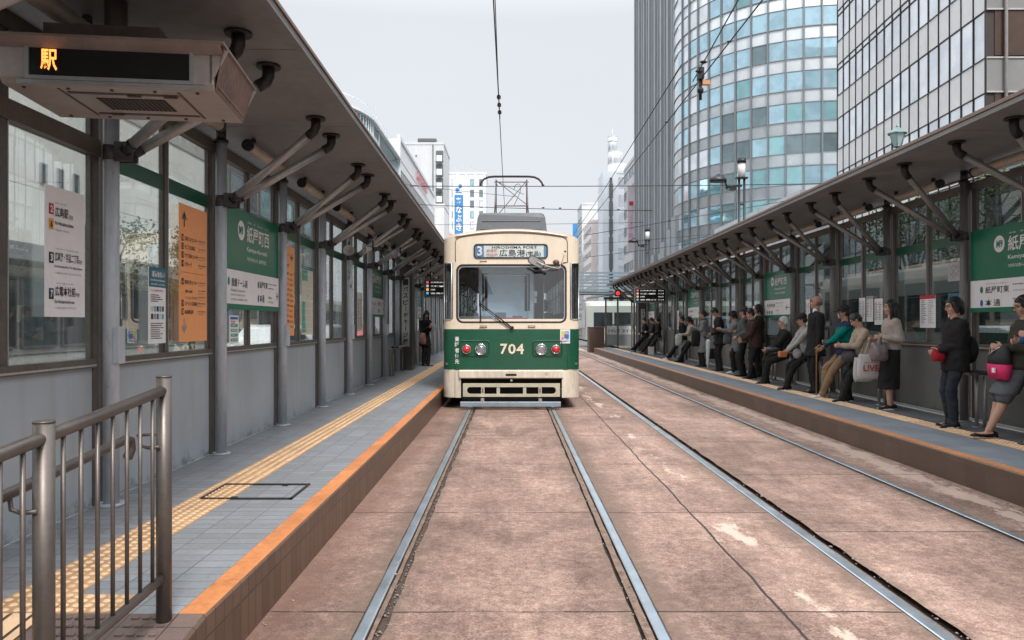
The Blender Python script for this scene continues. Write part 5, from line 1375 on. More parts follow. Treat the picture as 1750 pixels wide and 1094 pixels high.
# simple blocks
def block(name, label, X0, Y0_, X1, Y1_, H, wall, front=None, side=None, extra=None, grp=None, fw=None):
    """axis-aligned block; front = window grid on the face towards the camera, side = on the street face"""
    b = Building(name, label, 'building', grp)
    b.F = Matrix.Identity(4); xa, xb = min(X0, X1), max(X0, X1)
    b.part('wall', wall, lambda q: q.box(xa, xb, Y0_, Y1_, 0, H))
    b.part('parapet', wall, lambda q: [q.box(xa - .12, xb + .12, Y0_ - .12, Y0_ + .25, H, H + .7), q.box(xa - .12, xb + .12, Y1_ - .25, Y1_ + .12, H, H + .7), q.box(xa - .12, xa + .25, Y0_ + .25, Y1_ - .25, H, H + .7), q.box(xb - .25, xb + .12, Y0_ + .25, Y1_ - .25, H, H + .7)])
    if front: b.frame(xa, Y0_, 0); b.grid(0, xb - xa, *front)
    if side:
        if xa > 0: b.F = Matrix.Translation((xa, Y0_, 0)) @ Matrix(((0, 1, 0, 0), (1, 0, 0, 0), (0, 0, 1, 0), (0, 0, 0, 1)))
        else: b.F = Matrix.Translation((xb, Y0_, 0)) @ Matrix(((0, -1, 0, 0), (1, 0, 0, 0), (0, 0, 1, 0), (0, 0, 0, 1)))
        b.grid(0, Y1_ - Y0_, *side)
    if extra: extra(b)
    return b.done(fw)
def facade_text(b, body, x, z, h, w, mats, vertical=False, y=-.1, name='lettering', bold=.03, mi=0):
    def f(q):
        q.M = b.F @ Matrix.Translation((0, y, 0)) @ FR['F'].to_4x4()
        if vertical:
            for i, ch in enumerate(body): put_text(q, ch, x, z - i * h * 1.15, h, w, bold, mi, .0, 'c', 1)
        else: put_text(q, body, x, z, h, w, bold, mi, .0, 'l', 1)
    return b.part(name, mats, f)
wh_ = mat('wall_white', (.78, .79, .80), .6, 0, .06, .2, streak=3); wc_ = mat('wall_cream', (.80, .74, .71), .7, 0, .06, .3, streak=3)  # far walls carry the distance haze as a paler colour
wg_ = mat('wall_grey', (.56, .575, .59), .7, 0, .08, .2, 2, .2, streak=3); wb_ = mat('wall_bluewhite', (.68, .73, .78), .5, 0, .05, .2, streak=3)
wp_ = mat('wall_pink', (.72, .58, .57), .7, 0, .06, .3); wd_ = mat('wall_dark', (.13, .145, .15), .5, .2, .1, .3)
# right row, beyond the slab
def pink_sign(b):
    b.F = Matrix.Translation((25, 151, 0)) @ Matrix.Rotation(0, 4, 'Z')
    b.part('sign', [mat('sign_pinkwhite', (.66, .58, .62), .5)], lambda q: q.box(-1.35, .1, -.3, .3, 16, 29.5))
    facade_text(b, 'カラオケ館', -.62, 23.6, 1.0, .8, mat('sign_magenta', (.75, .16, .32), .5), True, -.34, bold=.0); b.part('sign_emblem', mat('sign_crimson', (.62, .03, .06), .5), lambda q: q.box(-1.0, -.2, -.36, -.3, 25.6, 26.4))
block('shop_building', 'pale narrow building with a pink vertical sign at the slab tower edge', 25, 149, 40, 164, 35, wg_, None, (4, 5, 3.9, 8, .7, 1.7, -.02, ('plain', 'dark'), .12), pink_sign)
def tower_strip(b):
    b.F = Matrix.Translation((25, 175, 0))
    b.part('service_slot', wd_, lambda q: [q.box(-1.9, -1.0, -.25, -.05, 6 + k * 4.2, 9.4 + k * 4.2) for k in range(7)] + [q.box(-1.75, -1.15, -.2, -.05, 6, 36)])
    b.part('corner_pier', wb_, lambda q: q.box(-3.4, 0, -.05, 9, 0, 37.5))
block('office_building', 'wide pale blue office tower with a dark vertical slot in the far street', 25, 175, 34, 196, 37, wb_, (3, 4, 4.2, 8, .8, 2.8, -.02, ('pale',), None), (5, 4, 4.2, 8, .8, 2.9, -.02, ('pale', 'blind'), None), tower_strip)
block('shop_building', 'cream building with rows of slanting small windows in the far street', 24, 222, 42, 246, 32, wc_, None, (6, 4, 3.6, 8, .55, 1.5, -.02, ('plain', 'dark'), .1))
block('shop_building', 'grey building with dark balconies between the cream and pale blue buildings', 25.5, 200, 40, 218, 38, wg_, None, (4, 4, 3.7, 9, .7, 2.0, -.02, ('plain',), .1))
block('shop_building', 'dark glass building with an open top frame in the far street', 24, 252, 40, 268, 42, wg_, None, (5, 3, 3.3, 11, .8, 2, -.02, ('dark', 'teal'), .1))
def blue_sign(b):
    b.F = Matrix.Translation((24.5, 286, 0))
    b.part('sign', [mat('sign_blue', (.05, .25, .55), .5)], lambda q: q.box(-.8, 2.6, -.4, .2, 33.5, 40))
block('shop_building', 'pinkish low building with a blue rooftop sign just right of the tram roof', 24.5, 286, 40, 320, 33, wp_, None, (6, 3, 3.4, 8, .4, 1.3, -.02, ('plain',), .1), blue_sign)
def white_sign(b):
    b.F = Matrix.Translation((24, 222, 0)); b.part('sign', INK, lambda q: q.box(-2.3, -.3, -.3, .1, 4, 12)); facade_text(b, 'みなと銀行', -1.3, 10, 1.1, 1.1, WHT, True, -.33)
# white stepped cylinder tower
T = Building('stepped_tower', 'white tower of stepped cylinders far behind the right street', 'building')
wt_ = mat('wall_whitetower', (.58, .61, .64), .5, 0, .05, .05)  # haze over the far tower put into this pale bluish tone
for nm, cx, r_, z0, z1 in (('lower_drum', 51.4, 4.9, 0, 76.6), ('middle_drum', 50.0, 3.4, 76.6, 82.5), ('upper_drum', 48.8, 2.15, 82.5, 89.6)):
    T.F = Matrix.Translation((cx - 1, 350, 0)); 
    T.part(nm, wt_, lambda q: (q.cyl((0, 0, z0), (0, 0, z1), r_, 40), q.cyl((0, 0, z1), (0, 0, z1 + .3), r_ + .04, 40)))
T.F = Matrix.Translation((47.8, 350, 0)); T.part('lantern_band', wg_, lambda q: q.cyl((0, 0, 87.2), (0, 0, 88), 2.2, 40)); T.part('mast', wt_, lambda q: q.cyl((0, 0, 89), (0, 0, 93.5), .15, 8))
T.F = Matrix.Translation((46, 346, 0)); T.part('side_wing', wt_, lambda q: q.box(-1.5, 4, 0, 8, 0, 71))
# left side: long white office with ribbon windows and red letters
O = Building('office_building', 'long white office with ribbon windows and a red rooftop sign, left of the tram')
O.F = Matrix.Translation((-18, 118, 0)) @ Matrix(((0, -1, 0, 0), (1, 0, 0, 0), (0, 0, 1, 0), (0, 0, 0, 1)))
O.part('wall', wh_, lambda q: q.box(0, 55, 0, 20, 0, 31)); O.part('parapet', wb_, lambda q: (q.box(-.2, 55.2, -.2, .2, 31, 31.6), q.box(0, 55, -.06, 0, 28.0, 28.25), q.box(-.3, .5, -.3, .0, 0, 31.6)))
for j, z in enumerate((24.3, 19.2, 14.6, 10.2, 5.6)):
    for i in range(24): O.win(1.2 + i * 2.2, 3.1 + i * 2.2, z, z + 2.1, -.03, random.choice(('plain', 'dark', 'blind')) if j else 'plain', .1)
O.part('ledge', wg_, lambda q: [q.box(.5, 54.6, -.35, 0, z - .5, z - .2) for z in (24.3, 19.2, 14.6, 10.2, 5.6)])
facade_text(O, 'SANKEI', 21, 28.7, 1.9, 17, mat('sign_crimson', (.62, .03, .06), .5), False, -.3)
O.part('red_panel', mat('sign_crimson', (.6, .03, .06)), lambda q: q.box(49, 54, -.2, -.05, 10, 13.2))
O.done()
# teal curved corner building
K = Building('corner_building', 'building with a rounded teal glass upper floor above the left canopy')
K.F = Matrix.Identity(4)
def cplan(r, n=14, ext=0):
    pts = [V((-18 + ext, 117.8, 0)), V((-18 + ext, 100, 0))]
    for i in range(n + 1):
        a = radians(0 - 90 * i / n); pts.append(V((-18 - r + (r + ext) * cos(a), 96 + (r + ext) * sin(a) * 1.1, 0)))
    pts += [V((-44, 96 - (r + ext) * 1.1, 0)), V((-44, 117.8, 0))]; return pts
def cring(e_, z): return [V((p_.x, p_.y, z)) for p_ in cplan(13, 14, e_)]
K.part('wall', wb_, lambda q: q.loft([cring(-.3, 0), cring(-.3, 27.6)], smooth=False))
K.part('glass_band', FW['teal'], lambda q: (q.loft([cring(0, 24.3), cring(0, 27.2)]), q.loft([cring(0, 18.6), cring(0, 23.0)])))
K.part('ledge', wh_, lambda q: (q.loft([cring(.5, 23.2), cring(.5, 23.5)], smooth=False), q.loft([cring(.5, 27.5), cring(.5, 27.8)], smooth=False), q.loft([cring(.4, 18.2), cring(.4, 18.5)], smooth=False)))
def kf(q):
    ps = cplan(13, 28, .1)
    for p_ in ps[:24]: q.box(p_.x - .05, p_.x + .05, p_.y - .05, p_.y + .05, 18.6, 27.4)
    q.tube([V((p_.x, p_.y, 29.0)) for p_ in cplan(13, 14, .1)[:-2]], .05, 5)
K.part('mullion', wh_, kf)
K.part('antenna', mat('pole_grey', (.4, .42, .44), .5), lambda q: (q.cyl((-27, 88, 27), (-27, 88, 37.5), .1, 6), q.cyl((-20.5, 112, 27), (-20.5, 112, 34.5), .1, 6)))
# grey apartment block with balconies
def balc(b):
    b.F = Matrix.Translation((-17.2, 188, 0))
    for k in range(12):
        z = 4.6 + k * 3.45
        b.part('balcony', [wb_, wd_], lambda q: (q.mi(0).bbox(-1.75, -.35, -1.1, -1.0, z, z + 1.5, .03), q.mi(1).box(-1.75, -.35, -1.0, 0, z - .35, z - .05), q.box(-2.0, -.1, -.05, -.02, z - .3, z + 2.9)))
    b.F = Matrix.Translation((-27.3, 188, 0)); b.part('rooftop_slab', wd_, lambda q: q.box(3.5, 8.2, -.3, 10, 47.8, 48.5))
    b.part('stair_edge', wd_, lambda q: (q.box(7.25, 7.5, -.2, .0, 0, 47), [q.box(2.8 + i * .5, 3.5 + i * .5, -.2, 0, 38.5 - i * 1.0, 39.1 - i * 1.0) for i in range(8)]))
    b.win(2.0, 2.5, 41.6, 43.2, -.04, 'plain', .1); b.win(3.0, 3.2, 44, 44.3, -.04, 'plain', .1)
block('apartment_building', 'grey apartment block with stacked white balconies behind the long office', -29, 188, -17.2, 205, 47, wg_, None, None, balc)
# blue white hotel block with roof rail, and its sign column
def hotel(b):
    b.F = Matrix.Translation((-23.5, 250, 0))
    b.part('roof_rail', wg_, lambda q: [q.box(0, 11, .3, .4, 52.6, 52.75), q.box(0, 11, .3, .4, 54.6, 54.8)] + [q.box(.1 + i * .9, .2 + i * .9, .3, .4, 52, 54.7) for i in range(12)])
    b.part('pilaster', wh_, lambda q: [q.box(1.9 + k * 3.0, 2.5 + k * 3.0, -.3, 0, 0, 52) for k in range(5)])
block('hotel_building', 'blue and white hotel block with a roof rail, left of the pantograph', -24, 250, -8.6, 270, 52, wb_, (5, 12, 3.6, 11, .42, 2.2, -.03, ('sky', 'pale', 'dark'), .12), None, hotel)
def anab(b):
    b.F = Matrix.Translation((-18.2, 236, 0))
    b.part('sign_board', WHT, lambda q: q.box(-.5, 3.4, -.3, 0, 27, 47.5))
    sb = b.part('sign_face', mat('sign_blue', (.05, .25, .55)), lambda q: q.box(.1, 2.8, -.42, -.3, 27, 42.5))
    facade_text(b, 'あなぶき', 1.45, 39.3, 2.4, 1.9, WHT, True, -.48)
    b.part('emblem', mat('sign_blue', (.05, .25, .55)), lambda q: (q.ell((1.0, -.35, 44.2), (.7, .1, .6), 12, 6), q.ell((1.9, -.35, 45.3), (.6, .1, .7), 12, 6), q.box(.4, 2.4, -.42, -.3, 43.2, 43.5)))
block('sign_building', 'low white and pink building carrying the tall blue vertical sign', -22.5, 236, -14, 249, 30, wp_, None, None, anab)
block('shop_building', 'small white building with a red framed roof left of the tram roof', -21, 210, -13.8, 222, 22.5, wh_, (3, 5, 3.4, 4, .5, 1.5, -.03, ('plain', 'blind'), .1), None,
      lambda b: (setattr(b, 'F', Matrix.Translation((-21, 210, 0))), b.part('roof_frame', mat('frame_rust', (.35, .15, .12), .6), lambda q: (q.box(-.5, 5.8, -.5, -.3, 25.5, 26.2), q.box(5.4, 5.8, -.5, -.3, 22.5, 26), q.box(-.5, -.1, -.5, -.3, 22.5, 26)))))
block('shop_building', 'white strip of building between the long office and the hotel', -18, 174, -15.8, 186, 29, wh_, None, None)
# buildings behind the left shelter, seen through the glass
D = Building('department_store', 'pale panelled department store seen through the left windows')
D.F = Matrix.Translation((-22, 12, 0)) @ Matrix(((0, -1, 0, 0), (1, 0, 0, 0), (0, 0, 1, 0), (0, 0, 0, 1)))
PD = mat('store_panel', (.82, .80, .75), .6, 0, .06, .4, 2, .2, streak=3)
D.part('wall', PD, lambda q: q.box(0, 42, .1, 14, 0, 17))
D.part('panel', PD, lambda q: [q.box(i * 1.5 + .02, i * 1.5 + 1.48, 0, .1, 5.2 + j * 2.6, 7.77 + j * 2.6) for i in range(28) for j in range(3)])
def fold(q):
    for i in range(42):
        x = i * 1.0; z0, z1 = 13.2, 16.8
        q.add([(x, 0, z0), (x + 1, 0, z0), (x + .5, -.45, z1), (x, 0, z1 + .0), (x + 1, 0, z1)], [(0, 1, 2), (0, 2, 3), (1, 4, 2)])
D.part('folded_frieze', mat('frieze_pale', (.6, .58, .54), .5), fold)
D.part('awning', mat('awning_grey', (.35, .36, .36), .5, .2), lambda q: q.box(-.5, 42.5, -2.4, .0, 4.1, 4.8))
D.grid(0, 42, 14, .5, 3.4, 1, .82, 3.0, -.02, ('plain', 'dark', 'plain'), .1)
for i in range(4): D.win(22.5 + i * 1.3, 22.9 + i * 1.3, 8.1, 9.0, -.04, 'plain', .05)
D.done()
block('shop_building', 'dark fronted building seen through the middle left windows', -40, 55, -21, 84, 20, wd_, None, (9, 3, 3.8, 4, .7, 2.2, -.03, ('plain', 'dark', 'teal'), .1))
block('shop_building', 'brown shop building at street level far behind the left shelter', -40, 16, -26, 14, 4, wd_) if False else None
# right street level, beyond the right shelter
block('shop_building', 'low grey building with shop windows seen through the right shelter glass', 24.3, 62, 44, 88, 12, wg_, (6, 2, 3.6, 2, .8, 2.5, -.03, ('plain', 'blind'), .1), (7, 2, 3.6, 3, .8, 2.4, -.03, ('plain', 'dark', 'blind'), .1))
block('shop_building', 'low dark building near the camera seen through the nearest right windows', 24.5, 8, 44, 37.5, 11, wd_, (5, 2, 3.6, 2, .8, 2.5, -.03, ('plain', 'blind'), .1), (8, 2, 3.6, 3, .8, 2.4, -.03, ('plain', 'dark', 'blind'), .1))
# behind the camera, only for the reflections in the tram windows
block('office_building', 'broad pale block across the junction behind the camera', -24, -92, 26, -74, 5.5, wb_)
# far end of the street
block('office_building', 'low far building closing the street behind the crossing tram', -6, 430, 24, 450, 18, wg_, (9, 2, 3.4, 4, .6, 1.6, -.03, ('dark',), .1))
def overpass(b): pass
q = MB(); q.box(6, 22, 92, 96, 5.2, 5.5)
for i in range(6): q.box(6, 22, 91.8, 92, 5.6 + i * .42, 5.82 + i * .42)
for x in (6.5, 14, 21.5): q.cyl((x, 94, 0), (x, 94, 5.2), .3, 12)
tag(q.obj('footbridge', mat('bridge_blue', (.20, .27, .31), .5, .2)), 'blue grey slatted footbridge beyond the end of the right platform', 'footbridge')

# ------------------------------------------------------------------ end of the right platform
sc_ = empty('end_screen', (4.9, 38.4, PR), 0, label='glazed end screen with a lettered banner at the far end of the right platform', category='screen')
q = MB()
for x in (0, .62, 1.35, 1.75): q.box(x - .04, x + .04, -.04, .04, 0, 2.55)
q.box(-.1, 1.8, -.05, .05, 2.5, 2.62); q.box(0, 1.75, -.03, .03, 1.16, 1.22); q.obj('frame', FRAME, sc_)
q = MB(); q.box(.0, 1.75, -.02, .02, .1, 1.14); q.obj('lower_panel', mat('screen_grey', (.22, .225, .22), .4, .1, .1, 3), sc_)
q = MB(); q.box(.05, 1.72, -.035, -.022, .68, 1.12); bn = q.obj('banner', mat('banner_pale', (.45, .47, .46), .5), sc_)
q = MB(); q.M = Matrix.Translation((0, -.038, 0)) @ FR['F'].to_4x4(); put_text(q, 'シャレオ', .1, .78, .2, .62, .03, 0, .002); put_text(q, 'スイーツ', .82, .78, .18, .8, .03, 0, .002); q.obj('lettering', INK, bn, clean=False)
q = MB(); q.box(.05, 1.72, -.008, .0, 1.22, 2.5); q.obj('window_pane', GLS, sc_)
q = MB(); q.prism([(-.9, 2.55), (1.9, 2.95), (1.9, 3.02), (-.9, 2.62)], 'y', -.6, 1.2); q.obj('roof', mat('roof_bluegrey', (.20, .24, .26), .5), sc_)
q = MB(); q.bbox(-.4, .4, 0, .9, 0, 1.3, .02); q.box(-.42, .42, -.02, .92, 1.3, 1.34)
q = q.obj('equipment_box', mat('box_brown', (.11, .065, .05), .5, .1, .25, 4, streak=4)); q.location = (4.45, 38.6, 0)
tag(q, 'rusty brown equipment box standing at the far end of the right platform', 'box')
q = MB(); q.ell((0, 0, 0), (.1, .05, .1), 12, 7); q.mi(1).bbox(-.14, .14, .03, .16, -.14, .14, .02); q.cyl((0, .1, .14), (0, .1, .5), .02, 6)
q = q.obj('signal_lamp', [emis('signal_red', (1, .04, .03), .7), BLACKP]); q.location = (5.05, 35.0, 2.95); tag(q, 'small glowing red signal hanging under the far end of the right canopy', 'signal')
q = MB(); q.bbox(0, .7, 0, .4, 0, 2.4, .01); q.mi(1).box(.12, .3, -.006, 0, .6, 1.9)
q = q.obj('charging_column', [mat('column_dark', (.07, .065, .06)), mat('sign_strip', (.4, .4, .4))]); q.location = (5.75, 33.5, PR); tag(q, 'dark column with a pale vertical strip at the far end of the right platform', 'charging machine')
q = MB(); q.M = Matrix.Translation((5.75, 33.49, PR)) @ FR['F'].to_4x4()
for i, ch in enumerate('パスピチャージ機'): put_text(q, ch, .21, 1.75 - i * .155, .12, .12, .03, 0, .0, 'c', 1)
q.M = Matrix.Translation((-5.75, -33.5, -PR)) @ q.M
q2 = MB()
for ch_i, ch in enumerate('パスピチャージ機'): pass
lt = MB(); lt.M = Matrix.Translation((0, -.008, 0)) @ FR['F'].to_4x4()
for i, ch in enumerate('パスピチャージ機'): put_text(lt, ch, .21, 1.75 - i * .155, .12, .12, .03, 0, .0, 'c', 1)
col_ = [o for o in bpy.data.objects if o.name.startswith('charging_column')][-1]
lt.obj('lettering', INK, col_, clean=False)

# ------------------------------------------------------------------ vehicles
TYRE = mat('tyre', (.015, .015, .015), .85); CARG = mat('car_window', (.02, .025, .03), .06, .2)
def car(x, y, ang, paint, label, van=False, grp=None):
    r = empty('parked_car', (x, y, 0), ang, label=label, category='car'); 
    if grp: r['group'] = grp
    H = 1.48 if not van else 1.85; Lc = 4.3; Wc = .86
    if van: prof = [(-2.1, .35), (-2.15, .8), (-2.0, 1.05), (-1.35, H - .1), (-1.0, H), (1.9, H), (2.1, H - .15), (2.15, .9), (2.1, .35)]
    else: prof = [(-2.12, .35), (-2.17, .62), (-2.05, .82), (-1.15, .98), (-.45, H - .07), (-.1, H), (.9, H), (1.25, H - .07), (1.75, 1.02), (2.1, .98), (2.16, .65), (2.1, .35)]
    q = MB(); n = len(prof)
    rings = []
    for s_, k_ in ((-1, .90), (-.97, .97), (-.9, 1.0), (.9, 1.0), (.97, .97), (1, .90)):
        ring = []
        for (u, z) in prof:
            t = max(0, (z - .95) / (H - .95)); ring.append(V((s_ * Wc * (1 - .16 * t), u * (1 if abs(s_) < .95 else .985), .35 + (z - .35) * (k_ if z > .5 else 1))))
        rings.append(ring)
    q.loft(rings, smooth=False); bevel(q.obj('body', paint, r), .05, 3, 25)
    for s_ in (-1, 1):
        q = MB(); wz = .98
        pts = [(-1.02, wz), (-.42, H - .13), (.85, H - .13), (1.4, wz)] if not van else [(-1.8, 1.08), (-1.3, H - .18), (1.8, H - .18), (1.95, 1.1)]
        vs = []
        for u, z in pts:
            t = max(0, (z - .95) / (H - .95)); vs.append((s_ * (Wc * (1 - .16 * t) + .006), u, z))
        q.add(vs, [(0, 1, 2, 3)]); q.obj('side_window', CARG, r)
    for a, b_ in (((-2.05 + .95, .99), (-.47, H - .09)), ((1.72, 1.05), (1.27, H - .09))):
        if van: a, b_ = ((-2.0, 1.1), (-1.37, H - .12)) if a[0] < 0 else ((2.13, 1.0), (2.09, H - .25))
        q = MB(); off = -.012 if a[0] < 0 else .012
        q.add([(-Wc * .84, a[0] + off, a[1]), (Wc * .84, a[0] + off, a[1]), (Wc * .72, b_[0] + off, b_[1]), (-Wc * .72, b_[0] + off, b_[1])], [(0, 1, 2, 3)]); q.obj('windscreen', CARG, r)
    for u in (-1.35, 1.3):
        for s_ in (-1, 1):
            q = MB(); q.cyl((s_ * (Wc - .18), u, .31), (s_ * (Wc + .01), u, .31), .31, 22); w_ = q.obj('wheel', TYRE, r)
            q = MB(); q.cyl((s_ * (Wc + .0), u, .31), (s_ * (Wc + .018), u, .31), .2, 16); q.obj('rim', SIL, w_)
    for u, m_ in ((-2.13, SIL), (2.12, REDL)):
        for s_ in (-1, 1):
            q = MB(); q.bbox(s_ * .55, s_ * .8, u - .04, u + .04, .66, .8, .02); q.obj('headlight' if u < 0 else 'tail_light', m_, r)
    return r
cw_ = mat('car_white', (.62, .62, .62), .25, 0, .03, 2, coat=.6); cs_ = mat('car_silver', (.35, .36, .37), .3, .6, .03, 2, coat=.5)
car(-8.0, 24.5, 0, cw_, 'white car seen through the low windows under the nearest left station board')
car(-8.2, 31.5, 0, cs_, 'silver car behind the white one on the left road')
car(-8.0, 38.5, 0, mat('car_red', (.45, .03, .03), .3, 0, .05, 2, coat=.6), 'red car on the left road seen past the loudspeaker')
car(9.6, 13.6, 0, cw_, 'white car just behind the nearest right shelter window')
car(9.4, 33, 0, cs_, 'silver van on the right road farther along', True)
def bus(x, y, L_, paint, band, label, name='bus', cat='bus', ang=0):
    r = empty(name, (x, y, 0), ang, label=label, category=cat); W_, H = 1.22, 3.1
    q = MB(); rings = []
    for u, k_ in ((0, .93), (.12, .985), (.35, 1), (L_ - .35, 1), (L_ - .12, .985), (L_, .93)):
        rings.append([V((xx * k_, u, zz if zz < 1 else .35 + (zz - .35) * (.98 + .02 * (k_ - .93) / .07))) for xx, zz in [(-W_, .35), (W_, .35), (W_, 2.75), (W_ - .1, 3.0), (W_ - .35, H), (-W_ + .35, H), (-W_ + .1, 3.0), (-W_, 2.75)]])
    q.loft(rings, smooth=False); bevel(q.obj('body', paint, r), .03, 2, 30)
    q = MB()
    for s_ in (-1, 1): q.box(s_ * (W_ - .01), s_ * (W_ + .008), .4, L_ - .4, .75, 1.0)
    q.obj('stripe', band, r)
    n = int(L_ / 1.45)
    for s_ in (-1, 1):
        for i in range(n):
            a = .5 + i * (L_ - 1) / n; q = MB(); q.box(s_ * (W_ - .01), s_ * (W_ + .012), a + .06, a + (L_ - 1) / n - .06, 1.3, 2.3); w_ = q.obj('side_window', CARG, r)
    q = MB(); q.box(-W_ + .15, W_ - .15, -.02, .02, 1.2, 2.5); q.obj('windscreen', CARG, r)
    for u in (2.2, L_ - 2.5):
        for s_ in (-1, 1): q = MB(); q.cyl((s_ * (W_ - .28), u, .46), (s_ * (W_ + .01), u, .46), .46, 22); q.obj('wheel', TYRE, r)
    return r
bus(12.3, 16.2, 10.5, mat('bus_grey', (.30, .31, .30), .35, 0, .05, 1), mat('bus_band', (.12, .2, .3), .4), 'grey white bus seen through the right shelter glass')
bus(-12.6, 40, 10.5, mat('bus_grey', (.4, .4, .4)), mat('bus_red', (.4, .05, .05), .4), 'grey bus with a red band on the left road')
bus(5.2, 53, 12.5, mat('bus_pale', (.36, .39, .36), .35, 0, .05, 1), mat('bus_lime', (.36, .42, .04), .4), 'white crossing tram with a lime stripe beyond the end of the right platform', 'crossing_tram', 'tram', radians(-90))
# ------------------------------------------------------------------ trees
BARK = mat('bark', (.09, .07, .055), .9, 0, .25, 9, 30, .5)
def leaf_mat(name, c):
    m, nt, b = base(name); vec = coords(nt)
    n = noi(nt, vec, 1.6, 3); L(nt, ramp(nt, n, [(.3, tuple(x * .5 for x in c)), (.7, tuple(x * 1.5 for x in c))]), b.inputs['Base Color'])
    b.inputs['Roughness'].default_value = .55; b.inputs['Subsurface Weight'].default_value = 0; return m
LEAF = [leaf_mat('leaf_dark', (.045, .075, .022)), leaf_mat('leaf_light', (.10, .13, .035))]
def tree(x, y, h, rad, label, seed, n=3000):
    r = random.Random(seed); root = empty('tree', (x, y, 0), 0, label=label, category='tree')
    q = MB(); q.tube([(0, 0, 0), (.05, .03, h * .25), (-.06, .05, h * .5), (.04, -.02, h * .8)], [.17, .14, .1, .03], 9)
    cl = []
    for i in range(16):
        a = r.uniform(0, 2 * pi); rr_ = rad * sqrt(r.random()) * .75; z = h * r.uniform(.45, .95)
        c = V((rr_ * cos(a), rr_ * sin(a), z)); cl.append((c, rad * r.uniform(.25, .42)))
        q.tube([(0, 0, h * r.uniform(.3, .5)), (c.x * .5, c.y * .5, z - rad * .2), tuple(c)], [.06, .035, .01], 5)
    q.obj('trunk', BARK, root); q = MB()
    for i in range(n):
        c, cr_ = r.choice(cl); d = V((r.gauss(0, 1), r.gauss(0, 1), r.gauss(0, .8))); d = d.normalized() * cr_ * r.random() ** .35
        p_ = c + d; s_ = r.uniform(.05, .11); R = Quaternion((r.gauss(0, 1), r.gauss(0, 1), r.gauss(0, 1), r.gauss(0, 1))).normalized().to_matrix()
        q.mi(0 if r.random() < .6 else 1); q.add([p_ + R @ V(v_) * s_ for v_ in ((-1, 0, 0), (0, -.5, .15), (1, 0, 0), (0, .5, .15))], [(0, 1, 2, 3)])
    q.obj('crown', LEAF, root, clean=False)
for i, (x, y, h, ra, lb) in enumerate(((-15.0, 27.5, 5.6, 1.9, 'leafy street tree behind the nearest orange poster bay'), (-16, 37, 6.2, 2.0, 'leafy street tree farther along the left pavement'),
        (17.6, 26.5, 7.4, 2.5, 'green street tree glimpsed in the gap under the right canopy'), (18.5, 34, 7.6, 2.4, 'second green street tree behind the right shelter'), (17.5, 19.5, 6.6, 2.2, 'green street tree nearest the camera on the right'))):
    tree(x, y, h, ra, lb, 20 + i)
# ------------------------------------------------------------------ people
SKIN = mat('skin', (.46, .26, .185), .5, 0, .06, 9); SKIN2 = mat('skin_tan', (.42, .23, .16), .5, 0, .06, 9)
EYEM = mat('eye_dark', (.02, .015, .012), .3); LIPM = mat('lip', (.36, .14, .12), .5); BROWM = mat('brow', (.03, .022, .018), .8)
HAIRB = mat('hair_black', (.013, .010, .009), .42, 0, .3, 40, 90, .6, streak=6); HAIRW = mat('hair_white', (.52, .51, .50), .6, 0, .2, 40, 90, .6, streak=6); HAIRG = mat('hair_stubble', (.14, .11, .10), .8, 0, .3, 60)
def cloth(name, c, rough=.85, var=.14): return mat('cloth_' + name, c, rough, 0, var, 7, 160, .25, spec=.25)
def shape(fn, voxel, name, mats, parent, smooth=6, fold=0, seed=0, post=None):
    """union of rounded solids -> one continuous surface"""
    q = MB(); fn(q); me = q.mesh(name, mats)
    o = bpy.data.objects.new(name, me); COL.objects.link(o)
    m = o.modifiers.new('r', 'REMESH'); m.mode = 'VOXEL'; m.voxel_size = voxel; m.use_smooth_shade = True
    if smooth:
        s_ = o.modifiers.new('s', 'SMOOTH'); s_.factor = .5; s_.iterations = smooth
    dg = bpy.context.evaluated_depsgraph_get(); ev = o.evaluated_get(dg)
    me2 = bpy.data.meshes.new_from_object(ev); o.modifiers.clear(); o.data = me2; bpy.data.meshes.remove(me)
    me2.materials.clear()
    for mm in (mats if isinstance(mats, (list, tuple)) else [mats]): me2.materials.append(mm)
    if fold:
        r = V((seed * 3.1, seed * 1.7, 0))
        for v in me2.vertices:
            c = v.co
            n1 = noise.noise(V((c.x * 9, c.y * 9, c.z * 5)) + r); n2 = noise.noise(V((c.x * 20, c.y * 20, c.z * 13 + c.x * 8)) + r)
            rid = 1 - abs(noise.noise(V((c.x * 11, c.y * 7, c.z * 12)) + r * 2)) * 2.2
            v.co = c + v.normal * fold * (n1 + .5 * n2 + .55 * max(-.6, rid))
    for p_ in me2.polygons: p_.use_smooth = True
    if post: post(me2)
    me2.update(); o.parent = parent; return o
def cap(q, a, b, ra, rb, n=12):
    """tapered capsule"""
    a, b = V(a), V(b); d = b - a
    if d.length < 1e-5: return q.ell(a, ra, n, 8)
    d.normalize(); u = d.orthogonal().normalized(); w = d.cross(u); rings = []
    for k in range(5):
        t = radians(-86 + 86 * k / 4); rings.append((a + d * (ra * sin(t)), ra * cos(t)))
    for k in range(5):
        t = radians(86 * k / 4); rings.append((b + d * (rb * sin(t)), rb * cos(t)))
    q.loft([[c + u * (r * cos(2 * pi * i / n)) + w * (r * sin(2 * pi * i / n)) for i in range(n)] for c, r in rings])
def elr(q, pts, n=20):
    """loft of ellipses: (centre, half width y, half depth x, tilt)"""
    rings = []
    for c, hy, hx, t in pts:
        c = V(c); ax = V((cos(t), 0, -sin(t)))
        rings.append([c + ax * (hx * cos(2 * pi * i / n)) + V((0, hy * sin(2 * pi * i / n), 0)) for i in range(n)])
    q.loft(rings)
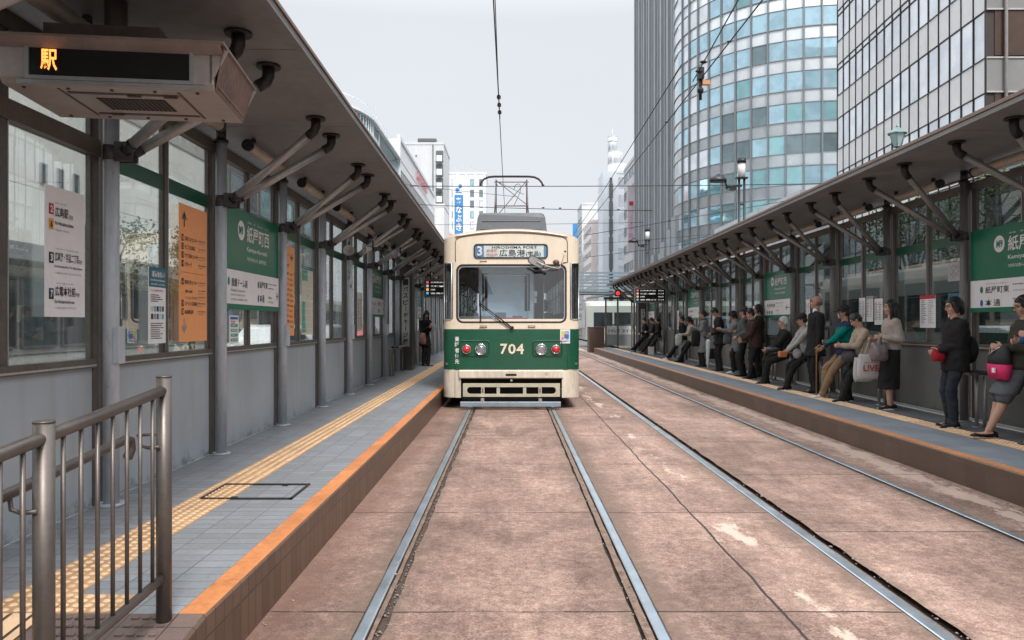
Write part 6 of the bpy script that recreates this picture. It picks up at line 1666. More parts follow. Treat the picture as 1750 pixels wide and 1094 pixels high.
def ik(a, b, l1, l2, bend):
    a, b = V(a), V(b); d = b - a; D = min(d.length, (l1 + l2) * .999); d.normalize()
    b = a + d * D; x = (l1 * l1 - l2 * l2 + D * D) / (2 * D); h = sqrt(max(0, l1 * l1 - x * x))
    bend = V(bend); bend = (bend - d * bend.dot(d)).normalized(); return a + d * x + bend * h, b
def person(label, X, Y, zp, H, yaw=180, hip=None, feet=((.0, .09), (.03, -.09)), lean=0.0, headp=0.0, heady=0, hands=None, arms=None,
           top=None, toplen=.1, trousers=None, skirt=None, coat=None, shoes=None, hair='short', hairm=None, hat=None, skin=None, mask=False,
           sleeve=None, bulk=1.0, fem=False, far=False, collar=None, glasses=False, sole=None, top2=None, shirt=None, pelvis_x=0, seed=1, vest=None):
    """faces local +x; X, Y on the platform; feet = (x, y) of each ankle, hip = hip joint height above the platform"""
    yaw -= 8; heady -= 16
    root = empty('person', (X, Y, zp), radians(yaw), label=label, category='person', group='people waiting on the platforms')
    sk = skin or SKIN; vx = .0125 if far else .009; vc = .019 if far else .0135
    hip = hip or .533 * H; px_ = pelvis_x; k = bulk
    S, Cc = sin(lean), cos(lean); TL = .30 * H
    pel = V((px_, 0, hip + .02)); nb = pel + V((S, 0, Cc)) * TL                 # neck base
    up = V((S, 0, Cc)); fw = V((Cc, 0, -S))
    shw = (.118 if not fem else .104) * H
    ft = []
    for i, (fx, fy) in enumerate(feet):
        s_ = 1 if i == 0 else -1; hj = pel + V((0, s_ * .052 * H, -.02)); an = V((fx, fy, .075)); kn, an = ik(hj, an, .247 * H, .247 * H, (1, s_ * .12, .1)); ft.append((hj, kn, an, s_))
    ha = []
    for i in (0, 1):
        s_ = 1 if i == 0 else -1; sh = nb + up * (-.035 * H) + V((0, s_ * shw, 0))
        tg = (hands[i] if hands and hands[i] is not None else (.05, s_ * (shw + .05), -.335 * H))
        tgt = nb + fw * tg[0] + V((0, tg[1], 0)) + V((0, 0, 1)) * tg[2] if hands and hands[i] is not None else sh + V((.05, s_ * .04, -.315 * H))
        el_, wr = ik(sh, tgt, .165 * H, .15 * H, (-.6, s_ * .28, -.8)); ha.append((sh, el_, wr, s_))
    hd = nb + V((sin(lean * .6 + headp * .6), 0, cos(lean * .6 + headp * .6))) * (.105 * H)      # head centre
    hr = Matrix.Rotation(radians(heady), 3, 'Z') @ Matrix.Rotation(headp + lean * .3, 3, 'Y')
    hs = H / 1.62 if not far else H / 1.6; hs = max(.93, min(1.06, hs))
    def hp(x, y, z): return hd + hr @ (V((x, y, z)) * hs)
    def body(q):
        q.ell(hp(-.008, 0, .028), (.088 * hs, .072 * hs, .09 * hs), 18, 12, hr); q.ell(hp(.022, 0, -.035), (.062 * hs, .056 * hs, .075 * hs), 16, 10, hr)
        q.ell(hp(.060, 0, -.083), (.024 * hs, .026 * hs, .02 * hs), 10, 7, hr)                   # chin
        cap(q, hp(.083, 0, .012), hp(.100, 0, -.022), .009, .0135, 8); q.ell(hp(.090, 0, -.024), (.012, .017, .009), 8, 6, hr)
        q.ell(hp(.076, 0, .033), (.012, .045, .010), 10, 6, hr)                                    # brow ridge
        q.ell(hp(.081, 0, -.052), (.009, .022, .006), 8, 6, hr); q.ell(hp(.079, 0, -.063), (.009, .018, .006), 8, 6, hr)
        for s_ in (-1, 1):
            q.ell(hp(-.006, s_ * .074, -.008), (.016, .007, .029), 8, 7, hr); q.ell(hp(.052, s_ * .042, -.028), (.024, .018, .02), 8, 6, hr)
        cap(q, nb + up * (-.02), hp(-.012, 0, -.055), .052 * k, .047, 12)
        elr(q, [(pel + up * (-.05), .085 * H * .9, .06 * H, lean * .3), (pel + up * .05, .088 * H, .062 * H, lean), (pel + up * (.11 * H), .075 * H, .054 * H, lean), (pel + up * (.21 * H), .092 * H, .064 * H, lean), (pel + up * (.27 * H), .085 * H, .05 * H, lean), (pel + up * (.30 * H), .045 * H, .036 * H, lean)])
        for hj, kn, an, s_ in ft:
            cap(q, hj, kn, .050 * H * (1 if not fem else .95), .033 * H); calf = kn.lerp(an, .3) + (kn - an).cross(V((0, 1, 0))).normalized() * .012
            cap(q, kn, calf, .031 * H, .032 * H); cap(q, calf, an, .032 * H, .021 * H); cap(q, an + V((-.03, 0, -.035)), an + V((.13, 0, -.05)), .028, .02)
        for sh, el_, wr, s_ in ha:
            cap(q, sh, el_, .029 * H, .023 * H); cap(q, el_, wr, .023 * H, .0155 * H)
            d = (wr - el_).normalized(); side = -d.cross(V((0, 1, 0))); side = side if side.length > .1 else V((0, 0, -1)); side.normalize()
            pn = V((0, -s_, 0)); pn = (pn - d * pn.dot(d)); pn = (pn - side * pn.dot(side)); pn.normalize()
            pc = wr + d * .045
            q.ell(pc, (.042, .036, .016), 10, 8, Matrix((d, side, pn)).transposed())
            curl = pn
            for f in range(4):
                off = side * (-.027 + .018 * f); L_ = (.062, .072, .068, .052)[f]
                a = wr + d * .078 + off; b_ = a + (d * .8 + curl * .5) * (L_ * .5); c = b_ + (d * .25 + curl * .95) * (L_ * .5); cap(q, a, b_, .0088, .0082, 7); cap(q, b_, c, .0082, .0068, 7)
            a = wr + d * .02 + side * -.03; b_ = a + (d * .7 - side * .6 + curl * .3) * .038; c = b_ + (d * .85 + curl * .45) * .028; cap(q, a, b_, .0115, .0095, 7); cap(q, b_, c, .0095, .008, 7)
    def paint(me):
        inv = hr.transposed()
        for p_ in me.polygons:
            l = inv @ (p_.center - hd) / hs
            if l.x < .05 or abs(l.y) > .07: continue
            for s_ in (-1, 1):
                if (l.y - s_ * .031) ** 2 / .0145 ** 2 + (l.z - .008) ** 2 / .0062 ** 2 < 1: p_.material_index = 1
                if (l.y - s_ * .031) ** 2 / .021 ** 2 + (l.z - .032) ** 2 / .0055 ** 2 < 1: p_.material_index = 3
            if l.y ** 2 / .022 ** 2 + (l.z + .057) ** 2 / .009 ** 2 < 1 and l.x > .068: p_.material_index = 2
    b = shape(body, vx, 'body', [sk, EYEM, LIPM, BROWM], root, 3, post=paint)
    # hair
    hm = hairm or HAIRB
    def hair_fn(q):
        if hair == 'bald': return
        q.ell(hp(-.016, 0, .040), (.093 * hs, .081 * hs, .091 * hs), 18, 12, hr)
        q.ell(hp(-.048, 0, -.008), (.058 * hs, .078 * hs, .072 * hs), 16, 10, hr)
        for s_ in (-1, 1): cap(q, hp(.045, s_ * .052, .072), hp(.012, s_ * .079, .018), .020, .014, 8)
        if hair in ('bob', 'long'):
            for s_ in (-1, 1):
                cap(q, hp(.01, s_ * .07, .04), hp(.0, s_ * .078, -.065), .030, .024, 10)
            cap(q, hp(-.06, 0, .02), hp(-.07, 0, -.08), .060, .042, 12)
        if hair == 'long':
            for s_ in (-1, 0, 1): cap(q, hp(-.045, s_ * .05, -.04), hp(-.05, s_ * .05, -.04) + V((-.035, 0, -.25)), .045, .028, 12)
            cap(q, hp(.01, -.08, -.05), hp(.0, -.085, -.05) + V((.02, 0, -.16)), .028, .016, 8); cap(q, hp(.01, .08, -.05), hp(.0, .085, -.05) + V((.02, 0, -.16)), .028, .016, 8)
        if hair == 'bun': q.ell(hp(-.10, 0, .02), .036, 12, 8)
    def cut_face(me):
        inv = hr.transposed(); bm = bmesh.new(); bm.from_mesh(me)
        kill = [v for v in bm.verts if (lambda l: l.x > .048 and l.z < .052 and abs(l.y) < .06)(inv @ (v.co - hd) / hs)]
        bmesh.ops.delete(bm, geom=kill, context='VERTS'); bm.to_mesh(me); bm.free()
    if hair != 'bald': shape(hair_fn, .009 if not far else .012, 'hair', hm, root, 2, .004, seed, cut_face)
    else:
        def fringe(q):
            for s_ in (-1, 1): q.ell(hp(-.035, s_ * .055, -.005), (.05, .022, .032), 10, 7, hr)
            q.ell(hp(-.078, 0, -.01), (.022, .05, .038), 10, 7, hr)
        shape(fringe, .009, 'hair', HAIRG, root, 2)
    if hat:
        kind, hmat = hat
        def hf(q):
            rings = []
            for zz, rx, ry in ((.035, .102, .086), (.06, .104, .088), (.09, .096, .080), (.118, .074, .062), (.132, .04, .034)):
                rings.append([hp(-.012 + rx * cos(t), ry * sin(t), zz + (.0 if kind != 'cap' else 0)) for t in [2 * pi * i / 20 for i in range(20)]])
            q.loft(rings)
            if kind == 'cap':
                pts = [(.05, -.078), (.09, -.074), (.14, -.058), (.168, -.03), (.175, 0), (.168, .03), (.14, .058), (.09, .074), (.05, .078)]
                q.add([hp(x, y, .046 - (x - .05) * .12 - abs(y) * .18) for x, y in pts] + [hp(x, y, .054 - (x - .05) * .12 - abs(y) * .18) for x, y in pts], [tuple(range(9)), tuple(range(17, 8, -1))] + [(i, (i + 1) % 9, 9 + (i + 1) % 9, 9 + i) for i in range(9)])
            if kind == 'brim':
                n = 24; o_ = [hp(-.012 + .155 * cos(2 * pi * i / n), .14 * sin(2 * pi * i / n), .022) for i in range(n)]; i_ = [hp(-.012 + .10 * cos(2 * pi * i / n), .085 * sin(2 * pi * i / n), .045) for i in range(n)]
                u_ = V((0, 0, .006)); q.add(o_ + i_ + [p_ + u_ for p_ in o_] + [p_ + u_ for p_ in i_], [f for i in range(n) for j in [(i + 1) % n] for f in ((i, j, n + j, n + i), (2 * n + i, 3 * n + i, 3 * n + j, 2 * n + j), (i, 2 * n + i, 2 * n + j, j))])
        q = MB(); hf(q); q.obj('hat', hmat, root)
    if mask:
        q = MB(); rings = []
        for zz, hw in ((-.012, .052), (-.03, .060), (-.05, .060), (-.075, .050), (-.09, .03)):
            rings.append([hp(.098 - 3.6 * (y * y) * (1 if abs(y) < .07 else 1) - max(0, -.05 - zz) * .3, y, zz) for y in [(-1 + i / 4) * hw for i in range(9)]])
        q.add([p_ for r_ in rings for p_ in r_], [(j * 9 + i, j * 9 + i + 1, (j + 1) * 9 + i + 1, (j + 1) * 9 + i) for j in range(4) for i in range(8)], True); q.obj('face_mask', WHT, root, clean=False)
    if glasses:
        q = MB()
        for s_ in (-1, 1):
            q.tube([hp(.098, s_ * .032 + .022 * cos(t), .008 + .015 * sin(t)) for t in [2 * pi * i / 12 for i in range(12)]], .0022, 5, True); q.tube([hp(.094, s_ * .055, .012), hp(.0, s_ * .078, .012)], .002, 5)
        q.tube([hp(.102, -.01, .01), hp(.102, .01, .01)], .002, 5); q.obj('glasses', BLACKP, root)
    # top: torso and sleeves in one garment
    tm = coat or top
    hem = -toplen if not coat else -coat_len(coat, hip, H)
    if isinstance(tm, tuple): tm, hem = tm[0], -tm[1]
    def topf(q):
        e = .012
        secs = []
        leanh = lean
        if hem < -.2:
            b0 = V((px_ * .6 + .02, 0, pel.z + hem)); secs.append((b0, (.105 * H + .03) * k, (.082 * H + .03) * k, 0)); secs.append((b0.lerp(pel, .5), (.104 * H + .02) * k, (.080 * H + .015) * k, 0))
        else: secs.append((pel + up * hem * .6 + V((0, 0, hem * .4)), (.098 * H + e) * k, (.072 * H + e) * k, lean * .5))
        secs += [(pel + up * .03, (.096 * H + e) * k, (.070 * H + e) * k, lean), (pel + up * (.10 * H), (.088 * H + e) * k, (.066 * H + e) * k, lean), (pel + up * (.2 * H) - fw * .005, (.102 * H + e) * k, (.072 * H + e) * k, lean),
                 (pel + up * (.25 * H), (.104 * H + e), (.064 * H + e) * k, lean), (pel + up * (.285 * H), .078 * H + e, .048 * H + e, lean), (pel + up * (.305 * H), .042 * H + e, .038 * H + e, lean)]
        elr(q, secs)
        for sh, el_, wr, s_ in ha:
            cap(q, sh + V((0, -s_ * .03, 0)), sh, .038 * H, .038 * H); cap(q, sh, el_, .038 * H * k ** .5, .032 * H * k ** .5)
            if sleeve != 'short': cap(q, el_, el_.lerp(wr, .93), .032 * H * k ** .5, .0235 * H)
        if collar or not fem: q.tube([nb + up * (.012 + .012 * cos(a)) + fw * (.052 * cos(a) + .012) + V((0, .058 * sin(a), 0)) for a in [radians(40) + radians(280) * i / 12 for i in range(13)]], .020, 8)
    tp = shape(topf, vc, 'jacket' if not coat else 'coat', [tm] + ([top2] if top2 else []), root, 4, .011, seed)
    if top2:
        for p_ in tp.data.polygons:
            z = (p_.center - pel).dot(up); q_ = noise.noise(p_.center * 3)
            p_.material_index = 1 if (z < .16 + .03 * q_ or z > .41 + .02 * q_) else 0
    if shirt:
        q = MB(); 
        sh_ = shape(lambda q: (cap(q, nb + up * .012 + fw * .004, nb + up * .045 + fw * .008, .056, .052, 14), q.ell(nb + fw * .052 - up * .07, (.025, .04, .08), 12, 8, Matrix.Rotation(lean, 3, 'Y'))), .009, 'shirt', shirt, root, 2)
    if trousers:
        def tr(q):
            elr(q, [(pel + V((0, 0, -.07)), (.088 * H + .01), (.064 * H + .01), 0), (pel + up * .04, (.09 * H + .008), (.064 * H + .008), lean * .5), (pel + up * .1, (.08 * H + .006), (.058 * H + .006), lean)])
            for hj, kn, an, s_ in ft:
                cap(q, hj, kn, .053 * H, .041 * H); cap(q, kn, an + V((0, 0, .01)), .041 * H, .034 * H); cap(q, an + V((0, 0, .02)), an + V((.01, 0, -.02)), .036 * H, .038 * H)
        shape(tr, vc, 'trousers', trousers, root, 4, .012, seed + 5)
    if skirt:
        sm_, sl_ = skirt
        def skf(q):
            mid = (ft[0][1] + ft[1][1]) / 2; d = (mid - pel).normalized(); t_ = atan2(-d.x, -d.z) if False else 0
            end = pel + d * sl_ if sl_ < .247 * H + .05 else V((mid.x * .5 + (ft[0][2].x + ft[1][2].x) * .25, 0, pel.z - sl_))
            elr(q, [(pel + up * .1, .082 * H, .06 * H, 0), (pel, .098 * H, .074 * H, 0), (pel.lerp(end, .5), .104 * H, .078 * H + .01, 0), (end, .108 * H, .082 * H + .015, 0)])
            if sl_ > .3:
                for hj, kn, an, s_ in ft: cap(q, hj, kn, .055 * H, .05 * H)
        shape(skf, vc, 'skirt', sm_, root, 4, .006, seed + 9)
    # shoes
    for hj, kn, an, s_ in ft:
        sm2 = shoes or cloth('shoe_black', (.015, .014, .014), .4)
        yw = radians(8 * s_)
        q = MB()
        def P(x, y, z): return an + V((x * cos(yw) - y * sin(yw), x * sin(yw) + y * cos(yw), z - .075))
        rings = []
        flat_ = shoes is not None and shoes.name.startswith('cloth_flat')
        for x, hw, hh in ((-.075, .018, .05), (-.06, .033, .07), (-.02, .037, .085 if not flat_ else .05), (.03, .038, .075 if not flat_ else .035), (.08, .043, .052 if not flat_ else .035), (.13, .043, .042), (.165, .034, .034), (.185, .014, .022)):
            rings.append([P(x, hw * cos(t), max(.008, .5 * hh + (.5 * hh) * sin(t) * 1.0)) for t in [2 * pi * i / 14 for i in range(14)]])
        q.mi(0).loft(rings)
        if sole:
            n = 16; pol = [(.055 * cos(t) * 2.45 + .055, .046 * sin(t)) for t in [2 * pi * i / n for i in range(n)]]
            q.mi(1).add([P(x, y, .0) for x, y in pol] + [P(x, y, .022) for x, y in pol], [tuple(range(n - 1, -1, -1)), tuple(range(n, 2 * n))] + [(i, (i + 1) % n, n + (i + 1) % n, n + i) for i in range(n)])
        q.obj('shoe', [sm2, sole] if sole else sm2, root)
    root['_'] = 0; del root['_']
    RM = Matrix.Translation((X, Y, zp)) @ Matrix.Rotation(radians(yaw), 4, 'Z')
    return dict(root=root, M=RM, hands=[h[2] for h in ha], nb=nb, pel=pel, ft=ft, sh=[h[0] for h in ha], el=[h[1] for h in ha], hd=hd)
def coat_len(c, hip, H): return .4
def prop(name, label, cat, P, mats, fn, group=None, clean=True):
    q = MB(); q.M = P['M']; fn(q); o = q.obj(name, mats, None, clean); return tag(o, label, cat, group)
def bagmesh(q, c, w, h, d, seed=0, sag_=.02):
    """soft bag hanging below c: local x = width"""
    c = V(c); rings = []
    for k, t in enumerate((0, .12, .35, .6, .85, .97, 1)):
        ww = w / 2 * (.86 + .14 * sin(t * pi * .8)) * (1 if t < .97 else .9); dd = d / 2 * (.25 + 1.1 * sin(min(1, t * 1.1) * pi * .75)) if t < 1 else d * .2
        rings.append([c + V((ww * (abs(cos(a)) ** .5) * (1 if cos(a) > 0 else -1), dd * sin(a) * (1 + .2 * noise.noise(V((a, t * 3, seed)))), -h * t + .012 * noise.noise(V((a * 2, t, seed))))) for a in [2 * pi * i / 22 for i in range(22)]])
    q.loft(rings)
BLK_ = cloth('black', (.016, .015, .016)); NVY = cloth('navy', (.022, .035, .075)); DNM = cloth('denim_dark', (.022, .028, .036)); JBL = cloth('jacket_blue', (.035, .10, .20)); BEI = cloth('beige', (.40, .32, .24)); BEI2 = cloth('beige_light', (.36, .31, .27))
KHA = cloth('khaki', (.26, .165, .095)); TEA = cloth('teal', (.0, .17, .15)); GRC = cloth('grey_coat', (.17, .175, .175)); GRJ = cloth('grey_jacket', (.085, .092, .092)); BRN = cloth('brown_dark', (.05, .026, .022)); OLV = cloth('olive', (.045, .042, .03)); GRS = cloth('grey_skirt', (.10, .105, .11)); VST = cloth('vest_grey', (.34, .33, .31))
WSH = cloth('shoe_white', (.62, .62, .62), .5); PTAN = mat('cap_maroon', (.06, .03, .03), .8); BCAP = mat('cap_black', (.012, .012, .013), .8); FLT = cloth('flat_black', (.012, .011, .011), .18)
LEATH = mat('leather_black', (.014, .013, .013), .22, 0, .2, 8); WOUT = mat('white_sole', (.7, .7, .7), .6); TOTE = mat('tote_canvas', (.50, .48, .46), .85, 0, .06, 5, 120, .3)
R180 = 180
# the row on the right, near to far (all face the track, -X)
p = person('grey haired man in a blue denim jacket, cut by the right edge of the photo', 5.40, 7.46, PR, 1.70, 178, top=(JBL, .12), trousers=BLK_, hairm=HAIRG, heady=-8, headp=.1, hands=[(.20, .16, -.30), (.16, -.20, -.36)], collar=True, shoes=LEATH, seed=2, bulk=1.06)
p = person('woman in a grey skirt and black flats leaning back with a pink and grey bag', 5.50, 8.0, PR, 1.56, 176, hip=.79, pelvis_x=0, feet=((.34, .06), (.27, -.05)), lean=-.12, headp=.30, heady=10, top=(OLV, .05), skirt=(GRS, .36), shoes=FLT, hair='short', fem=True, glasses=True, hands=[(.25, .07, -.31), (.24, -.07, -.34)], seed=3, bulk=1.1)
def pinkbag(q):
    c = p['pel'] + V((.19, -.02, .20)); q.mi(1)
    def sec(z0, z1, mi, w0, w1, d0, d1):
        q.mi(mi); q.loft([[c + V((d / 2 * sin(a), w / 2 * (abs(cos(a)) ** .6) * (1 if cos(a) > 0 else -1), z)) for a in [2 * pi * i / 20 for i in range(20)]] for z, w, d in ((z0, w0, d0), ((z0 + z1) / 2, (w0 + w1) / 2 + .01, (d0 + d1) / 2 + .01), (z1, w1, d1))])
    sec(-.20, 0, 0, .40, .32, .17, .10); sec(-.36, -.20, 1, .38, .41, .13, .175); q.mi(2); q.box(c.x + .085, c.x + .10, c.y + .06, c.y + .12, -.29 + c.z, -.24 + c.z); q.mi(3).tube([c + V((.05, -.12, -.02)), c + V((.08, -.05, -.10)), c + V((.08, .04, -.06)), c + V((.04, .12, -.01))], .006, 6)
prop('shoulder_bag', 'bulky shoulder bag, dark grey above and bright pink below, held by the leaning woman', 'bag', p, [cloth('bag_grey', (.045, .045, .045)), cloth('bag_pink', (.62, .03, .13), .6), WHT, SIL], pinkbag)
p = person('short haired woman in a black jacket and dark jeans looking down the track', 5.34, 8.9, PR, 1.53, 186, feet=((.06, .08), (.0, -.08)), headp=.18, heady=8, top=(BLK_, .16), trousers=DNM, shoes=BLK_, sole=WOUT, fem=True, hair='bob', glasses=True, hands=[(.20, .02, -.37), (.17, -.12, -.37)], collar=True, seed=4, bulk=1.13)
prop('waist_pouch', 'red soft pouch held in front of the woman in the black jacket', 'bag', p, [cloth('pouch_red', (.30, .012, .02), .6)], lambda q: (bagmesh(q, p['nb'] + V((.20, .0, -.35)), .15, .15, .10, 4), q.tube([p['nb'] + V((.13, .0, -.36)), p['nb'] + V((.19, .0, -.33)), p['nb'] + V((.26, 0, -.36))], .012, 6)))
prop('backpack', 'round black bag hanging behind the woman in the black jacket', 'bag', p, [BLK_, SKYB], lambda q: (q.ell(p['pel'] + V((-.17, -.02, .10)), (.09, .14, .17), 18, 12), q.tube([p['sh'][1] + V((.05, 0, .06)), p['sh'][1] + V((-.08, .01, .0)), p['pel'] + V((-.18, -.05, .25))], .016, 6), q.mi(1).ell(p['pel'] + V((-.13, -.13, .22)), (.03, .02, .04), 8, 6)))
p = person('long haired young woman in a short beige jacket and long black skirt', 5.52, 10.75, PR, 1.56, 184, feet=((.05, .07), (-.03, -.06)), heady=4, headp=.05, top=(BEI2, -.02), skirt=(BLK_, .55), shoes=BLK_, sole=WOUT, fem=True, hair='long', hands=[(.17, .14, -.27), (.22, -.08, -.30)], seed=5)
def livebag(q):
    h0 = p['hands'][1] + V((.07, -.03, -.02)); c = h0 + V((-.03, -.02, -.20)); q.mi(0)
    bagmesh(q, c, .34, .37, .07, 1); q.tube([c + V((-.07, 0, -.02)), h0 + V((-.02, 0, 0)), c + V((.07, 0, -.02))], .009, 6)
def livetxt(o_):
    h0 = p['hands'][1] + V((.07, -.03, -.02)); c = h0 + V((-.03, -.02, -.20)); q = MB()
    # printed on the side that faces the camera (local +y, since the person faces -X)
    q.M = p['M'] @ Matrix.Translation(c + V((.0, .062, 0))) @ Matrix(((-1, 0, 0, 0), (0, 0, 1, 0), (0, 1, 0, 0), (0, 0, 0, 1)))
    put_text(q, 'LACOSTE', -.09, -.135, .026, .17, .012, 0, 0, 'l', 1); put_text(q, 'L!VE', -.105, -.25, .095, .22, .025, 0, 0, 'l', 2)
    t = q.obj('lettering', [mat('print_red', (.45, .04, .04), .6)], None, clean=False); t.parent = o_
o_ = prop('tote_bag', 'white canvas tote with red LIVE lettering held by the long haired woman', 'bag', p, [TOTE], livebag); livetxt(o_)
prop('carrier_bag', 'crumpled grey mauve carrier bag in the long haired woman\'s other hand', 'bag', p, [mat('plastic_mauve', (.17, .13, .135), .35, 0, .25, 14, 30, .6)], lambda q: (bagmesh(q, p['hands'][0] + V((.06, .0, -.07)), .24, .27, .16, 7), cap(q, p['hands'][0] + V((.04, 0, 0)), p['hands'][0] + V((.06, 0, -.1)), .015, .05)))
q_ = person('person in a beige jacket perched and looking down at their hands', 5.62, 11.75, PR, 1.50, 182, hip=.70, feet=((.36, .07), (.22, -.08)), lean=.16, headp=.62, top=(BEI, .08), trousers=BLK_, shoes=BLK_, sole=WOUT, hair='short', hands=[(.30, .03, -.22), (.30, -.03, -.22)], seed=6, collar=True); p = q_
prop('handbag', 'dark grey handbag on the lap of the person looking down', 'bag', p, [cloth('bag_darkgrey', (.06, .06, .065))], lambda q: (q.M, q.ell(p['pel'] + V((.25, 0, .0)), (.11, .16, .11), 16, 10)))
prop('tote_bag', 'plain white canvas tote hanging beside the person looking down', 'bag', p, [TOTE], lambda q: (bagmesh(q, p['pel'] + V((.10, .22, .0)), .32, .38, .08, 3), q.tube([p['pel'] + V((.03, .22, -.02)), p['pel'] + V((.08, .16, .20)), p['pel'] + V((.17, .22, -.02))], .009, 6)))
p = person('man in a black cap, white mask, teal and navy jacket and khaki trousers', 5.62, 12.45, PR, 1.62, 184, hip=.76, pelvis_x=0, feet=((.40, .08), (.30, -.1)), lean=.02, headp=.12, top=(TEA, .13), top2=NVY, trousers=KHA, shoes=WSH, sole=WOUT, hat=('cap', BCAP), mask=True, hands=[(.40, .08, -.42), (.25, -.12, -.32)], seed=7, bulk=1.12, skin=SKIN2, collar=True)
prop('walking_cane', 'wooden walking cane held by the man in the black cap', 'cane', p, [mat('cane_wood', (.30, .14, .05), .35)], lambda q: q.tube([(lambda h: h + V((.02, 0, -.06)))(p['hands'][0]), p['hands'][0] + V((.03, 0, .0)), p['hands'][0] + V((.08, 0, .02)), p['hands'][0] + V((.125, 0, -.02)), V((p['hands'][0].x + .13, p['hands'][0].y, .01))], .012, 8))
prop('shoe_stripes', 'three black stripes on the white shoe of the man in the black cap', 'shoe marking', p, [BLK_], lambda q: [q.box(p['ft'][0][2].x + .02 + i * .025, p['ft'][0][2].x + .032 + i * .025, p['ft'][0][2].y + .034, p['ft'][0][2].y + .046, .025, .06) for i in range(3)]) if False else None
p = person('tall bald man standing in a dark suit with a white collar', 5.50, 13.35, PR, 1.71, 186, hair='bald', heady=-12, headp=-.05, top=(BLK_, .26), trousers=BLK_, shirt=WHT, shoes=LEATH, skin=SKIN2, seed=8, feet=((.04, .1), (0, -.09)), bulk=1.05)
p = person('seated person in a pale grey vest half hidden by the bald man', 5.60, 13.95, PR, 1.56, 184, hip=.68, feet=((.42, .08), (.36, -.08)), lean=.18, headp=.2, top=(VST, .05), trousers=BLK_, shoes=LEATH, hat=('cap', BCAP), hands=[(.33, .12, -.36), (.3, -.1, -.4)], seed=9)
prop('pouch', 'orange brown pouch on the lap of the half hidden seated person', 'bag', p, [mat('pouch_orange', (.42, .15, .05), .6), VST], lambda q: (q.bbox(p['hands'][0].x + .02, p['hands'][0].x + .16, -.02, .14, p['hands'][0].z - .13, p['hands'][0].z - .02, .02), q.mi(1).ell(p['pel'] + V((.22, .05, -.02)), (.08, .12, .10), 12, 8)))
p = person('white haired man in black seated with a dark bag on his lap', 5.68, 15.35, PR, 1.62, 186, hip=.60, feet=((.46, .1), (.36, -.08)), lean=.06, headp=.06, heady=-10, hairm=HAIRW, top=(BLK_, .08), trousers=BLK_, shoes=LEATH, hands=[(.34, .04, -.36), (.3, -.1, -.40)], seed=10, bulk=1.08)
prop('lap_bag', 'shiny dark bag on the lap of the white haired man', 'bag', p, [mat('bag_sheen', (.05, .055, .06), .3, 0, .3, 9)], lambda q: q.ell(p['pel'] + V((.26, .06, .10)), (.16, .12, .07), 16, 10))
p = person('person with black hair in a dark brown jacket leaning forward', 5.52, 16.75, PR, 1.56, 188, feet=((.14, .08), (.0, -.1)), lean=.14, headp=.3, top=(BRN, .14), trousers=BLK_, hands=[(.24, .05, -.40), (.24, -.05, -.36)], seed=11, bulk=1.12)
p = person('person with thick black hair behind the one in the brown jacket', 5.80, 17.35, PR, 1.66, 180, top=(BLK_, .12), trousers=BLK_, hair='bob', seed=12, far=True, headp=.12)
p = person('stout man in a grey jacket and maroon cap standing with his back turned', 5.50, 17.5, PR, 1.60, 165, feet=((.03, .1), (.0, -.1)), top=(GRJ, .08), trousers=BLK_, hat=('cap', PTAN), seed=13, far=True, bulk=1.16, hands=[(.14, .2, -.42), (.2, -.16, -.30)], headp=.05, skin=SKIN2)
p = person('woman in a black hat and grey coat holding her phone', 5.64, 18.6, PR, 1.53, 186, feet=((.08, .08), (.0, -.08)), headp=.38, lean=.06, top=(GRC, .30), trousers=BLK_, shoes=WSH, sole=WOUT, hat=('brim', BCAP), hair='bob', fem=True, hands=[(.34, .0, -.17), (.32, -.06, -.20)], seed=14, far=True, mask=True)
prop('phone', 'red cased phone in the hands of the woman in the black hat', 'phone', p, [mat('phone_red', (.35, .04, .03), .4)], lambda q: q.bbox(p['hands'][0].x + .05, p['hands'][0].x + .12, p['hands'][0].y - .05, p['hands'][0].y + .05, p['hands'][0].z + .0, p['hands'][0].z + .02, .006))
prop('shoulder_bag', 'pale canvas bag on the back of the woman in the black hat', 'bag', p, [TOTE], lambda q: bagmesh(q, p['pel'] + V((-.14, .12, .3)), .22, .34, .1, 5))
prop('handbag', 'grey handbag hanging at the front of the woman in the black hat', 'bag', p, [cloth('bag_midgrey', (.10, .105, .105))], lambda q: bagmesh(q, p['pel'] + V((.22, .02, .14)), .20, .24, .1, 6))
p = person('man in a black suit bowing his head over a pale folded umbrella', 5.52, 19.55, PR, 1.66, 182, lean=.12, headp=.75, top=(BLK_, .22), trousers=BLK_, shirt=WHT, shoes=LEATH, hands=[(.20, .12, -.42), None], seed=15, far=True, skin=SKIN2)
prop('folded_umbrella', 'pale folded umbrella held point down by the man in the black suit', 'umbrella', p, [mat('umbrella_pale', (.45, .48, .50), .5, 0, .15, 12), BLK_], lambda q: (q.mi(1).cyl(p['hands'][0] + V((.05, 0, .02)), p['hands'][0] + V((.06, .01, -.12)), .012, 8), q.mi(0).loft([[V((p['hands'][0].x + .06 + .03 * t, p['hands'][0].y + .01, p['hands'][0].z - .12 - (p['hands'][0].z - .15) * t)) + V((r_ * cos(a) * (1 + .25 * cos(3 * a)), r_ * sin(a), 0)) for a in [2 * pi * i / 14 for i in range(14)]] for t, r_ in ((0, .03), (.08, .062), (.4, .05), (.8, .024), (1, .006))])))
prop('briefcase', 'black briefcase hanging behind the pale umbrella', 'bag', p, [LEATH], lambda q: q.bbox(-.02, .32, -.36, -.28, .30, .58, .02))
p = person('woman in a long grey coat and scarf looking left along the platform', 5.55, 21.4, PR, 1.59, 186, fem=True, hair='bun', top=(GRC, .46), trousers=BLK_, shoes=BLK_, hands=[(.26, .0, -.20), (.26, -.05, -.22)], seed=16, far=True, headp=.1)
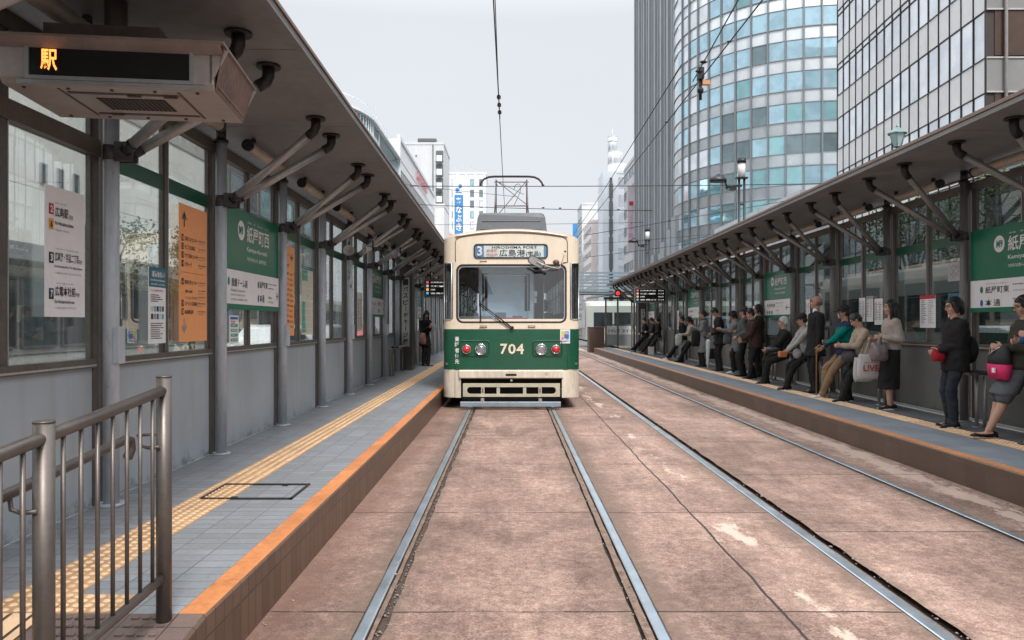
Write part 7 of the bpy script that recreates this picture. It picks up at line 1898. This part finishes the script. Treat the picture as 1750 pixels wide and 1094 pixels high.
prop('scarf', 'brown scarf around the neck of the woman in the long grey coat', 'scarf', p, [cloth('scarf_brown', (.14, .10, .075))], lambda q: (q.tube([p['nb'] + V((.06 * cos(a) + .01, .065 * sin(a), .03 + .01 * cos(2 * a))) for a in [2 * pi * i / 12 for i in range(12)]], .026, 8, True), q.tube([p['nb'] + V((.06, .02, .02)), p['nb'] + V((.12, .02, -.15)), p['nb'] + V((.12, .03, -.26))], [.03, .035, .02], 8)))
prop('shoulder_bag', 'large black bag hanging in front of the woman in the long grey coat', 'bag', p, [BLK_], lambda q: bagmesh(q, p['pel'] + V((.22, .04, .18)), .26, .46, .16, 9))
p = person('person in a dark hat and beige jacket leaning back with a pale bag', 5.78, 23.7, PR, 1.52, 184, hip=.72, feet=((.42, .07), (.30, -.08)), lean=.10, headp=.42, top=(BEI2, .06), trousers=BLK_, hat=('brim', BCAP), hair='bob', hands=[(.30, .04, -.27), (.28, -.04, -.3)], seed=17, far=True, mask=True)
prop('tote_bag', 'pale soft bag held by the leaning person in the beige jacket', 'bag', p, [mat('bag_palegrey', (.36, .37, .37), .7, 0, .15, 9)], lambda q: bagmesh(q, p['hands'][0] + V((.08, .02, .02)), .22, .38, .14, 11))
p = person('man in black with white shoes leaning back, farther than the beige jacket', 5.78, 25.0, PR, 1.60, 184, hip=.74, feet=((.52, .07), (.42, -.08)), lean=.02, headp=.10, top=(BLK_, .12), trousers=BLK_, shoes=WSH, sole=WOUT, hands=[(.14, .12, -.42), (.16, -.1, -.42)], seed=18, far=True, skin=SKIN2)
p = person('leaning person in dark clothes, leftmost of the far trio', 5.60, 30.9, PR, 1.58, 182, hip=.74, feet=((.62, .07), (.48, -.08)), lean=.04, headp=.3, top=(BLK_, .10), trousers=BLK_, shoes=BLK_, sole=WOUT, hands=[(.20, .05, -.40), (.18, -.05, -.40)], seed=19, far=True)
p = person('dark figure leaning in the middle of the far trio', 5.85, 30.3, PR, 1.55, 182, hip=.74, feet=((.5, .07), (.4, -.08)), lean=.1, headp=.5, top=(DNM, .10), trousers=BLK_, seed=20, far=True, hands=[(.26, .05, -.3), (.26, -.05, -.3)])
p = person('leaning person in a black coat, rightmost of the far trio', 5.88, 29.6, PR, 1.58, 182, hip=.74, feet=((.42, .07), (.5, -.08)), lean=.02, headp=.2, top=(BLK_, .16), trousers=BLK_, seed=21, far=True, hands=[(.20, .05, -.40), (.18, -.05, -.40)], hair='bob')
prop('paper_bag', 'small pale paper bag standing by the feet of the far trio', 'bag', p, [mat('paper_pale', (.5, .47, .42), .8)], lambda q: q.bbox(.2, .42, .2, .32, .0, .32, .01))
# the woman on the left platform
p = person('woman in a black coat leaning on the left wall and looking at her phone', -2.50, 21.3, PL, 1.56, -35, feet=((.10, .05), (.02, -.06)), lean=.05, headp=.5, top=(BLK_, .28), trousers=BLK_, shoes=FLT, hair='long', fem=True, hands=[(.26, .0, -.16), (.24, -.06, -.2)], seed=22)
prop('handbag', 'dusty pink handbag on the arm of the woman on the left platform', 'bag', p, [mat('bag_dustypink', (.38, .17, .14), .7, 0, .15, 9)], lambda q: bagmesh(q, p['el'][1] + V((.10, -.06, -.06)), .22, .32, .1, 12))
SKYG, SKYB_ = 28.0, 6.0
# ------------------------------------------------------------------ camera, light, sky
cam = bpy.data.cameras.new('camera'); co = bpy.data.objects.new('camera', cam); COL.objects.link(co)
co.location = (0, 0, CAMH); co.rotation_euler = (radians(90), 0, 0)
cam.sensor_width = 36; cam.lens = 36 * FPX / 1750; cam.shift_y = 6 / 1750; cam.shift_x = 1 / 1750
cam.clip_start = .05; cam.clip_end = 3000
SC.camera = co
EL, AZ = radians(50), radians(160)          # sun high, behind the camera to the right
sl = bpy.data.lights.new('sun', 'SUN'); sl.energy = 2.1; sl.angle = radians(14); sl.color = (1, .955, .9)
so = bpy.data.objects.new('sun', sl); COL.objects.link(so)
dirv = V((sin(AZ) * cos(EL), cos(AZ) * cos(EL), sin(EL)))
so.rotation_euler = dirv.to_track_quat('Z', 'Y').to_euler()
w = bpy.data.worlds.new('World'); SC.world = w; w.use_nodes = True
nt = w.node_tree; bg = nt.nodes['Background']
sky = nt.nodes.new('ShaderNodeTexSky'); sky.sky_type = 'NISHITA'; sky.sun_disc = False
sky.sun_elevation = EL; sky.sun_rotation = AZ; sky.dust_density = 4; sky.air_density = 1; sky.ozone_density = 1
tc = nt.nodes.new('ShaderNodeTexCoord'); sp = nt.nodes.new('ShaderNodeSeparateXYZ'); L(nt, tc.outputs['Generated'], sp.inputs[0])
# overcast layer: brighter towards the zenith, faint cloud structure
el = math_(nt, 'MAXIMUM', sp.outputs[2], 0.0)
mp = nt.nodes.new('ShaderNodeMapping'); mp.inputs['Scale'].default_value = (1, 1, 2.5); L(nt, tc.outputs['Generated'], mp.inputs[0])
cl = noi(nt, mp.outputs[0], 1.7, 5, .5)
br = math_(nt, 'ADD', math_(nt, 'MULTIPLY', math_(nt, 'MAXIMUM', math_(nt, 'SUBTRACT', el, .38), 0.0), SKYG), SKYB_)
br = math_(nt, 'MULTIPLY', br, math_(nt, 'ADD', .95, math_(nt, 'MULTIPLY', cl, .1)))
cb = nt.nodes.new('ShaderNodeCombineXYZ')
for i, k in enumerate((.955, .985, 1.03)): L(nt, math_(nt, 'MULTIPLY', br, k), cb.inputs[i])
m = mixc(nt, .90, sky.outputs[0], cb.outputs[0])
L(nt, m, bg.inputs[0]); bg.inputs[1].default_value = .1
SC.view_settings.view_transform = 'Standard'; SC.view_settings.look = 'None'; SC.view_settings.exposure = 0.55; SC.view_settings.gamma = 1
SC.cycles.max_bounces = 8; SC.cycles.transparent_max_bounces = 24; SC.cycles.diffuse_bounces = 4; SC.cycles.glossy_bounces = 4
SC.cycles.use_denoising = True
